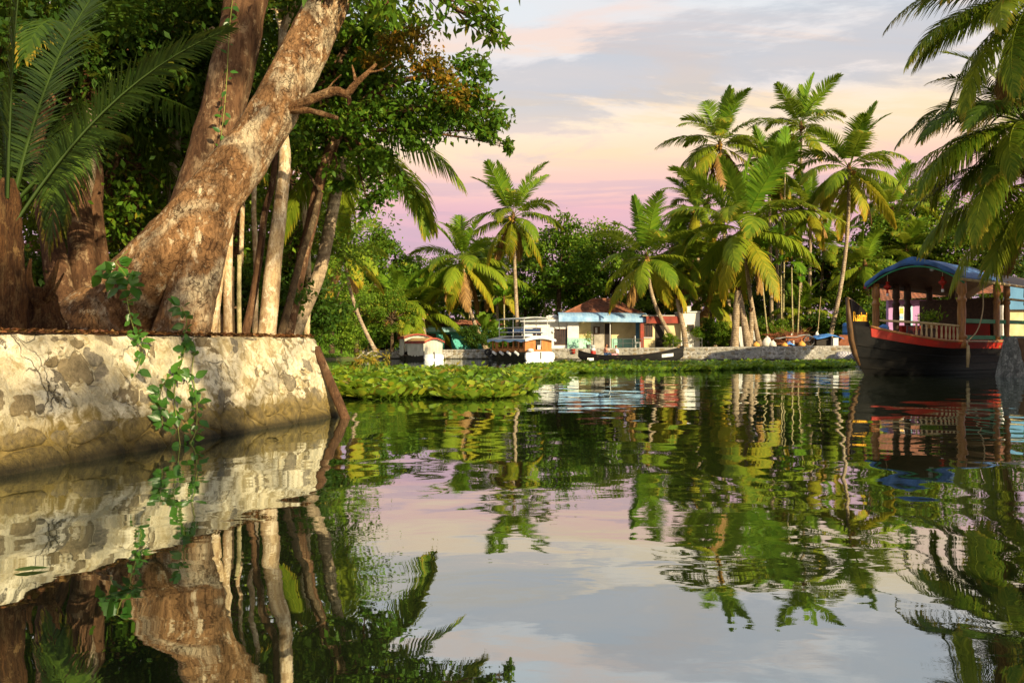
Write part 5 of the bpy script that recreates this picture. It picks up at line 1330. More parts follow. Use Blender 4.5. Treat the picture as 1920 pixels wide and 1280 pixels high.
MT['yellow_paint'] = mat_plain('yellow_paint', (0.80, 0.42, 0.03), (0.66, 0.32, 0.02), 6, .5, .05)
MT['green_paint'] = mat_plain('green_paint', (0.03, 0.24, 0.11), (0.02, 0.16, 0.07), 3, .5, .1)
MT['sack'] = mat_plain('sack', (0.62, 0.60, 0.55), (0.46, 0.44, 0.40), 5, .8, .5, dist=.05)
MT['orange_sack'] = mat_plain('orange_sack', (0.66, 0.34, 0.07), (0.50, 0.24, 0.05), 5, .7, .4, dist=.05)
MT['rope'] = mat_plain('rope', (0.50, 0.40, 0.24), (0.34, 0.26, 0.15), 20, .9, .5)
MT['rubber'] = mat_plain('rubber', (0.03, 0.03, 0.03), None, 6, .8, .3)
MT['skin'] = mat_plain('skin', (0.24, 0.105, 0.055), (0.20, 0.085, 0.045), 8, .55, .05)
MT['hair'] = mat_plain('hair', (0.012, 0.010, 0.009), None, 20, .6, .3)
MT['shirt_white'] = mat_plain('shirt_white', (0.76, 0.72, 0.70), (0.62, 0.58, 0.57), 6, .9, .3)
MT['shirt_pink'] = mat_plain('shirt_pink', (0.55, 0.26, 0.18), (0.44, 0.20, 0.14), 6, .9, .3)
MT['cloth_navy'] = mat_plain('cloth_navy', (0.02, 0.045, 0.12), None, 6, .9, .3)
MT['cloth_pink'] = mat_plain('cloth_pink', (0.62, 0.34, 0.38), None, 6, .9, .3)
# checked cloth
m, nt, out = newmat('checked_cloth'); t = NT(nt)
ck = t.n('ShaderNodeTexChecker'); t.l(t.coord('Object'), ck.inputs[0]); ck.inputs['Scale'].default_value = 9
ck.inputs['Color1'].default_value = (.55, .54, .56, 1); ck.inputs['Color2'].default_value = (.13, .12, .16, 1)
t.bsdf(out, ck.outputs[0], .9); MT['checked'] = m

def XZ(px, py, d):
    p = P(px, py, d); return float(p[0]), float(p[2])
def wbox(mb, px0, px1, py0, py1, d, dep):
    """box whose front face spans pixels at distance d"""
    x0, z1 = XZ(px0, py0, d); x1, z0 = XZ(px1, py1, d)
    return mb.bx(x0, x1, d, d + dep, z0, z1)
def tiled(mb, EL, ER, RR, RL, rows, cols):
    """clay tile slope between eave and ridge corners: stepped courses, rolled pans"""
    EL, ER, RR, RL = [np.array(q, float) for q in (EL, ER, RR, RL)]
    nn = np.cross(ER - EL, RL - EL); nn /= np.linalg.norm(nn)
    if nn[2] < 0: nn = -nn
    G = []
    for i in range(rows):
        for v, st in ((i / rows, .055), ((i + .98) / rows, .0)):
            a, b = EL + (RL - EL) * v, ER + (RR - ER) * v
            G.append([a + (b - a) * j / (cols * 2) + nn * (st + (.03 if j % 2 else 0)) for j in range(cols * 2 + 1)])
    mb.grid(G)
def window(parent, px0, px1, py0, py1, d, frame, bars=5, proud=.05, shutter=False):
    x0, z1 = XZ(px0, py0, d); x1, z0 = XZ(px1, py1, d); f = .07
    w = MB().bx(x0, x1, d - .02, d + .02, z0, z1).build('window', MT['glass'], parent)
    mb = MB()
    mb.bx(x0 - f, x1 + f, d - proud, d - .021, z1, z1 + f); mb.bx(x0 - f, x1 + f, d - proud, d - .021, z0 - f, z0)
    mb.bx(x0 - f, x0, d - proud, d - .021, z0, z1); mb.bx(x1, x1 + f, d - proud, d - .021, z0, z1)
    mb.build('frame', frame, w)
    for i in range(1, bars):
        x = x0 + (x1 - x0) * i / bars
        MB().bx(x - .022, x + .022, d - proud + .005, d - .022, z0, z1).build('bar', frame, w)
    return w

# --- tiled house with blue awning
D = 64.0
hs = thing('tiled_house', (*P(1110, 655, D)[:2], zfar(7)), 'cream house with red tiled hip roof and blue awning on the far bank', 'house')
zg = zfar(7) - .1
# front-left wall panel, the recessed verandah wall, side walls
x0, z1 = XZ(1086, 600, D)
def wpart(name, mat, px0, px1, py0, py1, d, dep):
    mb = MB(); wbox(mb, px0, px1, py0, py1, d, dep); return mb.build(name, MT[mat], hs)
wpart('wall', 'white_wall', 1064, 1085.5, 600, 656, D, 4)
wpart('dado', 'mint', 1064, 1085.3, 633, 653, D - .03, .025)
wpart('wall', 'cream_wall', 1086, 1206, 600, 660, D + 1.6, 3)
wpart('dado', 'mint', 1086, 1111, 634, 655, D + 1.57, .025)
wpart('dado', 'mint', 1147, 1204, 634, 655, D + 1.57, .025)
wpart('wall', 'blue_wall', 1192, 1203, 600, 634, D + 1.55, .04)
wpart('wall', 'mint', 1192, 1203, 634, 655, D + 1.5, .05)
wpart('door', 'dark', 1134, 1146, 606, 655, D + 1.56, .035)
wpart('plaster_panel', 'conc', 1108, 1133, 601, 654, D + 1.55, .045)
w_ = wpart('cabinet', 'wood_dark', 1113, 1125, 612, 626, D + 1.45, .095); 
wbx = MB(); wbox(wbx, 1116, 1120, 614, 624, D + 1.44, .008); wbx.build('notice', MT['white_paint'], w_)
wpart('plinth', 'conc', 1060, 1210, 654, 660, D - .2, 2.2)
for px in (1144, 1204):
    x, z = XZ(px, 655, D); MB().tube([(x, D, z), (x, D, 3.2)], .035, 8).build('awning_post', MT['white_paint'], hs)
# awning: curved sheet with ribs, in two lengths
def awning(pxa, pxb, d, sag):
    xa, xb = XZ(pxa, 0, d)[0], XZ(pxb, 0, d)[0]; zt = XZ(0, 586, d)[1]; zb = XZ(0, 601, d)[1]
    G = []; n_ = int((xb - xa) / .12)
    for k in range(9):
        u = k / 8
        G.append([(xa + (xb - xa) * j / n_, d + 1.3 - 1.9 * math.sin(u * math.pi / 2), zb + .05 + (zt - zb) * math.cos(u * math.pi / 2) + .012 * (j % 2) - sag * (j / n_)) for j in range(n_ + 1)])
    G.append([(p[0], p[1], p[2] - .16) for p in G[-1]])
    return MB().grid(G, (0, .012, .012))
awning(1047, 1121.5, D - .1, 0).build('awning', MT['blue_sheet'], hs)
awning(1122, 1214, D + .15, .06).build('awning', MT['blue_sheet'], hs)
# hip roof
el, er = XZ(1050, 592, D)[0], XZ(1216, 594, D)[0]; ze = XZ(0, 592, D + .6)[1]
rl, rr_, zr = XZ(1112, 0, D + 3)[0], XZ(1152, 0, D + 3)[0], XZ(0, 562, D + 3)[1]
y0, y1, ym = D + .9, D + 6.5, D + 3.5
for nm, c4, rws, cl in (('front', [(el, y0, ze), (er, y0, ze), (rr_, ym, zr), (rl, ym, zr)], 11, 30), ('left', [(el, y1, ze), (el, y0, ze), (rl, ym, zr), (rl, ym, zr)], 11, 22), ('right', [(er, y0, ze), (er, y1, ze), (rr_, ym, zr), (rr_, ym, zr)], 11, 22), ('back', [(er, y1, ze), (el, y1, ze), (rl, ym, zr), (rr_, ym, zr)], 11, 30)):
    mb = MB(); tiled(mb, *c4, rws, cl); mb.build('roof_slope', MT['tile'], hs)
mb = MB(); mb.tube([(rl, ym, zr + .05), (rr_, ym, zr + .05)], .12, 8)
for a, b in (((el, y0, ze + .05), (rl, ym, zr + .05)), ((er, y0, ze + .05), (rr_, ym, zr + .05))): mb.tube([a, b], .09, 7)
mb.build('ridge_tiles', MT['tile'], hs)

# --- white flat-roofed wing with barred windows
D2 = 64.2
wg = thing('white_wing', (*P(1020, 655, D2)[:2], zfar(3)), 'white flat-roofed wing with dark barred windows left of the tiled house', 'house')
mb = MB(); wbox(mb, 984, 1063.5, 603, 660, D2, 5); mb.build('wall', MT['white_wall'], wg)
mb = MB(); wbox(mb, 976, 1066, 598.5, 603, D2 - .5, 5.6); mb.build('roof_slab', MT['white_paint'], wg)
mb = MB(); wbox(mb, 980, 1066, 595.5, 598.4, D2 - .1, 5); mb.build('roof_sheet', MT['conc'], wg)
window(wg, 1001, 1013, 616, 631.5, D2, MT['frame_brown'], 4)
window(wg, 1041, 1062, 618, 645, D2, MT['frame_brown'], 6)
x, z = XZ(1047, 603, D2); mb = MB().tube([(x, D2 - .55, z), (x, D2 - .5, z - .25), (x + .12, D2 - .1, z - .7)], .035, 7); mb.build('drain_pipe', MT['iron'], wg)
MB().lathe((XZ(1037, 620, D2)[0], D2 - .06, XZ(0, 622, D2)[1]), [(.05, -.12), (.10, -.02), (.10, .05), (.03, .1)], 9).build('wall_lamp', MT['white_paint'], wg)
mb = MB()
rs = random.Random(3)
for i, px in enumerate(range(1026, 1052, 4)):
    x, z = XZ(px, 595.5, D2 + 1); s_ = rs.uniform(.12, .28)
    mb.lathe((x, D2 + 1, z), [(s_, 0), (s_ * .9, s_ * .6), (s_ * .3, s_ * 1.1)], 6)
mb.build('rubble_sack', MT['white_paint'], wg, smooth=True)

# --- shop with the red lintel
D3 = 63.6
sh = thing('red_lintel_shop', (*P(1240, 652, D3)[:2], zfar(12.3)), 'small beige shop with red lintel and dark doorway right of the tiled house', 'shop')
def spart(name, mat, px0, px1, py0, py1, d, dep, parent=None):
    mb = MB(); wbox(mb, px0, px1, py0, py1, d, dep); return mb.build(name, MT[mat], parent or sh)
spart('wall', 'cream_wall', 1206, 1276, 606, 657, D3, 3.2)
spart('lintel', 'red_faded', 1212, 1277, 593, 606, D3 - .35, 3.8)
spart('roof_slab', 'conc', 1205, 1278, 590.5, 592.8, D3 - .2, 3.6)
spart('door_opening', 'dark', 1228.5, 1246, 607, 651, D3 - .03, .028)
spart('pillar', 'red_faded', 1201, 1207.5, 606, 652, D3 - .12, .3)
window(sh, 1210, 1222, 609, 631, D3, MT['frame_brown'], 4)
spart('sill', 'white_paint', 1207, 1224, 632.2, 633.6, D3 - .16, .15)

# --- white outhouse
D4 = 65.0
oh = thing('outhouse', (*P(1294, 650, D4)[:2], zfar(15)), 'narrow white outhouse with one small dark window', 'outhouse')
mb = MB(); wbox(mb, 1277, 1312, 586, 657, D4, 2.2); mb.build('wall', MT['white_wall'], oh)
mb = MB(); wbox(mb, 1275.5, 1313.5, 583.5, 585.8, D4 - .1, 2.4); mb.build('roof_slab', MT['white_paint'], oh)
window(oh, 1290, 1300, 610, 620, D4, MT['frame_brown'], 1)
mb = MB(); wbox(mb, 1283, 1296, 574, 583, D4 + .5, 1); mb.build('water_tank', MT['white_paint'], oh)

# --- railings on the bank
def railing(label, pxa, pxb, d, h, n):
    xa, xb = XZ(pxa, 0, d)[0], XZ(pxb, 0, d)[0]
    root = thing('railing', (xa, d, zfar(xa)), label, 'railing', 'iron railings on the far bank')
    for i in range(n + 1):
        x = xa + (xb - xa) * i / n; MB().tube([(x, d, zfar(x) - .05), (x, d, zfar(x) + h)], .025, 6).build('post', MT['iron'], root)
    for q in (.5, 1.0):
        MB().tube([(xa, d, zfar(xa) + h * q), (xb, d, zfar(xb) + h * q)], .02, 6).build('rail', MT['iron'], root)
railing('dark iron railing in front of the blue awning verandah', 1150, 1204, 62.4, .72, 3)
railing('iron railing in front of the white outhouse', 1262, 1316, 62.2, .72, 3)

# --- turquoise house on the left
D5 = 69.0
th = thing('turquoise_house', (*P(845, 652, D5)[:2], zfar(-5)), 'low turquoise house half hidden behind palms and moored boats', 'house')
def tpart(name, mat, px0, px1, py0, py1, d, dep):
    mb = MB(); wbox(mb, px0, px1, py0, py1, d, dep); return mb.build(name, MT[mat], th)
tpart('wall', 'teal_wall', 768, 942, 622, 659, D5, 4)
tpart('fascia', 'cyan_wall', 764, 946, 613.5, 622, D5 - .5, 4.6)
tpart('side_wall', 'cyan_wall', 738, 766, 618, 659, D5 - .2, 2.5)
tpart('door', 'dark', 833, 846, 626, 656, D5 - .03, .028)
mb = MB(); xe0, xe1 = XZ(762, 0, D5)[0], XZ(948, 0, D5)[0]; ze5, zr5 = XZ(0, 613, D5)[1], XZ(0, 600, D5 + 2.5)[1]
tiled(mb, (xe0, D5 - .7, ze5 + .05), (xe1, D5 - .7, ze5 + .05), (xe1 - 1, D5 + 2.5, zr5), (xe0 + 1, D5 + 2.5, zr5), 8, 34); mb.build('roof_slope', MT['tile'], th)
window(th, 800, 816, 627, 643, D5, MT['frame_brown'], 4); window(th, 892, 910, 627, 643, D5, MT['frame_brown'], 4)

# --- cream house glimpsed through the trunks on the near left bank
D6 = 24
ch = thing('cream_house', (*P(90, 630, D6)[:2], 1.3), 'cream wall of a house glimpsed between the brown trunks at far left', 'house')
mb = MB(); wbox(mb, 30, 200, 474, 640, D6, 4); mb.build('wall', MT['white_wall'], ch)
xa, za = XZ(20, 474, D6); xb = XZ(210, 0, D6)[0]
mb = MB(); tiled(mb, (xa, D6 - .6, za - .1), (xb, D6 - .6, za - .1), (xb, D6 + 2.4, za + 1.0), (xa, D6 + 2.4, za + 1.0), 9, 14); mb.build('roof_slope', MT['tile'], ch)
window(ch, 100, 125, 500, 545, D6, MT['frame_brown'], 4)

# --- purple house behind the houseboat
D7 = 46.0
ph = thing('purple_house', (*P(1760, 640, D7)[:2], 1.1), 'purple walled house with red tiled roof behind the houseboat', 'house')
def ppart(name, mat, px0, px1, py0, py1, d, dep, parent=None):
    mb = MB(); wbox(mb, px0, px1, py0, py1, d, dep); return mb.build(name, MT[mat], parent or ph)
ppart('wall', 'purple', 1666, 1846, 562, 652, D7, .3)
sg = ppart('poster', 'white_paint', 1686, 1695, 572, 602, D7 - .03, .028)
ppart('poster_band', 'yellow_paint', 1687, 1694, 577, 588, D7 - .036, .005, sg); ppart('poster_band', 'blue_sheet', 1687, 1694, 592, 598, D7 - .036, .005, sg)
ppart('door_frame', 'cyan_wall', 1704, 1711, 574, 640, D7 - .05, .048)
ppart('door_opening', 'dark', 1741, 1750, 576, 642, D7 - .04, .038)
nt_ = ppart('notice', 'conc', 1722, 1739, 588, 602, D7 - .03, .028)
for k in range(4):
    ppart('handwriting', 'dark', 1725 + 3.2 * k, 1727 + 3.2 * k, 595 - (k % 2), 599, D7 - .034, .004, nt_)
xe0, xe1 = XZ(1652, 0, D7 - 1)[0], XZ(1925, 0, D7 - 1)[0]
ze7, zr7 = XZ(0, 566, D7 - 1)[1], XZ(0, 522, D7 + 3)[1]
mb = MB(); tiled(mb, (xe0, D7 - 1, ze7), (xe1, D7 - 1, ze7 + .6), (xe1, D7 + 3, zr7 + .5), (xe0 + 1.5, D7 + 3, zr7), 10, 34); mb.build('roof_slope', MT['tile'], ph)
ppart('gable', 'blue_wall', 1888, 1935, 536, 580, D7 - 2.5, .3)
ppart('side_wall', 'cream_wall', 1847, 1930, 572, 652, D7 - 2.2, 3)
for px in (1846, 1880):
    ppart('pillar', 'white_paint', px, px + 5, 572, 652, D7 - 2.5, .25)

# ================================================================== BOATS
def hull_grid(stations):
    """stations: list of (x, halfbeam_top, z_top, halfbeam_bot, z_bot)"""
    G = []
    for x, bt_, zt, bb, zb in stations:
        row = []
        for k in range(-6, 7):
            u = abs(k) / 6; s_ = 1 if k > 0 else -1
            b_ = bb * min(u * 2.2, 1) if u < .45 else bb + (bt_ - bb) * ((u - .45) / .55) ** .7
            z_ = zb + (zt - zb) * (0 if u < .3 else ((u - .3) / .7) ** 1.15)
            row.append((x, s_ * b_ if k else 0, z_))
        G.append(row)
    return G
def local_parts(root):
    return lambda mb, name, mat, parent=None, smooth=False: mb.build(name, MT[mat], parent or root, smooth, local=True)

# --- houseboat at the right
HB = thing('houseboat', (16.6, 31.5, 0), 'dark wooden houseboat with red strake, blue canopy and carved posts moored at right', 'houseboat', rz=math.atan2(-.545, -.84))
lp = local_parts(HB)
stem = [(3.2, -.35), (3.55, 0), (3.95, .4), (4.25, .85), (4.45, 1.35), (4.6, 2.1), (4.72, 2.95)]
def stem_x(z): return float(np.interp(z, [q[1] for q in stem], [q[0] for q in stem]))
def sheer(x): return 1.28 + .62 * max(0, x / 4.2) ** 2.0 + .25 * max(0, (-x - 5) / 4) ** 2
zb = -.35
def hull_side(f, s_):
    zend = zb + f * (2.05 - zb); xe = stem_x(zend); x = -8.5 + (xe + 8.5) * s_
    z = zb + f * (sheer(x) - zb); q = max(0, (x + 1.2) / (xe + 1.2)); hb = 1.92 * (.62 + .38 * f ** .6) * max(0, 1 - q ** 2.3)
    q2 = max(0, (-x - 5.5) / 3.0); hb *= max(0, 1 - .8 * q2 ** 2)
    return x, hb, z
ss = np.concatenate([np.linspace(0, .45, 8), np.linspace(.5, 1, 22)])
mb = MB()
for sd in (1, -1):
    mb.grid([[(lambda q: (q[0], sd * q[1], q[2]))(hull_side(f, s_)) for s_ in ss] for f in np.linspace(0, 1, 9)])
lp(mb, 'hull', 'tar', smooth=True)
for sd in (1, -1):   # planks: raised seams
    mb = MB()
    for f in (.3, .48, .66):
        mb.tube([(lambda q: (q[0], sd * (q[1] + .012), q[2]))(hull_side(f, s_)) for s_ in ss], .018, 4, caps=False)
    lp(mb, 'plank_seam', 'tar')
    G = []
    for f in (.845, .995):
        G.append([(lambda q: (q[0], sd * (q[1] + .03), q[2]))(hull_side(f, s_)) for s_ in ss[ss < .965]])
    lp(MB().grid(G, (0, -sd * .04, 0)), 'strake', 'red_paint')
    lp(MB().tube([(lambda q: (q[0], sd * (q[1] + .02), q[2] + .03))(hull_side(1, s_)) for s_ in ss[ss < .97]], .05, 6), 'gunwale', 'wood_gold', smooth=True)
deck = MB().grid([[(x, sd * max(.02, hull_side(.75, np.interp(x, [hull_side(.75, q)[0] for q in ss], ss))[1] - .03), 1.02 + .12 * max(0, x / 4) ** 2) for sd in (-1, 1)] for x in np.linspace(-8.2, 3.6, 20)])
lp(deck, 'deck', 'wood_dark')
# stem post and bow fin
lp(MB().tube([(x + .02, 0, z) for x, z in stem[2:]], [.05, .10, .115, .11, .06], 8), 'stem_post', 'wood_stem', smooth=True)
def plate(mb, poly, y0, y1):
    n_ = len(poly); V = [(x, y0, z) for x, z in poly] + [(x, y1, z) for x, z in poly]
    return mb.add(V, [tuple(range(n_)), tuple(reversed(range(n_, 2 * n_)))] + [(i, (i + 1) % n_, (i + 1) % n_ + n_, i + n_) for i in range(n_)])
fin = plate(MB(), [(4.30, 1.0), (4.45, 1.35), (4.58, 2.1), (4.70, 2.9), (4.40, 2.79), (4.05, 2.64), (3.80, 2.47), (3.60, 2.22), (3.48, 1.95), (3.4, 1.5)], -.11, .11)
fo = lp(fin, 'bow_fin', 'tar')
lp(MB().tube([(4.72, 0, 2.94), (4.40, 0, 2.82), (4.05, 0, 2.67), (3.79, 0, 2.49), (3.57, 0, 2.22)], [.045, .05, .05, .05, .04], 6), 'fin_cap', 'wood_gold', smooth=True)
lp(MB().lathe((3.5, .12, 1.78), [(.01, -.06), (.06, -.03), (.06, .03), (.01, .06)], 8), 'bow_boss', 'bamboo', fo)
# painted name on the near side of the bow
def letters(txt, size, squeeze, depth=.004):
    cu = bpy.data.curves.new('lettering', 'FONT'); cu.body = txt; cu.size = size; cu.extrude = depth; cu.resolution_u = 3; cu.offset = size * .022
    ob = bpy.data.objects.new('lettering', cu); COL.objects.link(ob)
    dg = bpy.context.evaluated_depsgraph_get(); me = bpy.data.meshes.new_from_object(ob.evaluated_get(dg))
    bpy.data.objects.remove(ob); bpy.data.curves.remove(cu)
    for v in me.vertices: v.co.x *= squeeze
    return me
me = letters('Raaimi', .50, .56); me.materials.clear(); me.materials.append(MT['yellow_paint'])
xs = [v.co.x for v in me.vertices]; wdt = max(xs)
o = link('painted_name', me, None, fo); k_ = .90 / wdt
# the near side is +y; reading from the bow aft
o.matrix_local = Matrix.Translation((4.56, .118, 2.08)) @ Matrix.Rotation(math.pi, 4, 'Z') @ Matrix.Rotation(math.pi / 2, 4, 'X') @ Matrix.Diagonal((k_, 1, 1, 1))
o['label'] = 'yellow painted name on the bow'
# canopy: vaulted roof, blue cover over its front, bamboo eaves
def can(y): return 3.72 + .80 * (1 - (y / 2.05) ** 2)
ys = np.linspace(-2.05, 2.05, 19)
lp(MB().grid([[(x, y, can(y) - .03 * max(0, -x)) for y in ys] for x in np.linspace(.25, -8.3, 10)], (0, 0, -.06)), 'canopy', 'wood_dark', smooth=True)
rs = random.Random(2)
lp(MB().grid([[(x, y * 1.01, can(y) + .03 + .05 * float(fbm(np.array(x * 2.2), np.array(y * 2.0))) + (.10 * math.exp(-((y) / .5) ** 2) if -1.6 < x < .1 else 0) - (.10 if abs(x - .34) < .02 else 0)) for y in ys] for x in (.34, .30, .1, -.2, -.5, -.9, -1.3, -1.7, -2.1, -2.4)], (0, 0, -.035)), 'canopy_cover', 'blue_cover', smooth=True)
lp(MB().grid([[(.37 + .02 * math.sin(y * 9 + k), y, can(y) + .10 + .14 * math.exp(-(y / .45) ** 2) * (k == 0) - k * .09 * (1 + .25 * math.sin(y * 6))) for y in np.linspace(-2.06, 2.06, 40)] for k in (0, 1, 2)], (-.02, 0, 0)), 'cover_drape', 'blue_cover', smooth=True)
lp(MB().tube([(.33, y, can(y) - .16) for y in ys], .035, 6), 'canopy_trim', 'green_paint', smooth=True)
for sd in (1, -1):
    lp(MB().tube([(.55 if sd > 0 else .3, sd * 2.05, 3.70), (-3, sd * 2.06, 3.63), (-8.4, sd * 2.05, 3.5)], [.055, .06, .055], 8), 'eave_pole', 'bamboo', smooth=True)
lp(MB().tube([(-3.2, 2.0, 3.05), (-8.2, 2.02, 2.95)], .05, 8), 'eave_pole', 'bamboo', smooth=True)
lp(MB().box((.2, -2.05, 3.66), (.35, .12, .16)), 'tassel_board', 'red_paint')
# turned posts
prof = [(.17, 0), (.17, .28), (.12, .34), (.19, .40), (.19, .46), (.12, .52), (.135, .9), (.15, 1.4), (.13, 1.75), (.17, 1.82), (.17, 1.90), (.12, 1.96), (.12, 2.08), (.17, 2.14), (.15, 2.5), (.15, 2.72)]
def hpost(x, y, q=1.0, mt='wood_gold'):
    z0 = 1.05; top = can(y) - .12 - z0
    lp(MB().lathe((x, y, z0), [(r_ * q, z_ * top / 2.72) for r_, z_ in prof], 14), 'carved_post', mt, smooth=True)
hpost(0, 1.78, 1.08); hpost(0, -1.78, 1.0)
for x in (-1.5, -2.4): hpost(x, -1.76, .95, 'wood_dark')
for x in (-2.75, -3.6, -5.4, -7.2): hpost(x, 1.78, .82)
for x in (-4.2, -6.2): hpost(x, -1.76, .82, 'wood_dark')
# bow rails with balusters
for sd in (1, -1):
    ra = [(3.35, sd * .45, 2.10), (2.2, sd * 1.22, 2.03), (1.0, sd * 1.62, 1.95), (0, sd * 1.76, 1.90)]
    lp(MB().tube(smooth_path(ra, [1] * 4, 4)[0], .045, 8), 'hand_rail', 'bamboo', smooth=True)
    for x in np.linspace(.22, 2.2, 10):
        y = np.interp(x, [0, 1, 2.2, 3.35], [1.76, 1.62, 1.22, .45]) * sd; zt = np.interp(x, [0, 3.35], [1.9, 2.1])
        lp(MB().lathe((x, y, 1.25 + .05 * x), [(.05, 0), (.028, .08), (.045, .22), (.028, .4), (.04, zt - 1.3 - .05 * x)], 7), 'baluster', 'bamboo' if sd > 0 else 'wood_dark', smooth=True)
# sides of the cabin, benches
for z in (1.47, 2.12):
    lp(MB().box((-1.45, 1.78, z), (2.3, .05, .16)), 'side_board', 'green_paint')
    lp(MB().box((-4.6, 1.78, z), (3.4, .05, .16)), 'side_board', 'green_paint')
lp(MB().box((-3.0, .2, 1.55), (.08, 2.4, 1.0)), 'cabin_panel', 'red_paint')
lp(MB().box((-3.2, 0, 2.1), (.06, 3.3, 2.1)), 'cabin_bulkhead', 'wood_dark')
lp(MB().box((-1.6, -.9, 1.35), (1.6, .5, .45)).box((-1.6, -1.15, 1.75), (1.6, .12, .5)), 'bench', 'red_paint')
# two wire-work chairs seen through the balusters
for cx_ in (1.05, .55):
    mb = MB()
    for a in (-.2, .2):
        mb.tube([(cx_ + a, .3, 1.05), (cx_ + a, .3, 1.95)], .02, 5); mb.tube([(cx_ + a, .75, 1.05), (cx_ + a, .75, 1.5)], .02, 5)
    for z in (1.5, 1.7, 1.93): mb.tube([(cx_ - .2, .3, z), (cx_ + .2, .3, z)], .02, 5)
    for a in np.linspace(-.15, .15, 4): mb.tube([(cx_ + a, .3, 1.5), (cx_ + a, .3, 1.93)], .012, 4)
    mb.box((cx_, .52, 1.5), (.44, .48, .04))
    o = lp(mb, 'iron_chair', 'iron')
# hanging ornaments under the roof
for x, y in ((.1, 1.1), (.1, -1.2)):
    zt = can(y) - .1
    o = lp(MB().tube([(x, y, zt), (x, y, zt - .35)], .012, 5), 'ornament_cord', 'rope')
    lp(MB().lathe((x, y, zt - .62), [(.02, -.22), (.05, -.16), (.03, -.06), (.15, .06), (.15, .10), (.03, .22), (.09, .26), (.02, .32)], 6), 'hanging_ornament', 'red_paint')
    lp(MB().lathe((x, y, zt - .86), [(.05, -.06), (.05, .04), (.02, .08)], 8), 'bell', 'white_paint')
lp(MB().lathe((-.6, .3, can(.3) - .22), [(.02, -.09), (.09, -.04), (.09, .04), (.02, .09)], 10), 'roof_lamp', 'white_paint', smooth=True)
# fender pole hung outside the near post
lp(MB().tube([(.02, 2.03, 1.15), (.05, 2.05, .75), (.08, 2.04, .30)], [.05, .075, .05], 8), 'fender_pole', 'bamboo', smooth=True)
lp(MB().tube(smooth_path([(-1.1, 2.02, 3.62), (-.98, 2.1, 2.6), (-.55, 2.1, 1.75), (.0, 2.02, 1.32), (.05, 2.05, 1.1)], [1] * 5, 5)[0], .022, 6), 'mooring_rope', 'rope', smooth=True)
def loose(name, label, cat, loc_local, build):
    """a separate thing standing on the houseboat: same turn, own object"""
    w_ = Matrix.Translation(HB.location) @ Matrix.Rotation(HB.rotation_euler.z, 4, 'Z') @ Vector(loc_local)
    root = thing(name, w_, label, cat, rz=HB.rotation_euler.z); build(root); return root
def pot(root):
    q = local_parts(root)
    q(MB().lathe((0, 0, 0), [(.10, 0), (.15, .18), (.16, .2), (.12, .2)], 10), 'pot', 'ochre', smooth=True)
    rg = np.random.default_rng(5); C = rg.normal(0, 1, (240, 3)) * np.array((.2, .2, .15)) + np.array((0, 0, .42)); V, F = leaf_quads(C, rg, .13, -.3)
    link('foliage', np_mesh('foliage', V, F, rg.random(240)), MT['leaf_bright'], root)
loose('potted_plant', 'bushy green potted plant standing behind the bamboo rail of the houseboat', 'plant', (.75, 1.0, 1.85), pot)
def stand(root):
    q = local_parts(root); q(MB().box((0, 0, -.42), (.3, .3, .8)), 'box', 'wood_dark'); q(MB().box((0, 0, -.01), (.36, .36, .03)), 'lid', 'wood_gold')
loose('plant_stand', 'dark wooden stand under the potted plant on the houseboat', 'stand', (.75, 1.0, 1.845), stand)
def bundle(root):
    rs = random.Random(5); mb = MB(); mb.lathe((0, 0, 0), [(.10, 0), (.2, .06), (.18, .16), (.05, .24)], 9)
    mb.v = [(x * rs.uniform(.8, 1.25), y * rs.uniform(.8, 1.2), z) for x, y, z in mb.v]
    q = local_parts(root); q(mb, 'cloth', 'blue_tarp', smooth=True); q(MB().tube([(-.14, .1, .12), (0, .17, .14), (.14, .1, .12)], .015, 5), 'tie', 'rope')
loose('blue_bundle', 'small blue cloth bundle behind the bow of the houseboat', 'bundle', (3.15, .5, 1.72), bundle)

# stone abutment beside the houseboat
ab = thing('stone_abutment', (18.3, 28.2, 0), 'weathered grey stone corner of the right bank beside the houseboat', 'wall')
rg = random.Random(4); poly = np.array([(17.75, 28.3), (17.85, 27.8), (18.4, 27.4), (19.2, 27.0), (20.2, 26.6), (22, 26)])
cu_ = np.concatenate([[0], np.cumsum(np.linalg.norm(np.diff(poly, axis=0), axis=1))]); uu_ = np.arange(0, cu_[-1], .045); zz_ = np.arange(-.3, 1.5, .045)
UU, ZZ = np.meshgrid(uu_, zz_); X_ = np.interp(UU, cu_, poly[:, 0]); Y_ = np.interp(UU, cu_, poly[:, 1]); fr_ = (ZZ + .3) / 1.8
rel = .16 * (fbm(UU * 1.5, ZZ * 1.6, 6, .6) - .5) + .16 * np.abs(fbm(UU * 6, ZZ * 1.2 + 5, 4) - .5)
G = np.stack([X_ + .55 * fr_, Y_ + .22 * fr_ + rel, ZZ], -1)
G = list(G) + [[(p[0] + 1.2, p[1] + 1.5, 1.5) for p in G[-1]]]
MT['stone_grey'] = mat_bark('stone_grey', (0.07, 0.075, 0.07), (0.20, 0.21, 0.20), (0.36, 0.37, 0.34), 0.50, (1, 1, .45), 3.0)
MB().grid(G).build('face', MT['stone_grey'], ab, smooth=True)
MB().add(np.array([(17.75, 28.3, -.3), (18.5, 28.65, 1.48), (21, 30.2, 1.48), (20.4, 30, -.3)]), [(0, 1, 2, 3)]).build('side_face', MT['stone_grey'], ab)
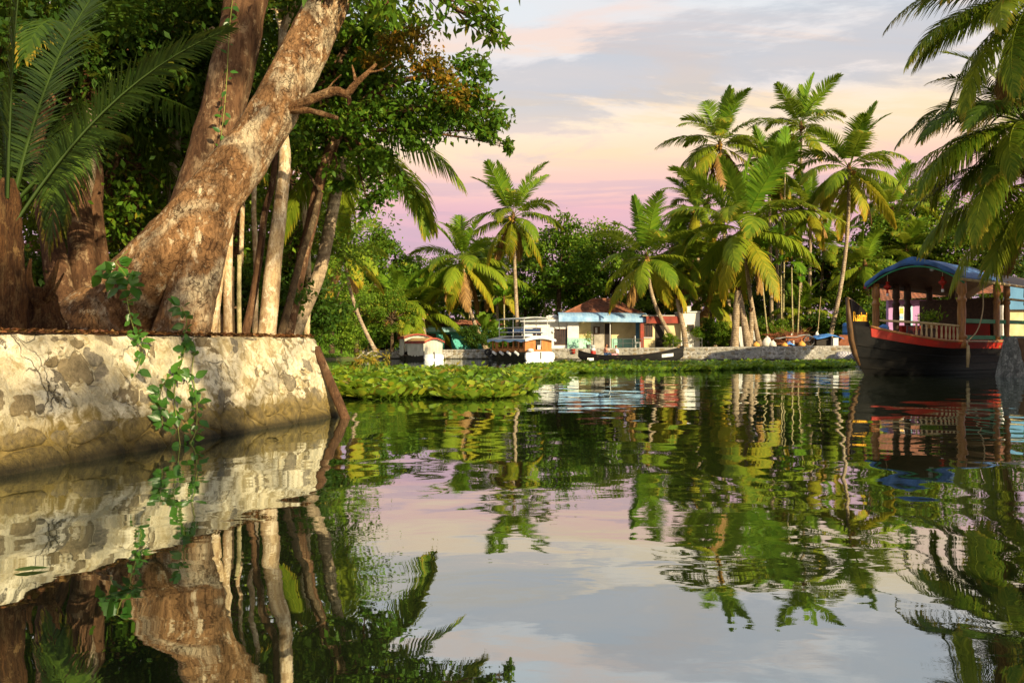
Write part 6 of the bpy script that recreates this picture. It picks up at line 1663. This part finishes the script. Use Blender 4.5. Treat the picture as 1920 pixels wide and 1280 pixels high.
# --- transom-sterned tour boats moored at the far wall
def tour_boat(name, label, px, D_, rz, W, L_, curtains, upper, stern='white_paint', eave=1.95, st_c=.30, st_h=.36):
    x, z = XZ(px, 675, D_)
    root = thing(name, (x, D_, 0), label, 'boat', rz=rz); q = local_parts(root)      # local +y runs forward (away), origin at stern centre
    h = W / 2
    # hull sides and the white rounded stern
    mb = MB()
    for sd in (1, -1):
        mb.grid([[(sd * h * (1 - .85 * max(0, (y - L_ * .55) / (L_ * .5)) ** 2) * (.86 + .14 * f), y, -.2 + f * (.82 * (.62 if eave < 1.9 and curtains else 1) + .5 * max(0, (y - L_ * .5) / (L_ * .5)) ** 2)) for y in np.linspace(0, L_, 14)] for f in np.linspace(0, 1, 5)])
    q(mb, 'hull', 'tar', smooth=True)
    n_ = 20; ring = [(h * 1.02 * np.sign(math.cos(a)) * abs(math.cos(a)) ** .35, st_c + st_h * np.sign(math.sin(a)) * abs(math.sin(a)) ** .5) for a in np.linspace(0, 2 * math.pi, n_, endpoint=False)]
    V = [(a, -.10, b) for a, b in ring] + [(a * 1.0, .06, b) for a, b in ring]; mb = MB().add(V, [tuple(range(n_)), tuple(reversed(range(n_, 2 * n_)))] + [(i, (i + 1) % n_, (i + 1) % n_ + n_, i + n_) for i in range(n_)])
    tr = q(mb, 'stern', stern); q(MB().bx(-.04, .04, -.16, -.101, .1, .62), 'rudder_strap', 'iron', tr)
    q(MB().bx(-h * .96, h * .96, .1, L_ * .8, .30 if curtains else .52, .36 if curtains else .58), 'deck', 'wood_dark')
    if curtains:
        yc = L_ * .62
        # stern curtain and side curtain with folds
        for nm, a, b in (('curtain', (-h * .97, 0), (h * .97, 0)), ('curtain', (-h * .99, .12), (-h * .99, yc))):
            m_ = 36; G = []
            for u in np.linspace(0, 1, 6):
                row = []
                for j in range(m_ + 1):
                    w_ = j / m_; x_ = a[0] + (b[0] - a[0]) * w_; y_ = a[1] + (b[1] - a[1]) * w_; f = .05 * math.sin(w_ * 34) * (.4 + .6 * (1 - u)) + .02 * math.sin(w_ * 91)
                    zb_ = (.40 if eave < 1.9 else .62) - (.14 * math.sin(math.pi * w_) if a[1] else 0)
                    row.append((x_ + (f if a[1] else 0), y_ + (0 if a[1] else f), zb_ + (eave + .1 - zb_) * u + (0 if a[1] else (.24 * math.sin(math.pi * w_) * u))))
                G.append(row)
            q(MB().grid(G), nm, 'curtain', smooth=True)
        ys_ = np.linspace(-h * 1.06, h * 1.06, 15); rf = lambda x_: eave + .08 + .28 * math.cos(x_ / (h * 1.06) * math.pi / 2)
        q(MB().grid([[(x_, y_, rf(x_)) for x_ in ys_] for y_ in np.linspace(-.2, yc + .3, 7)], (0, 0, -.04)), 'roof', 'ochre', smooth=True)
        q(MB().grid([[(x_, -.215, rf(x_) - .0 - k * .11) for x_ in ys_] for k in (0, 1)], (0, -.012, 0)), 'roof_frill', 'red_faded')
        q(MB().bx(-h * 1.08, -h * 1.05, -.2, yc + .3, eave - .08, eave + .13), 'roof_frill', 'red_faded')
    else:
        cabin = L_ * .34
        q(MB().bx(-h * .94, -.25, .16, .22, .58, 1.5), 'cabin_panel', 'wood_orange'); q(MB().bx(.28, h * .94, .16, .22, .58, 1.5), 'cabin_panel', 'wood_orange')
        q(MB().bx(-.25, .28, .16, .22, .58, .8), 'cabin_panel', 'wood_orange'); q(MB().bx(-.25, .28, .28, .3, .8, 1.5), 'door_opening', 'dark')
        q(MB().bx(-.12, .16, .12, .15, .8, 1.12), 'notice', 'white_paint')
        for k in range(7):
            y_ = .3 + k * (L_ * .72) / 6; q(MB().bx(-h * .95, -h * .88, y_ - .05, y_ + .05 + (.25 if k == 5 else 0), .58, 1.5), 'cabin_post', 'wood_orange')
            q(MB().bx(h * .88, h * .95, y_ - .05, y_ + .05, .58, 1.5), 'cabin_post', 'wood_orange')
        q(MB().bx(-h * .95, -h * .90, .3, L_ * .75, .58, .86), 'side_panel', 'wood_orange')
        q(MB().bx(-h * .7, h * .7, .6, L_ * .7, .62, 1.0), 'bench', 'wood_orange')
        # roof awnings: white, sagging blue-grey edge
        ys_ = np.linspace(-h * 1.08, h * 1.08, 13); rf = lambda x_: 1.55 + .22 * math.cos(x_ / (h * 1.08) * math.pi / 2)
        q(MB().grid([[(x_, y_, rf(x_) + .02 * math.sin(y_ * 5)) for x_ in ys_] for y_ in np.linspace(-.15, L_ * .85, 12)], (0, 0, -.05)), 'roof', 'white_paint', smooth=True)
        q(MB().grid([[(-h * 1.09, y_, 1.56 - k * (.16 + .06 * math.sin(y_ * 4))) for y_ in np.linspace(-.15, L_ * .85, 22)] for k in (0, 1)], (-.012, 0, 0)), 'awning_flap', 'blue_sheet')
        q(MB().grid([[(x_, -.16, rf(x_) - k * .17) for x_ in ys_] for k in (0, 1)], (0, -.012, 0)), 'awning_flap', 'white_paint')
        for k in range(4):
            y_ = .8 + k * 1.05; q(MB().tube([(-h * 1.05, y_, .42), (-h * 1.12, y_ + .35, .62)], [.10, .10], 8), 'life_ring', 'white_paint')
        q(MB().lathe((-h * .75, -.2, .68), [(.05, 0), (.22, .02), (.24, .12), (.1, .2)], 9), 'fuel_drum', 'white_paint')
    if upper:
        zf = 1.82; zt = 3.10
        # upper deck with pipe rails, benches and a flat sunroof
        xs_ = (-h * .9, h * .75); yy = (.35, L_ * .30, L_ * .62)
        for x_ in xs_:
            for y_ in yy:
                q(MB().tube([(x_, y_, zf - .25), (x_, y_, zt)], .03, 6), 'roof_post', 'white_paint')
            for z_ in (zf + .28, zf + .62):
                q(MB().tube([(x_, yy[0], z_), (x_, yy[-1], z_)], .022, 6), 'rail', 'white_paint')
        for y_ in (yy[0], yy[-1]):
            for z_ in (zf + .28, zf + .62):
                q(MB().tube([(xs_[0], y_, z_), (xs_[1], y_, z_)], .022, 6), 'rail', 'white_paint')
        q(MB().bx(xs_[0], xs_[1], yy[0], yy[-1], zf - .06, zf), 'upper_deck', 'white_paint')
        for k in range(3):
            y_ = yy[0] + .4 + k * .9; b_ = q(MB().bx(xs_[0] + .2, xs_[1] - .15, y_, y_ + .35, zf + .18, zf + .24), 'bench', 'cloth_navy')
            q(MB().bx(xs_[0] + .2, xs_[1] - .15, y_ + .33, y_ + .38, zf + .3, zf + .52), 'backrest', 'cloth_navy', b_)
        q(MB().grid([[(x_, y_, zt + .12 * math.sin(math.pi * (x_ - xs_[0] + .15) / (xs_[1] - xs_[0] + .3))) for x_ in np.linspace(xs_[0] - .15, xs_[1] + .15, 9)] for y_ in np.linspace(yy[0] - .2, yy[-1] + .25, 5)], (0, 0, -.07)), 'sunroof', 'grey_sheet', smooth=True)
    return root
tb = tour_boat('tour_boat', 'tour boat with orange cabin, railed upper deck and white rounded stern', 1012, 56.6, R(33), 2.55, 6.1, False, True)
cb = tour_boat('curtained_boat', 'boat closed with cream curtains under an ochre roof, white stern', 813, 57.6, R(32), 1.55, 5.0, True, False, eave=1.32, st_c=.20, st_h=.26)
# the second curtained boat lies behind the first
cb2 = tour_boat('curtained_boat', 'second curtained boat mostly hidden behind the white-sterned curtained one', 783, 61.0, R(24), 2.2, 2.2, True, False, 'tar', eave=1.68)
# tyres hung at the tour boat's bow
for i, (px, py) in enumerate(((915, 660), (920, 664))):
    p = P(px, py, 60.6 - i * .4); root = thing('tyre_fender', p, ('black tyre fender at the tour boat bow, left one', 'black tyre fender at the tour boat bow, right one')[i], 'tyre', 'tyre fenders')
    q = local_parts(root); V, F = [], []
    for a in range(16):
        for b in range(8):
            rr = .22 + .08 * math.cos(b * math.pi / 4); V.append((math.cos(a * math.pi / 8) * rr, .09 * math.sin(b * math.pi / 4), math.sin(a * math.pi / 8) * rr)); F.append((a * 8 + b, a * 8 + (b + 1) % 8, (a + 1) % 16 * 8 + (b + 1) % 8, (a + 1) % 16 * 8 + b))
    q(MB().add(V, F), 'tyre', 'rubber', smooth=True); q(MB().tube([(0, 0, .25), (0, .1, .8)], .015, 5), 'rope', 'rope')

# --- black canoe
D8 = 57.8
xa, xb = XZ(1084, 0, D8)[0], XZ(1281, 0, D8)[0]; LC = xb - xa
cn = thing('canoe', ((xa + xb) / 2, D8, 0), 'long black wooden canoe with upturned bow lying along the far wall', 'canoe'); q = local_parts(cn)
st_ = []
for s_ in np.linspace(0, 1, 28):
    x_ = -LC / 2 + LC * s_; bm_ = .55 * max(0.03, (math.sin(math.pi * (.06 + .88 * s_))) ** .7); zt = .34 + .40 * max(0, (.28 - s_) / .28) ** 2.0 + .66 * max(0, (s_ - .45) / .55) ** 1.9; zb_ = -.22 + .5 * max(0, (s_ - .88) / .12) ** 1.6 + .45 * max(0, (.1 - s_) / .1) ** 1.6
    st_.append((x_, bm_, zt, bm_ * .6, zb_))
G = hull_grid(st_)
hu = q(MB().grid(G), 'hull', 'tar', smooth=True)
G2 = [[(x_, y_ * .93, max(z_ + .03, -.1)) for x_, y_, z_ in r_] for r_ in G]
q(MB().grid(G2), 'lining', 'wood_dark', smooth=True)
for k in (0, -1): q(MB().tube([(r_[k][0], r_[k][1], r_[k][2] + .01) for r_ in G], .03, 6), 'gunwale', 'tar', smooth=True)
for s_ in (.2, .4, .62, .78):
    i = int(s_ * 27); w_ = st_[i][1]; q(MB().box((st_[i][0], 0, st_[i][2] - .1), (.2, w_ * 1.9, .04)), 'thwart', 'wood_dark')
q(MB().tube([(LC / 2 - .5, 0, .62), (LC / 2 - .2, 0, .9), (LC / 2 - .02, 0, 1.0), (LC / 2 + .02, 0, .86)], [.16, .15, .12, .06], 8), 'prow', 'tar', smooth=True)
q(MB().tube([(LC / 2 - .32, -.02, .82), (LC / 2 - .30, 0, .95)], .14, 8), 'prow_band', 'ochre')
# plates with faded print
def plate_on(px0, px1, py0, py1, tilt, marks):
    x0_, z1_ = XZ(px0, py0, D8 - .6); x1_, z0_ = XZ(px1, py1, D8 - .6); c_ = ((x0_ + x1_) / 2 - cn.location.x, -.50, (z0_ + z1_) / 2); mb = MB()
    i = int(np.argmin([abs(r[0] - c_[0]) for r in st_])); y_ = -st_[i][1] - .02; w_, h_ = x1_ - x0_, (z1_ - z0_)
    pl = q(MB().add([(c_[0] - w_ / 2, y_, c_[2] - h_ / 2 - tilt), (c_[0] + w_ / 2, y_ + .06, c_[2] - h_ / 2 + tilt), (c_[0] + w_ / 2, y_ + .06, c_[2] + h_ / 2 + tilt), (c_[0] - w_ / 2, y_, c_[2] + h_ / 2 - tilt)] + [(c_[0] - w_ / 2, y_ - .02, c_[2] - h_ / 2 - tilt), (c_[0] + w_ / 2, y_ + .04, c_[2] - h_ / 2 + tilt), (c_[0] + w_ / 2, y_ + .04, c_[2] + h_ / 2 + tilt), (c_[0] - w_ / 2, y_ - .02, c_[2] + h_ / 2 - tilt)], [(0, 1, 2, 3), (7, 6, 5, 4), (0, 4, 5, 1), (1, 5, 6, 2), (2, 6, 7, 3), (3, 7, 4, 0)]), 'name_plate', 'white_paint')
    for k in range(marks):
        u = (k + .5) / marks - .5
        q(MB().box((c_[0] + u * w_ * .8, y_ - .022 + .06 * (u + .5), c_[2] + tilt * 2 * u), (w_ * .5 / marks, .006, h_ * .35)), 'faded_letter', 'cloth_pink' if k < 2 else 'blue_sheet', pl)
plate_on(1242, 1264, 663, 669, .045, 6); plate_on(1102, 1114, 671, 675, -.01, 4)
mr = MB().tube([(xa, D8, .68), (xa - .8, D8 + .6, .62), (xa - 1.6, D8 + 1.6, .78)], .02, 5).build('mooring_line', MT['rope'], None, base=(xa - 1.6, D8 + 1.6, .75)); tag(mr, 'pale rope tying the black canoe to the wall', 'rope')
# motor drum in the canoe
x_, z_ = XZ(1112, 662, D8); dr = thing('red_white_drum', (x_, D8, .30), 'red and white plastic drum standing in the stern of the canoe', 'drum'); q2 = local_parts(dr)
q2(MB().lathe((0, 0, 0), [(.18, 0), (.2, .05), (.2, .34), (.17, .40)], 12), 'drum', 'red_paint', smooth=True); q2(MB().lathe((0, 0, .40), [(.17, 0), (.17, .18), (.09, .24)], 12), 'lid', 'white_paint', smooth=True)
q2(MB().lathe((0, 0, .64), [(.16, 0), (.2, .1), (.12, .2)], 10), 'pot', 'grey_sheet', smooth=True)

# --- people in the canoe
def skin_mesh(name, nodes, edges, mat, sub=1):
    me = bpy.data.meshes.new(name); me.from_pydata([n_[0] for n_ in nodes], edges, [])
    ob = bpy.data.objects.new(name, me); COL.objects.link(ob)
    sk = ob.modifiers.new('skin', 'SKIN'); sk.use_smooth_shade = True
    for i, n_ in enumerate(nodes):
        v = me.skin_vertices[0].data[i]; r_ = n_[1]; v.radius = r_ if hasattr(r_, '__len__') else (r_, r_); v.use_root = (i == 0)
    ss_ = ob.modifiers.new('sub', 'SUBSURF'); ss_.levels = ss_.render_levels = sub
    dg = bpy.context.evaluated_depsgraph_get(); out_ = bpy.data.meshes.new_from_object(ob.evaluated_get(dg))
    bpy.data.objects.remove(ob); bpy.data.meshes.remove(me)
    out_.name = name; out_.materials.clear(); out_.materials.append(MT[mat]); out_.polygons.foreach_set('use_smooth', [True] * len(out_.polygons))
    return out_
def person(label, loc, rz, shirt, lower, lean=.12, reach=.3, sleeves=True):
    """sitting on a thwart, knees bent, facing local +x; seat at z=0"""
    root = thing('person', loc, label, 'person', rz=rz)
    N = [((0, 0, .08), .13)]; E = []
    def add(p, r_, par): N.append((p, r_)); E.append((par, len(N) - 1)); return len(N) - 1
    a = add((lean * .3, 0, .25), (.12, .14), 0); b = add((lean * .7, 0, .42), (.125, .17), a); c = add((lean, 0, .54), (.09, .14), b)
    nk = add((lean + .015, 0, .62), .055, c); hd = add((lean + .04, 0, .72), (.092, .085), nk); ht = add((lean + .03, 0, .84), (.075, .07), hd)
    add((lean + .115, 0, .735), (.028, .03), hd)                           # nose and face
    for s_ in (1, -1):
        add((lean + .02, s_ * .085, .74), .018, hd)                        # ear
        sh_ = add((lean - .005, s_ * .19, .53), .062, c); eb = add((lean + .06, s_ * .25, .30), .046, sh_); wr = add((lean + reach, s_ * .17, .24), .032, eb); hn = add((lean + reach + .07, s_ * .15, .235), (.022, .04), wr)
        for k in range(4): f1 = add((lean + reach + .13, s_ * (.12 + .022 * k), .225), .010, hn); add((lean + reach + .165 - .006 * abs(k - 1.5), s_ * (.12 + .022 * k), .195), .009, f1)
        th_ = add((lean + reach + .09, s_ * .10, .25), .011, hn); add((lean + reach + .12, s_ * .085, .23), .010, th_)
        hp = add((.02, s_ * .10, .05), .095, 0); kn = add((.42, s_ * .13, .16), .065, hp); an = add((.40, s_ * .12, -.16), .042, kn); add((.52, s_ * .13, -.19), (.035, .045), an)
    link('body', skin_mesh('body', N, E, 'skin'), None, root)
    # clothing: sheaths over the same limbs
    if shirt:
        N = [((lean * .1, 0, .10), (.145, .165))]; E = []
        a = add((lean * .4, 0, .27), (.145, .165), 0); b = add((lean * .75, 0, .43), (.15, .19), a); c = add((lean, 0, .545), (.105, .15), b); add((lean + .01, 0, .585), .072, c)
        if sleeves:
            for s_ in (1, -1):
                sh_ = add((lean - .005, s_ * .2, .53), .080, c); add((lean + .04, s_ * .245, .37), .066, sh_)
        link('shirt', skin_mesh('shirt', N, E, shirt), None, root)
    N = [((0, 0, .07), (.15, .16))]; E = []
    for s_ in (1, -1):
        hp = add((.06, s_ * .11, .06), .11, 0); kn = add((.42, s_ * .13, .16), .085, hp); add((.41, s_ * .12, -.02), .07, kn)
    link('wrap', skin_mesh('wrap', N, E, lower), None, root)
    N = [((lean + .015, 0, .80), (.088, .090))]; E = []; add((lean - .03, 0, .76), (.075, .085), 0); add((lean - .04, 0, .70), (.05, .07), 1)
    link('hair', skin_mesh('hair', N, E, 'hair'), None, root)
x_ = XZ(1134, 0, D8)[0]; person('person in rusty pink top and dark wrap sitting in the canoe, facing right', (x_, D8, .36), R(-8), 'shirt_pink', 'cloth_navy', .10, .34)
x_ = XZ(1158, 0, D8)[0]; person('person in white shirt and pink wrap sitting in the canoe, facing left', (x_, D8, .30), R(172), 'shirt_white', 'cloth_pink', .10, .26)

# ================================================================== THINGS ON THE FAR BANK
def pot_plant(label, px, d, s_):
    b = FB(px, d); root = thing('potted_plant', (b[0], b[1], zfar(b[0])), label, 'plant'); q = local_parts(root)
    q(MB().lathe((0, 0, 0), [(.14 * s_, 0), (.2 * s_, .3 * s_), (.16 * s_, .3 * s_)], 10), 'pot', 'iron')
    rg = np.random.default_rng(px); C = rg.normal(0, 1, (160, 3)) * np.array((.2, .2, .28)) * s_ + np.array((0, 0, .75 * s_)); V, F = leaf_quads(C, rg, .16 * s_, -.4)
    link('foliage', np_mesh('foliage', V, F, rg.random(160)), MT['leaf_bright'], root)
pot_plant('potted plant with pale leaves in front of the white wall panel', 1103, 62.5, 1.0)
x_, z_ = XZ(1075, 658, 60.7); yw = farwall_y(x_) - .12
rb = thing('red_bucket', (x_, yw, z_ - .2), 'small red bucket hanging on the far wall left of the canoe', 'bucket'); q = local_parts(rb)
q(MB().lathe((0, 0, 0), [(.13, 0), (.18, .34), (.19, .36), (.16, .36)], 12), 'bucket', 'red_paint', smooth=True); q(MB().tube([(-.17, 0, .34), (-.1, 0, .5), (.1, 0, .5), (.17, 0, .34)], .012, 5), 'handle', 'iron')
# white chair by the railing
b = FB(1196, 62.9); wc = thing('white_chair', (b[0], b[1], zfar(b[0])), 'white folding chair on the verandah behind the iron railing', 'chair'); q = local_parts(wc)
q(MB().box((0, 0, .42), (.45, .42, .04)), 'seat', 'white_paint'); q(MB().box((-.24, 0, .72), (.04, .42, .5), 0), 'backrest', 'white_paint')
for a in (-.19, .19):
    for c_ in (-.18, .18): q(MB().tube([(a, c_, 0), (a, c_, .42)], .02, 5), 'leg', 'white_paint')

# leaning sheets
def sheet(name, label, mat, px0, px1, py0, py1, d, lean=.25, cat='sheet'):
    x0_, z1_ = XZ(px0, py0, d); x1_, z0_ = XZ(px1, py1, d); z0_ = zfar(x0_) - .02
    root = thing(name, ((x0_ + x1_) / 2, d, z0_), label, cat)
    n_ = 14; G = [[(x0_ + (x1_ - x0_) * j / n_, d + lean * u + .02 * math.sin(j * 2.2), z0_ + (z1_ - z0_) * u) for j in range(n_ + 1)] for u in np.linspace(0, 1, 5)]
    MB().grid(G, (0, .03, 0)).build('sheet', MT[mat], root)
    MB().bx(x0_ + .1, x0_ + .18, d + lean * .5, d + lean + .5, z0_, z0_ + (z1_ - z0_) * .7).build('prop', MT['wood_dark'], root)
    return root
sheet('metal_sheet', 'white metal sheet standing behind the leaning palm trunk', 'white_paint', 1381, 1397, 612, 648, 62.6)
sheet('metal_sheet', 'grey metal sheet lying low between the two leaning trunks', 'grey_sheet', 1403, 1422, 619, 642, 63.2, .8)
def sack(label, mat, px, py, d, w_, h_, seed, group='sacks on the far bank'):
    x_, _ = XZ(px, py, d); rs = random.Random(seed); mb = MB()
    mb.lathe((0, 0, 0), [(.42, 0), (.52, .15), (.5, .5), (.3, .85), (.12, 1.0)], 10)
    mb.v = [(a * w_ * rs.uniform(.88, 1.12), b_ * w_ * .7 * rs.uniform(.9, 1.1), c_ * h_ * rs.uniform(.92, 1.08)) for a, b_, c_ in mb.v]
    root = thing('sack', (x_, d, zfar(x_) - .01), label, 'sack', group); q = local_parts(root); q(mb, 'bag', mat, smooth=True); q(MB().tube([(0, 0, h_ * .98), (.06, 0, h_ * 1.12)], [.05 * w_ * 2, .02], 6), 'neck', mat)
sack('white plastic sack right of the great palm foot', 'sack', 1438, 640, 60.5, .75, .75, 1); sack('grey white sack slumped beside the tall white one', 'sack', 1449, 642, 60.3, .6, .45, 2)
sack('orange sack at the foot of the leaning trunk', 'orange_sack', 1418, 645, 60.4, .55, .35, 3); sack('orange sack lying in front of the handcart', 'orange_sack', 1471, 645, 60.0, .5, .28, 4); sack('orange sack beside the handcart wheel', 'orange_sack', 1503, 644, 59.8, .55, .38, 5)
sack('white sack on top of the heap left of the blue tarpaulin', 'sack', 1532, 622, 61.8, .5, 1.1, 6); sack('small white sack behind the handcart', 'sack', 1484, 628, 62, .45, .95, 7)
# handcart
d = 60.6; xa_, za_ = XZ(1460, 0, d)[0], 0; xb_ = XZ(1518, 0, d)[0]; zg_ = zfar(xb_)
hc = thing('handcart', ((xa_ + xb_) / 2, d, zg_), 'rusty brown handcart with a spoked wheel under a grey cover', 'cart'); q = local_parts(hc); hw = (xb_ - xa_) / 2
q(MB().box((.1, 0, .62), (hw * 1.5, .9, .42), 0), 'tray', 'rust'); q(MB().grid([[(-hw * 1.15 + 2.0 * hw * u, y_, .84 - .30 * (1 - u) ** 1.3 + .05 * math.sin(u * 9)) for u in np.linspace(0, 1, 12)] for y_ in (-.6, 0, .6)], (0, 0, .03)), 'cover', 'grey_sheet')
q(MB().tube([(hw * .9, -.5, .42), (-hw * 1.3, -.5, .15)], .04, 6), 'shaft', 'rust')
wl_ = q(MB().tube([(hw * .8 + .40 * math.cos(a), -.55, .40 + .40 * math.sin(a)) for a in np.linspace(0, 2 * math.pi, 25)], .04, 6, caps=False), 'wheel', 'iron')
for k in range(8): q(MB().tube([(hw * .8, -.55, .40), (hw * .8 + .38 * math.cos(k * .785), -.55, .40 + .38 * math.sin(k * .785))], .014, 5), 'spoke', 'iron', wl_)
q(MB().tube([(hw * .8, .55, .40), (hw * .8, -.6, .40)], .03, 6), 'axle', 'iron')
for x_ in (-hw * .5, hw * .3): q(MB().box((x_, -.46, .3), (.07, .07, .6)), 'leg', 'rust')
# tarpaulin heap
d = 60.2; xa_, xb_ = XZ(1524, 0, d)[0], XZ(1576, 0, d)[0]; zg_ = zfar(xb_)
tp_ = thing('tarpaulin_heap', ((xa_ + xb_) / 2, d, zg_), 'heap of goods under a bright blue tarpaulin beside the handcart', 'heap'); q = local_parts(tp_); hw = (xb_ - xa_) / 2
q(MB().box((0, .2, .25), (hw * 1.7, 1.1, .5)).box((-.2, .2, .6), (hw * .9, .9, .3)), 'crates', 'dark')
def th_(u, v): return .92 - .55 * abs(u - .55) ** 1.2 - .40 * max(0, .45 - v) + .10 * (float(fbm(np.array(u * 5), np.array(v * 4))) - .5)
q(MB().grid([[(-hw + 2 * hw * u, -.75 + 1.7 * v, th_(u, v)) for u in np.linspace(0, 1, 18)] for v in np.linspace(0, 1, 10)], (0, 0, .012)), 'tarpaulin', 'blue_tarp', smooth=True)
def block(name, label, mat, px0, px1, py0, d, dep, cat):
    x0_, z1_ = XZ(px0, py0, d); x1_, _ = XZ(px1, py0, d); z0_ = zfar(x0_) - .01
    root = thing(name, ((x0_ + x1_) / 2, d, z0_), label, cat); mb = MB(); mb.box(((x0_ + x1_) / 2, d + dep / 2, (z0_ + z1_) / 2), (x1_ - x0_, dep, z1_ - z0_), .06, taper=.96); mb.build('body', MT[mat], root)
    MB().box(((x0_ + x1_) / 2, d + dep / 2, z1_ + .02), ((x1_ - x0_) * 1.02, dep * 1.02, .05), .06).build('top', MT[mat], root)
block('foam_box', 'small white foam box right of the blue tarpaulin', 'white_paint', 1562, 1572, 634.5, 59.4, .4, 'box')
block('crate', 'brown wooden crate left of the houseboat bow', 'rust', 1573, 1592, 629, 59.8, .6, 'crate')
x_, z_ = XZ(1586, 0, 62.5); bd = thing('blue_barrel', (x_, 62.5, zfar(x_)), 'tall blue plastic barrel on a stand behind the houseboat bow', 'barrel'); q = local_parts(bd)
q(MB().box((0, 0, .35), (.6, .6, .7)), 'stand', 'conc'); q(MB().lathe((0, 0, .7), [(.22, 0), (.27, .05), (.28, .35), (.30, .37), (.28, .40), (.27, .85), (.30, .88), (.27, .9), (.22, 1.1), (.1, 1.13)], 14), 'barrel', 'blue_tarp', smooth=True)
x_ = XZ(1478, 0, 60.2)[0]; bc = thing('blue_cloth', (x_, 60.2, zfar(x_)), 'crumpled blue cloth lying in front of the handcart', 'cloth'); q = local_parts(bc)
q(MB().grid([[(-.45 + .9 * u, -.25 + .5 * v, .02 + .34 * math.exp(-((u - .55) / .3) ** 2 - ((v - .5) / .4) ** 2) + .12 * float(fbm(np.array(u * 6), np.array(v * 5)))) for u in np.linspace(0, 1, 14)] for v in np.linspace(0, 1, 9)], (0, 0, -.015)), 'cloth', 'blue_tarp', smooth=True)
q(MB().box((.1, .05, .12), (.4, .3, .2)), 'bundle', 'rust')
# dry brushwood heap
rg = np.random.default_rng(6); n = 420; x0_, x1_ = XZ(1442, 0, 63.5)[0], XZ(1512, 0, 63.5)[0]
c = np.stack([rg.uniform(x0_, x1_, n), 63.5 + rg.normal(0, .5, n), zfar(22) + rg.random(n) ** 1.2 * 1.1], 1); d_ = norm(rg.normal(0, 1, (n, 3)) * np.array((1, .6, .45))) * rg.uniform(.5, 1.4, (n, 1)); s_ = norm(np.cross(d_, rg.normal(0, 1, (n, 3)))) * .018
s2 = norm(np.cross(d_, s_)) * .018
V = np.stack([c + s_, c + s2, c - s_, c - s2, c + d_ + s_ * .4, c + d_ + s2 * .4, c + d_ - s_ * .4, c + d_ - s2 * .4], 1).reshape(-1, 3); i0 = np.arange(n)[:, None] * 8
F = np.concatenate([i0 + np.array([[0, 1, 5, 4]]), i0 + np.array([[1, 2, 6, 5]]), i0 + np.array([[2, 3, 7, 6]]), i0 + np.array([[3, 0, 4, 7]])])
tag(link('brushwood', np_mesh('brushwood', V, F), MT['rust']), 'heap of dry brown brushwood behind the handcart', 'brushwood', kind='stuff')
# checked bundle against the wall
x0_, x1_ = XZ(1560, 0, 57.6)[0], XZ(1604, 0, 57.6)[0]; yb_ = farwall_y((x0_ + x1_) / 2) - .45
ckb = thing('checked_bundle', ((x0_ + x1_) / 2, yb_, 0), 'large checked cloth bundle lying against the wall below the houseboat bow', 'bundle'); q = local_parts(ckb); hw = (x1_ - x0_) / 2
mb = MB().tube([(-hw, 0, .25), (-hw * .8, 0, .34), (-hw * .3, 0, .36), (hw * .2, 0, .33), (hw * .7, 0, .34), (hw, 0, .28)], [.10, .30, .33, .29, .32, .12], 12, wob=.12, seed=3); q(mb, 'cloth', 'checked', smooth=True)
q(MB().tube([(hw * .2, -.31, .33), (hw * .2, 0, .65), (hw * .2, .3, .33)], .02, 5), 'tie', 'rope')
# poles and wires
x_, z_ = XZ(1531, 0, 63)[0], 0; mp = MB().tube([(x_, 63, zfar(x_) - .05), (x_ + .35, 63, XZ(0, 556, 63)[1])], [.035, .02], 6).build('bamboo_pole', MT['bamboo'], None, base=(x_, 63, zfar(x_))); tag(mp, 'thin leaning pole standing in the rubbish heap', 'pole')
for i, py in enumerate((549, 558)):
    a, b = P(540, py + 2, 60), P(1010, py - 4, 74); pts = [a + (b - a) * u - np.array((0, 0, .5 * math.sin(math.pi * u))) for u in np.linspace(0, 1, 16)]
    wr = MB().tube(pts, .012, 4).build('overhead_wire', MT['grey_sheet'], None); tag(wr, ('upper overhead wire strung across the far trees at left', 'lower overhead wire strung across the far trees at left')[i], 'wire', 'overhead wires')
# floating leaf
x_, y_ = WPX(25, 1072); fl = link('floating_leaf', VL, None, None, (x_, y_, .012), (0, 0, .3), (.17, .15, .05)); tag(fl, 'yellow green leaf floating on the water at the lower left', 'leaf')
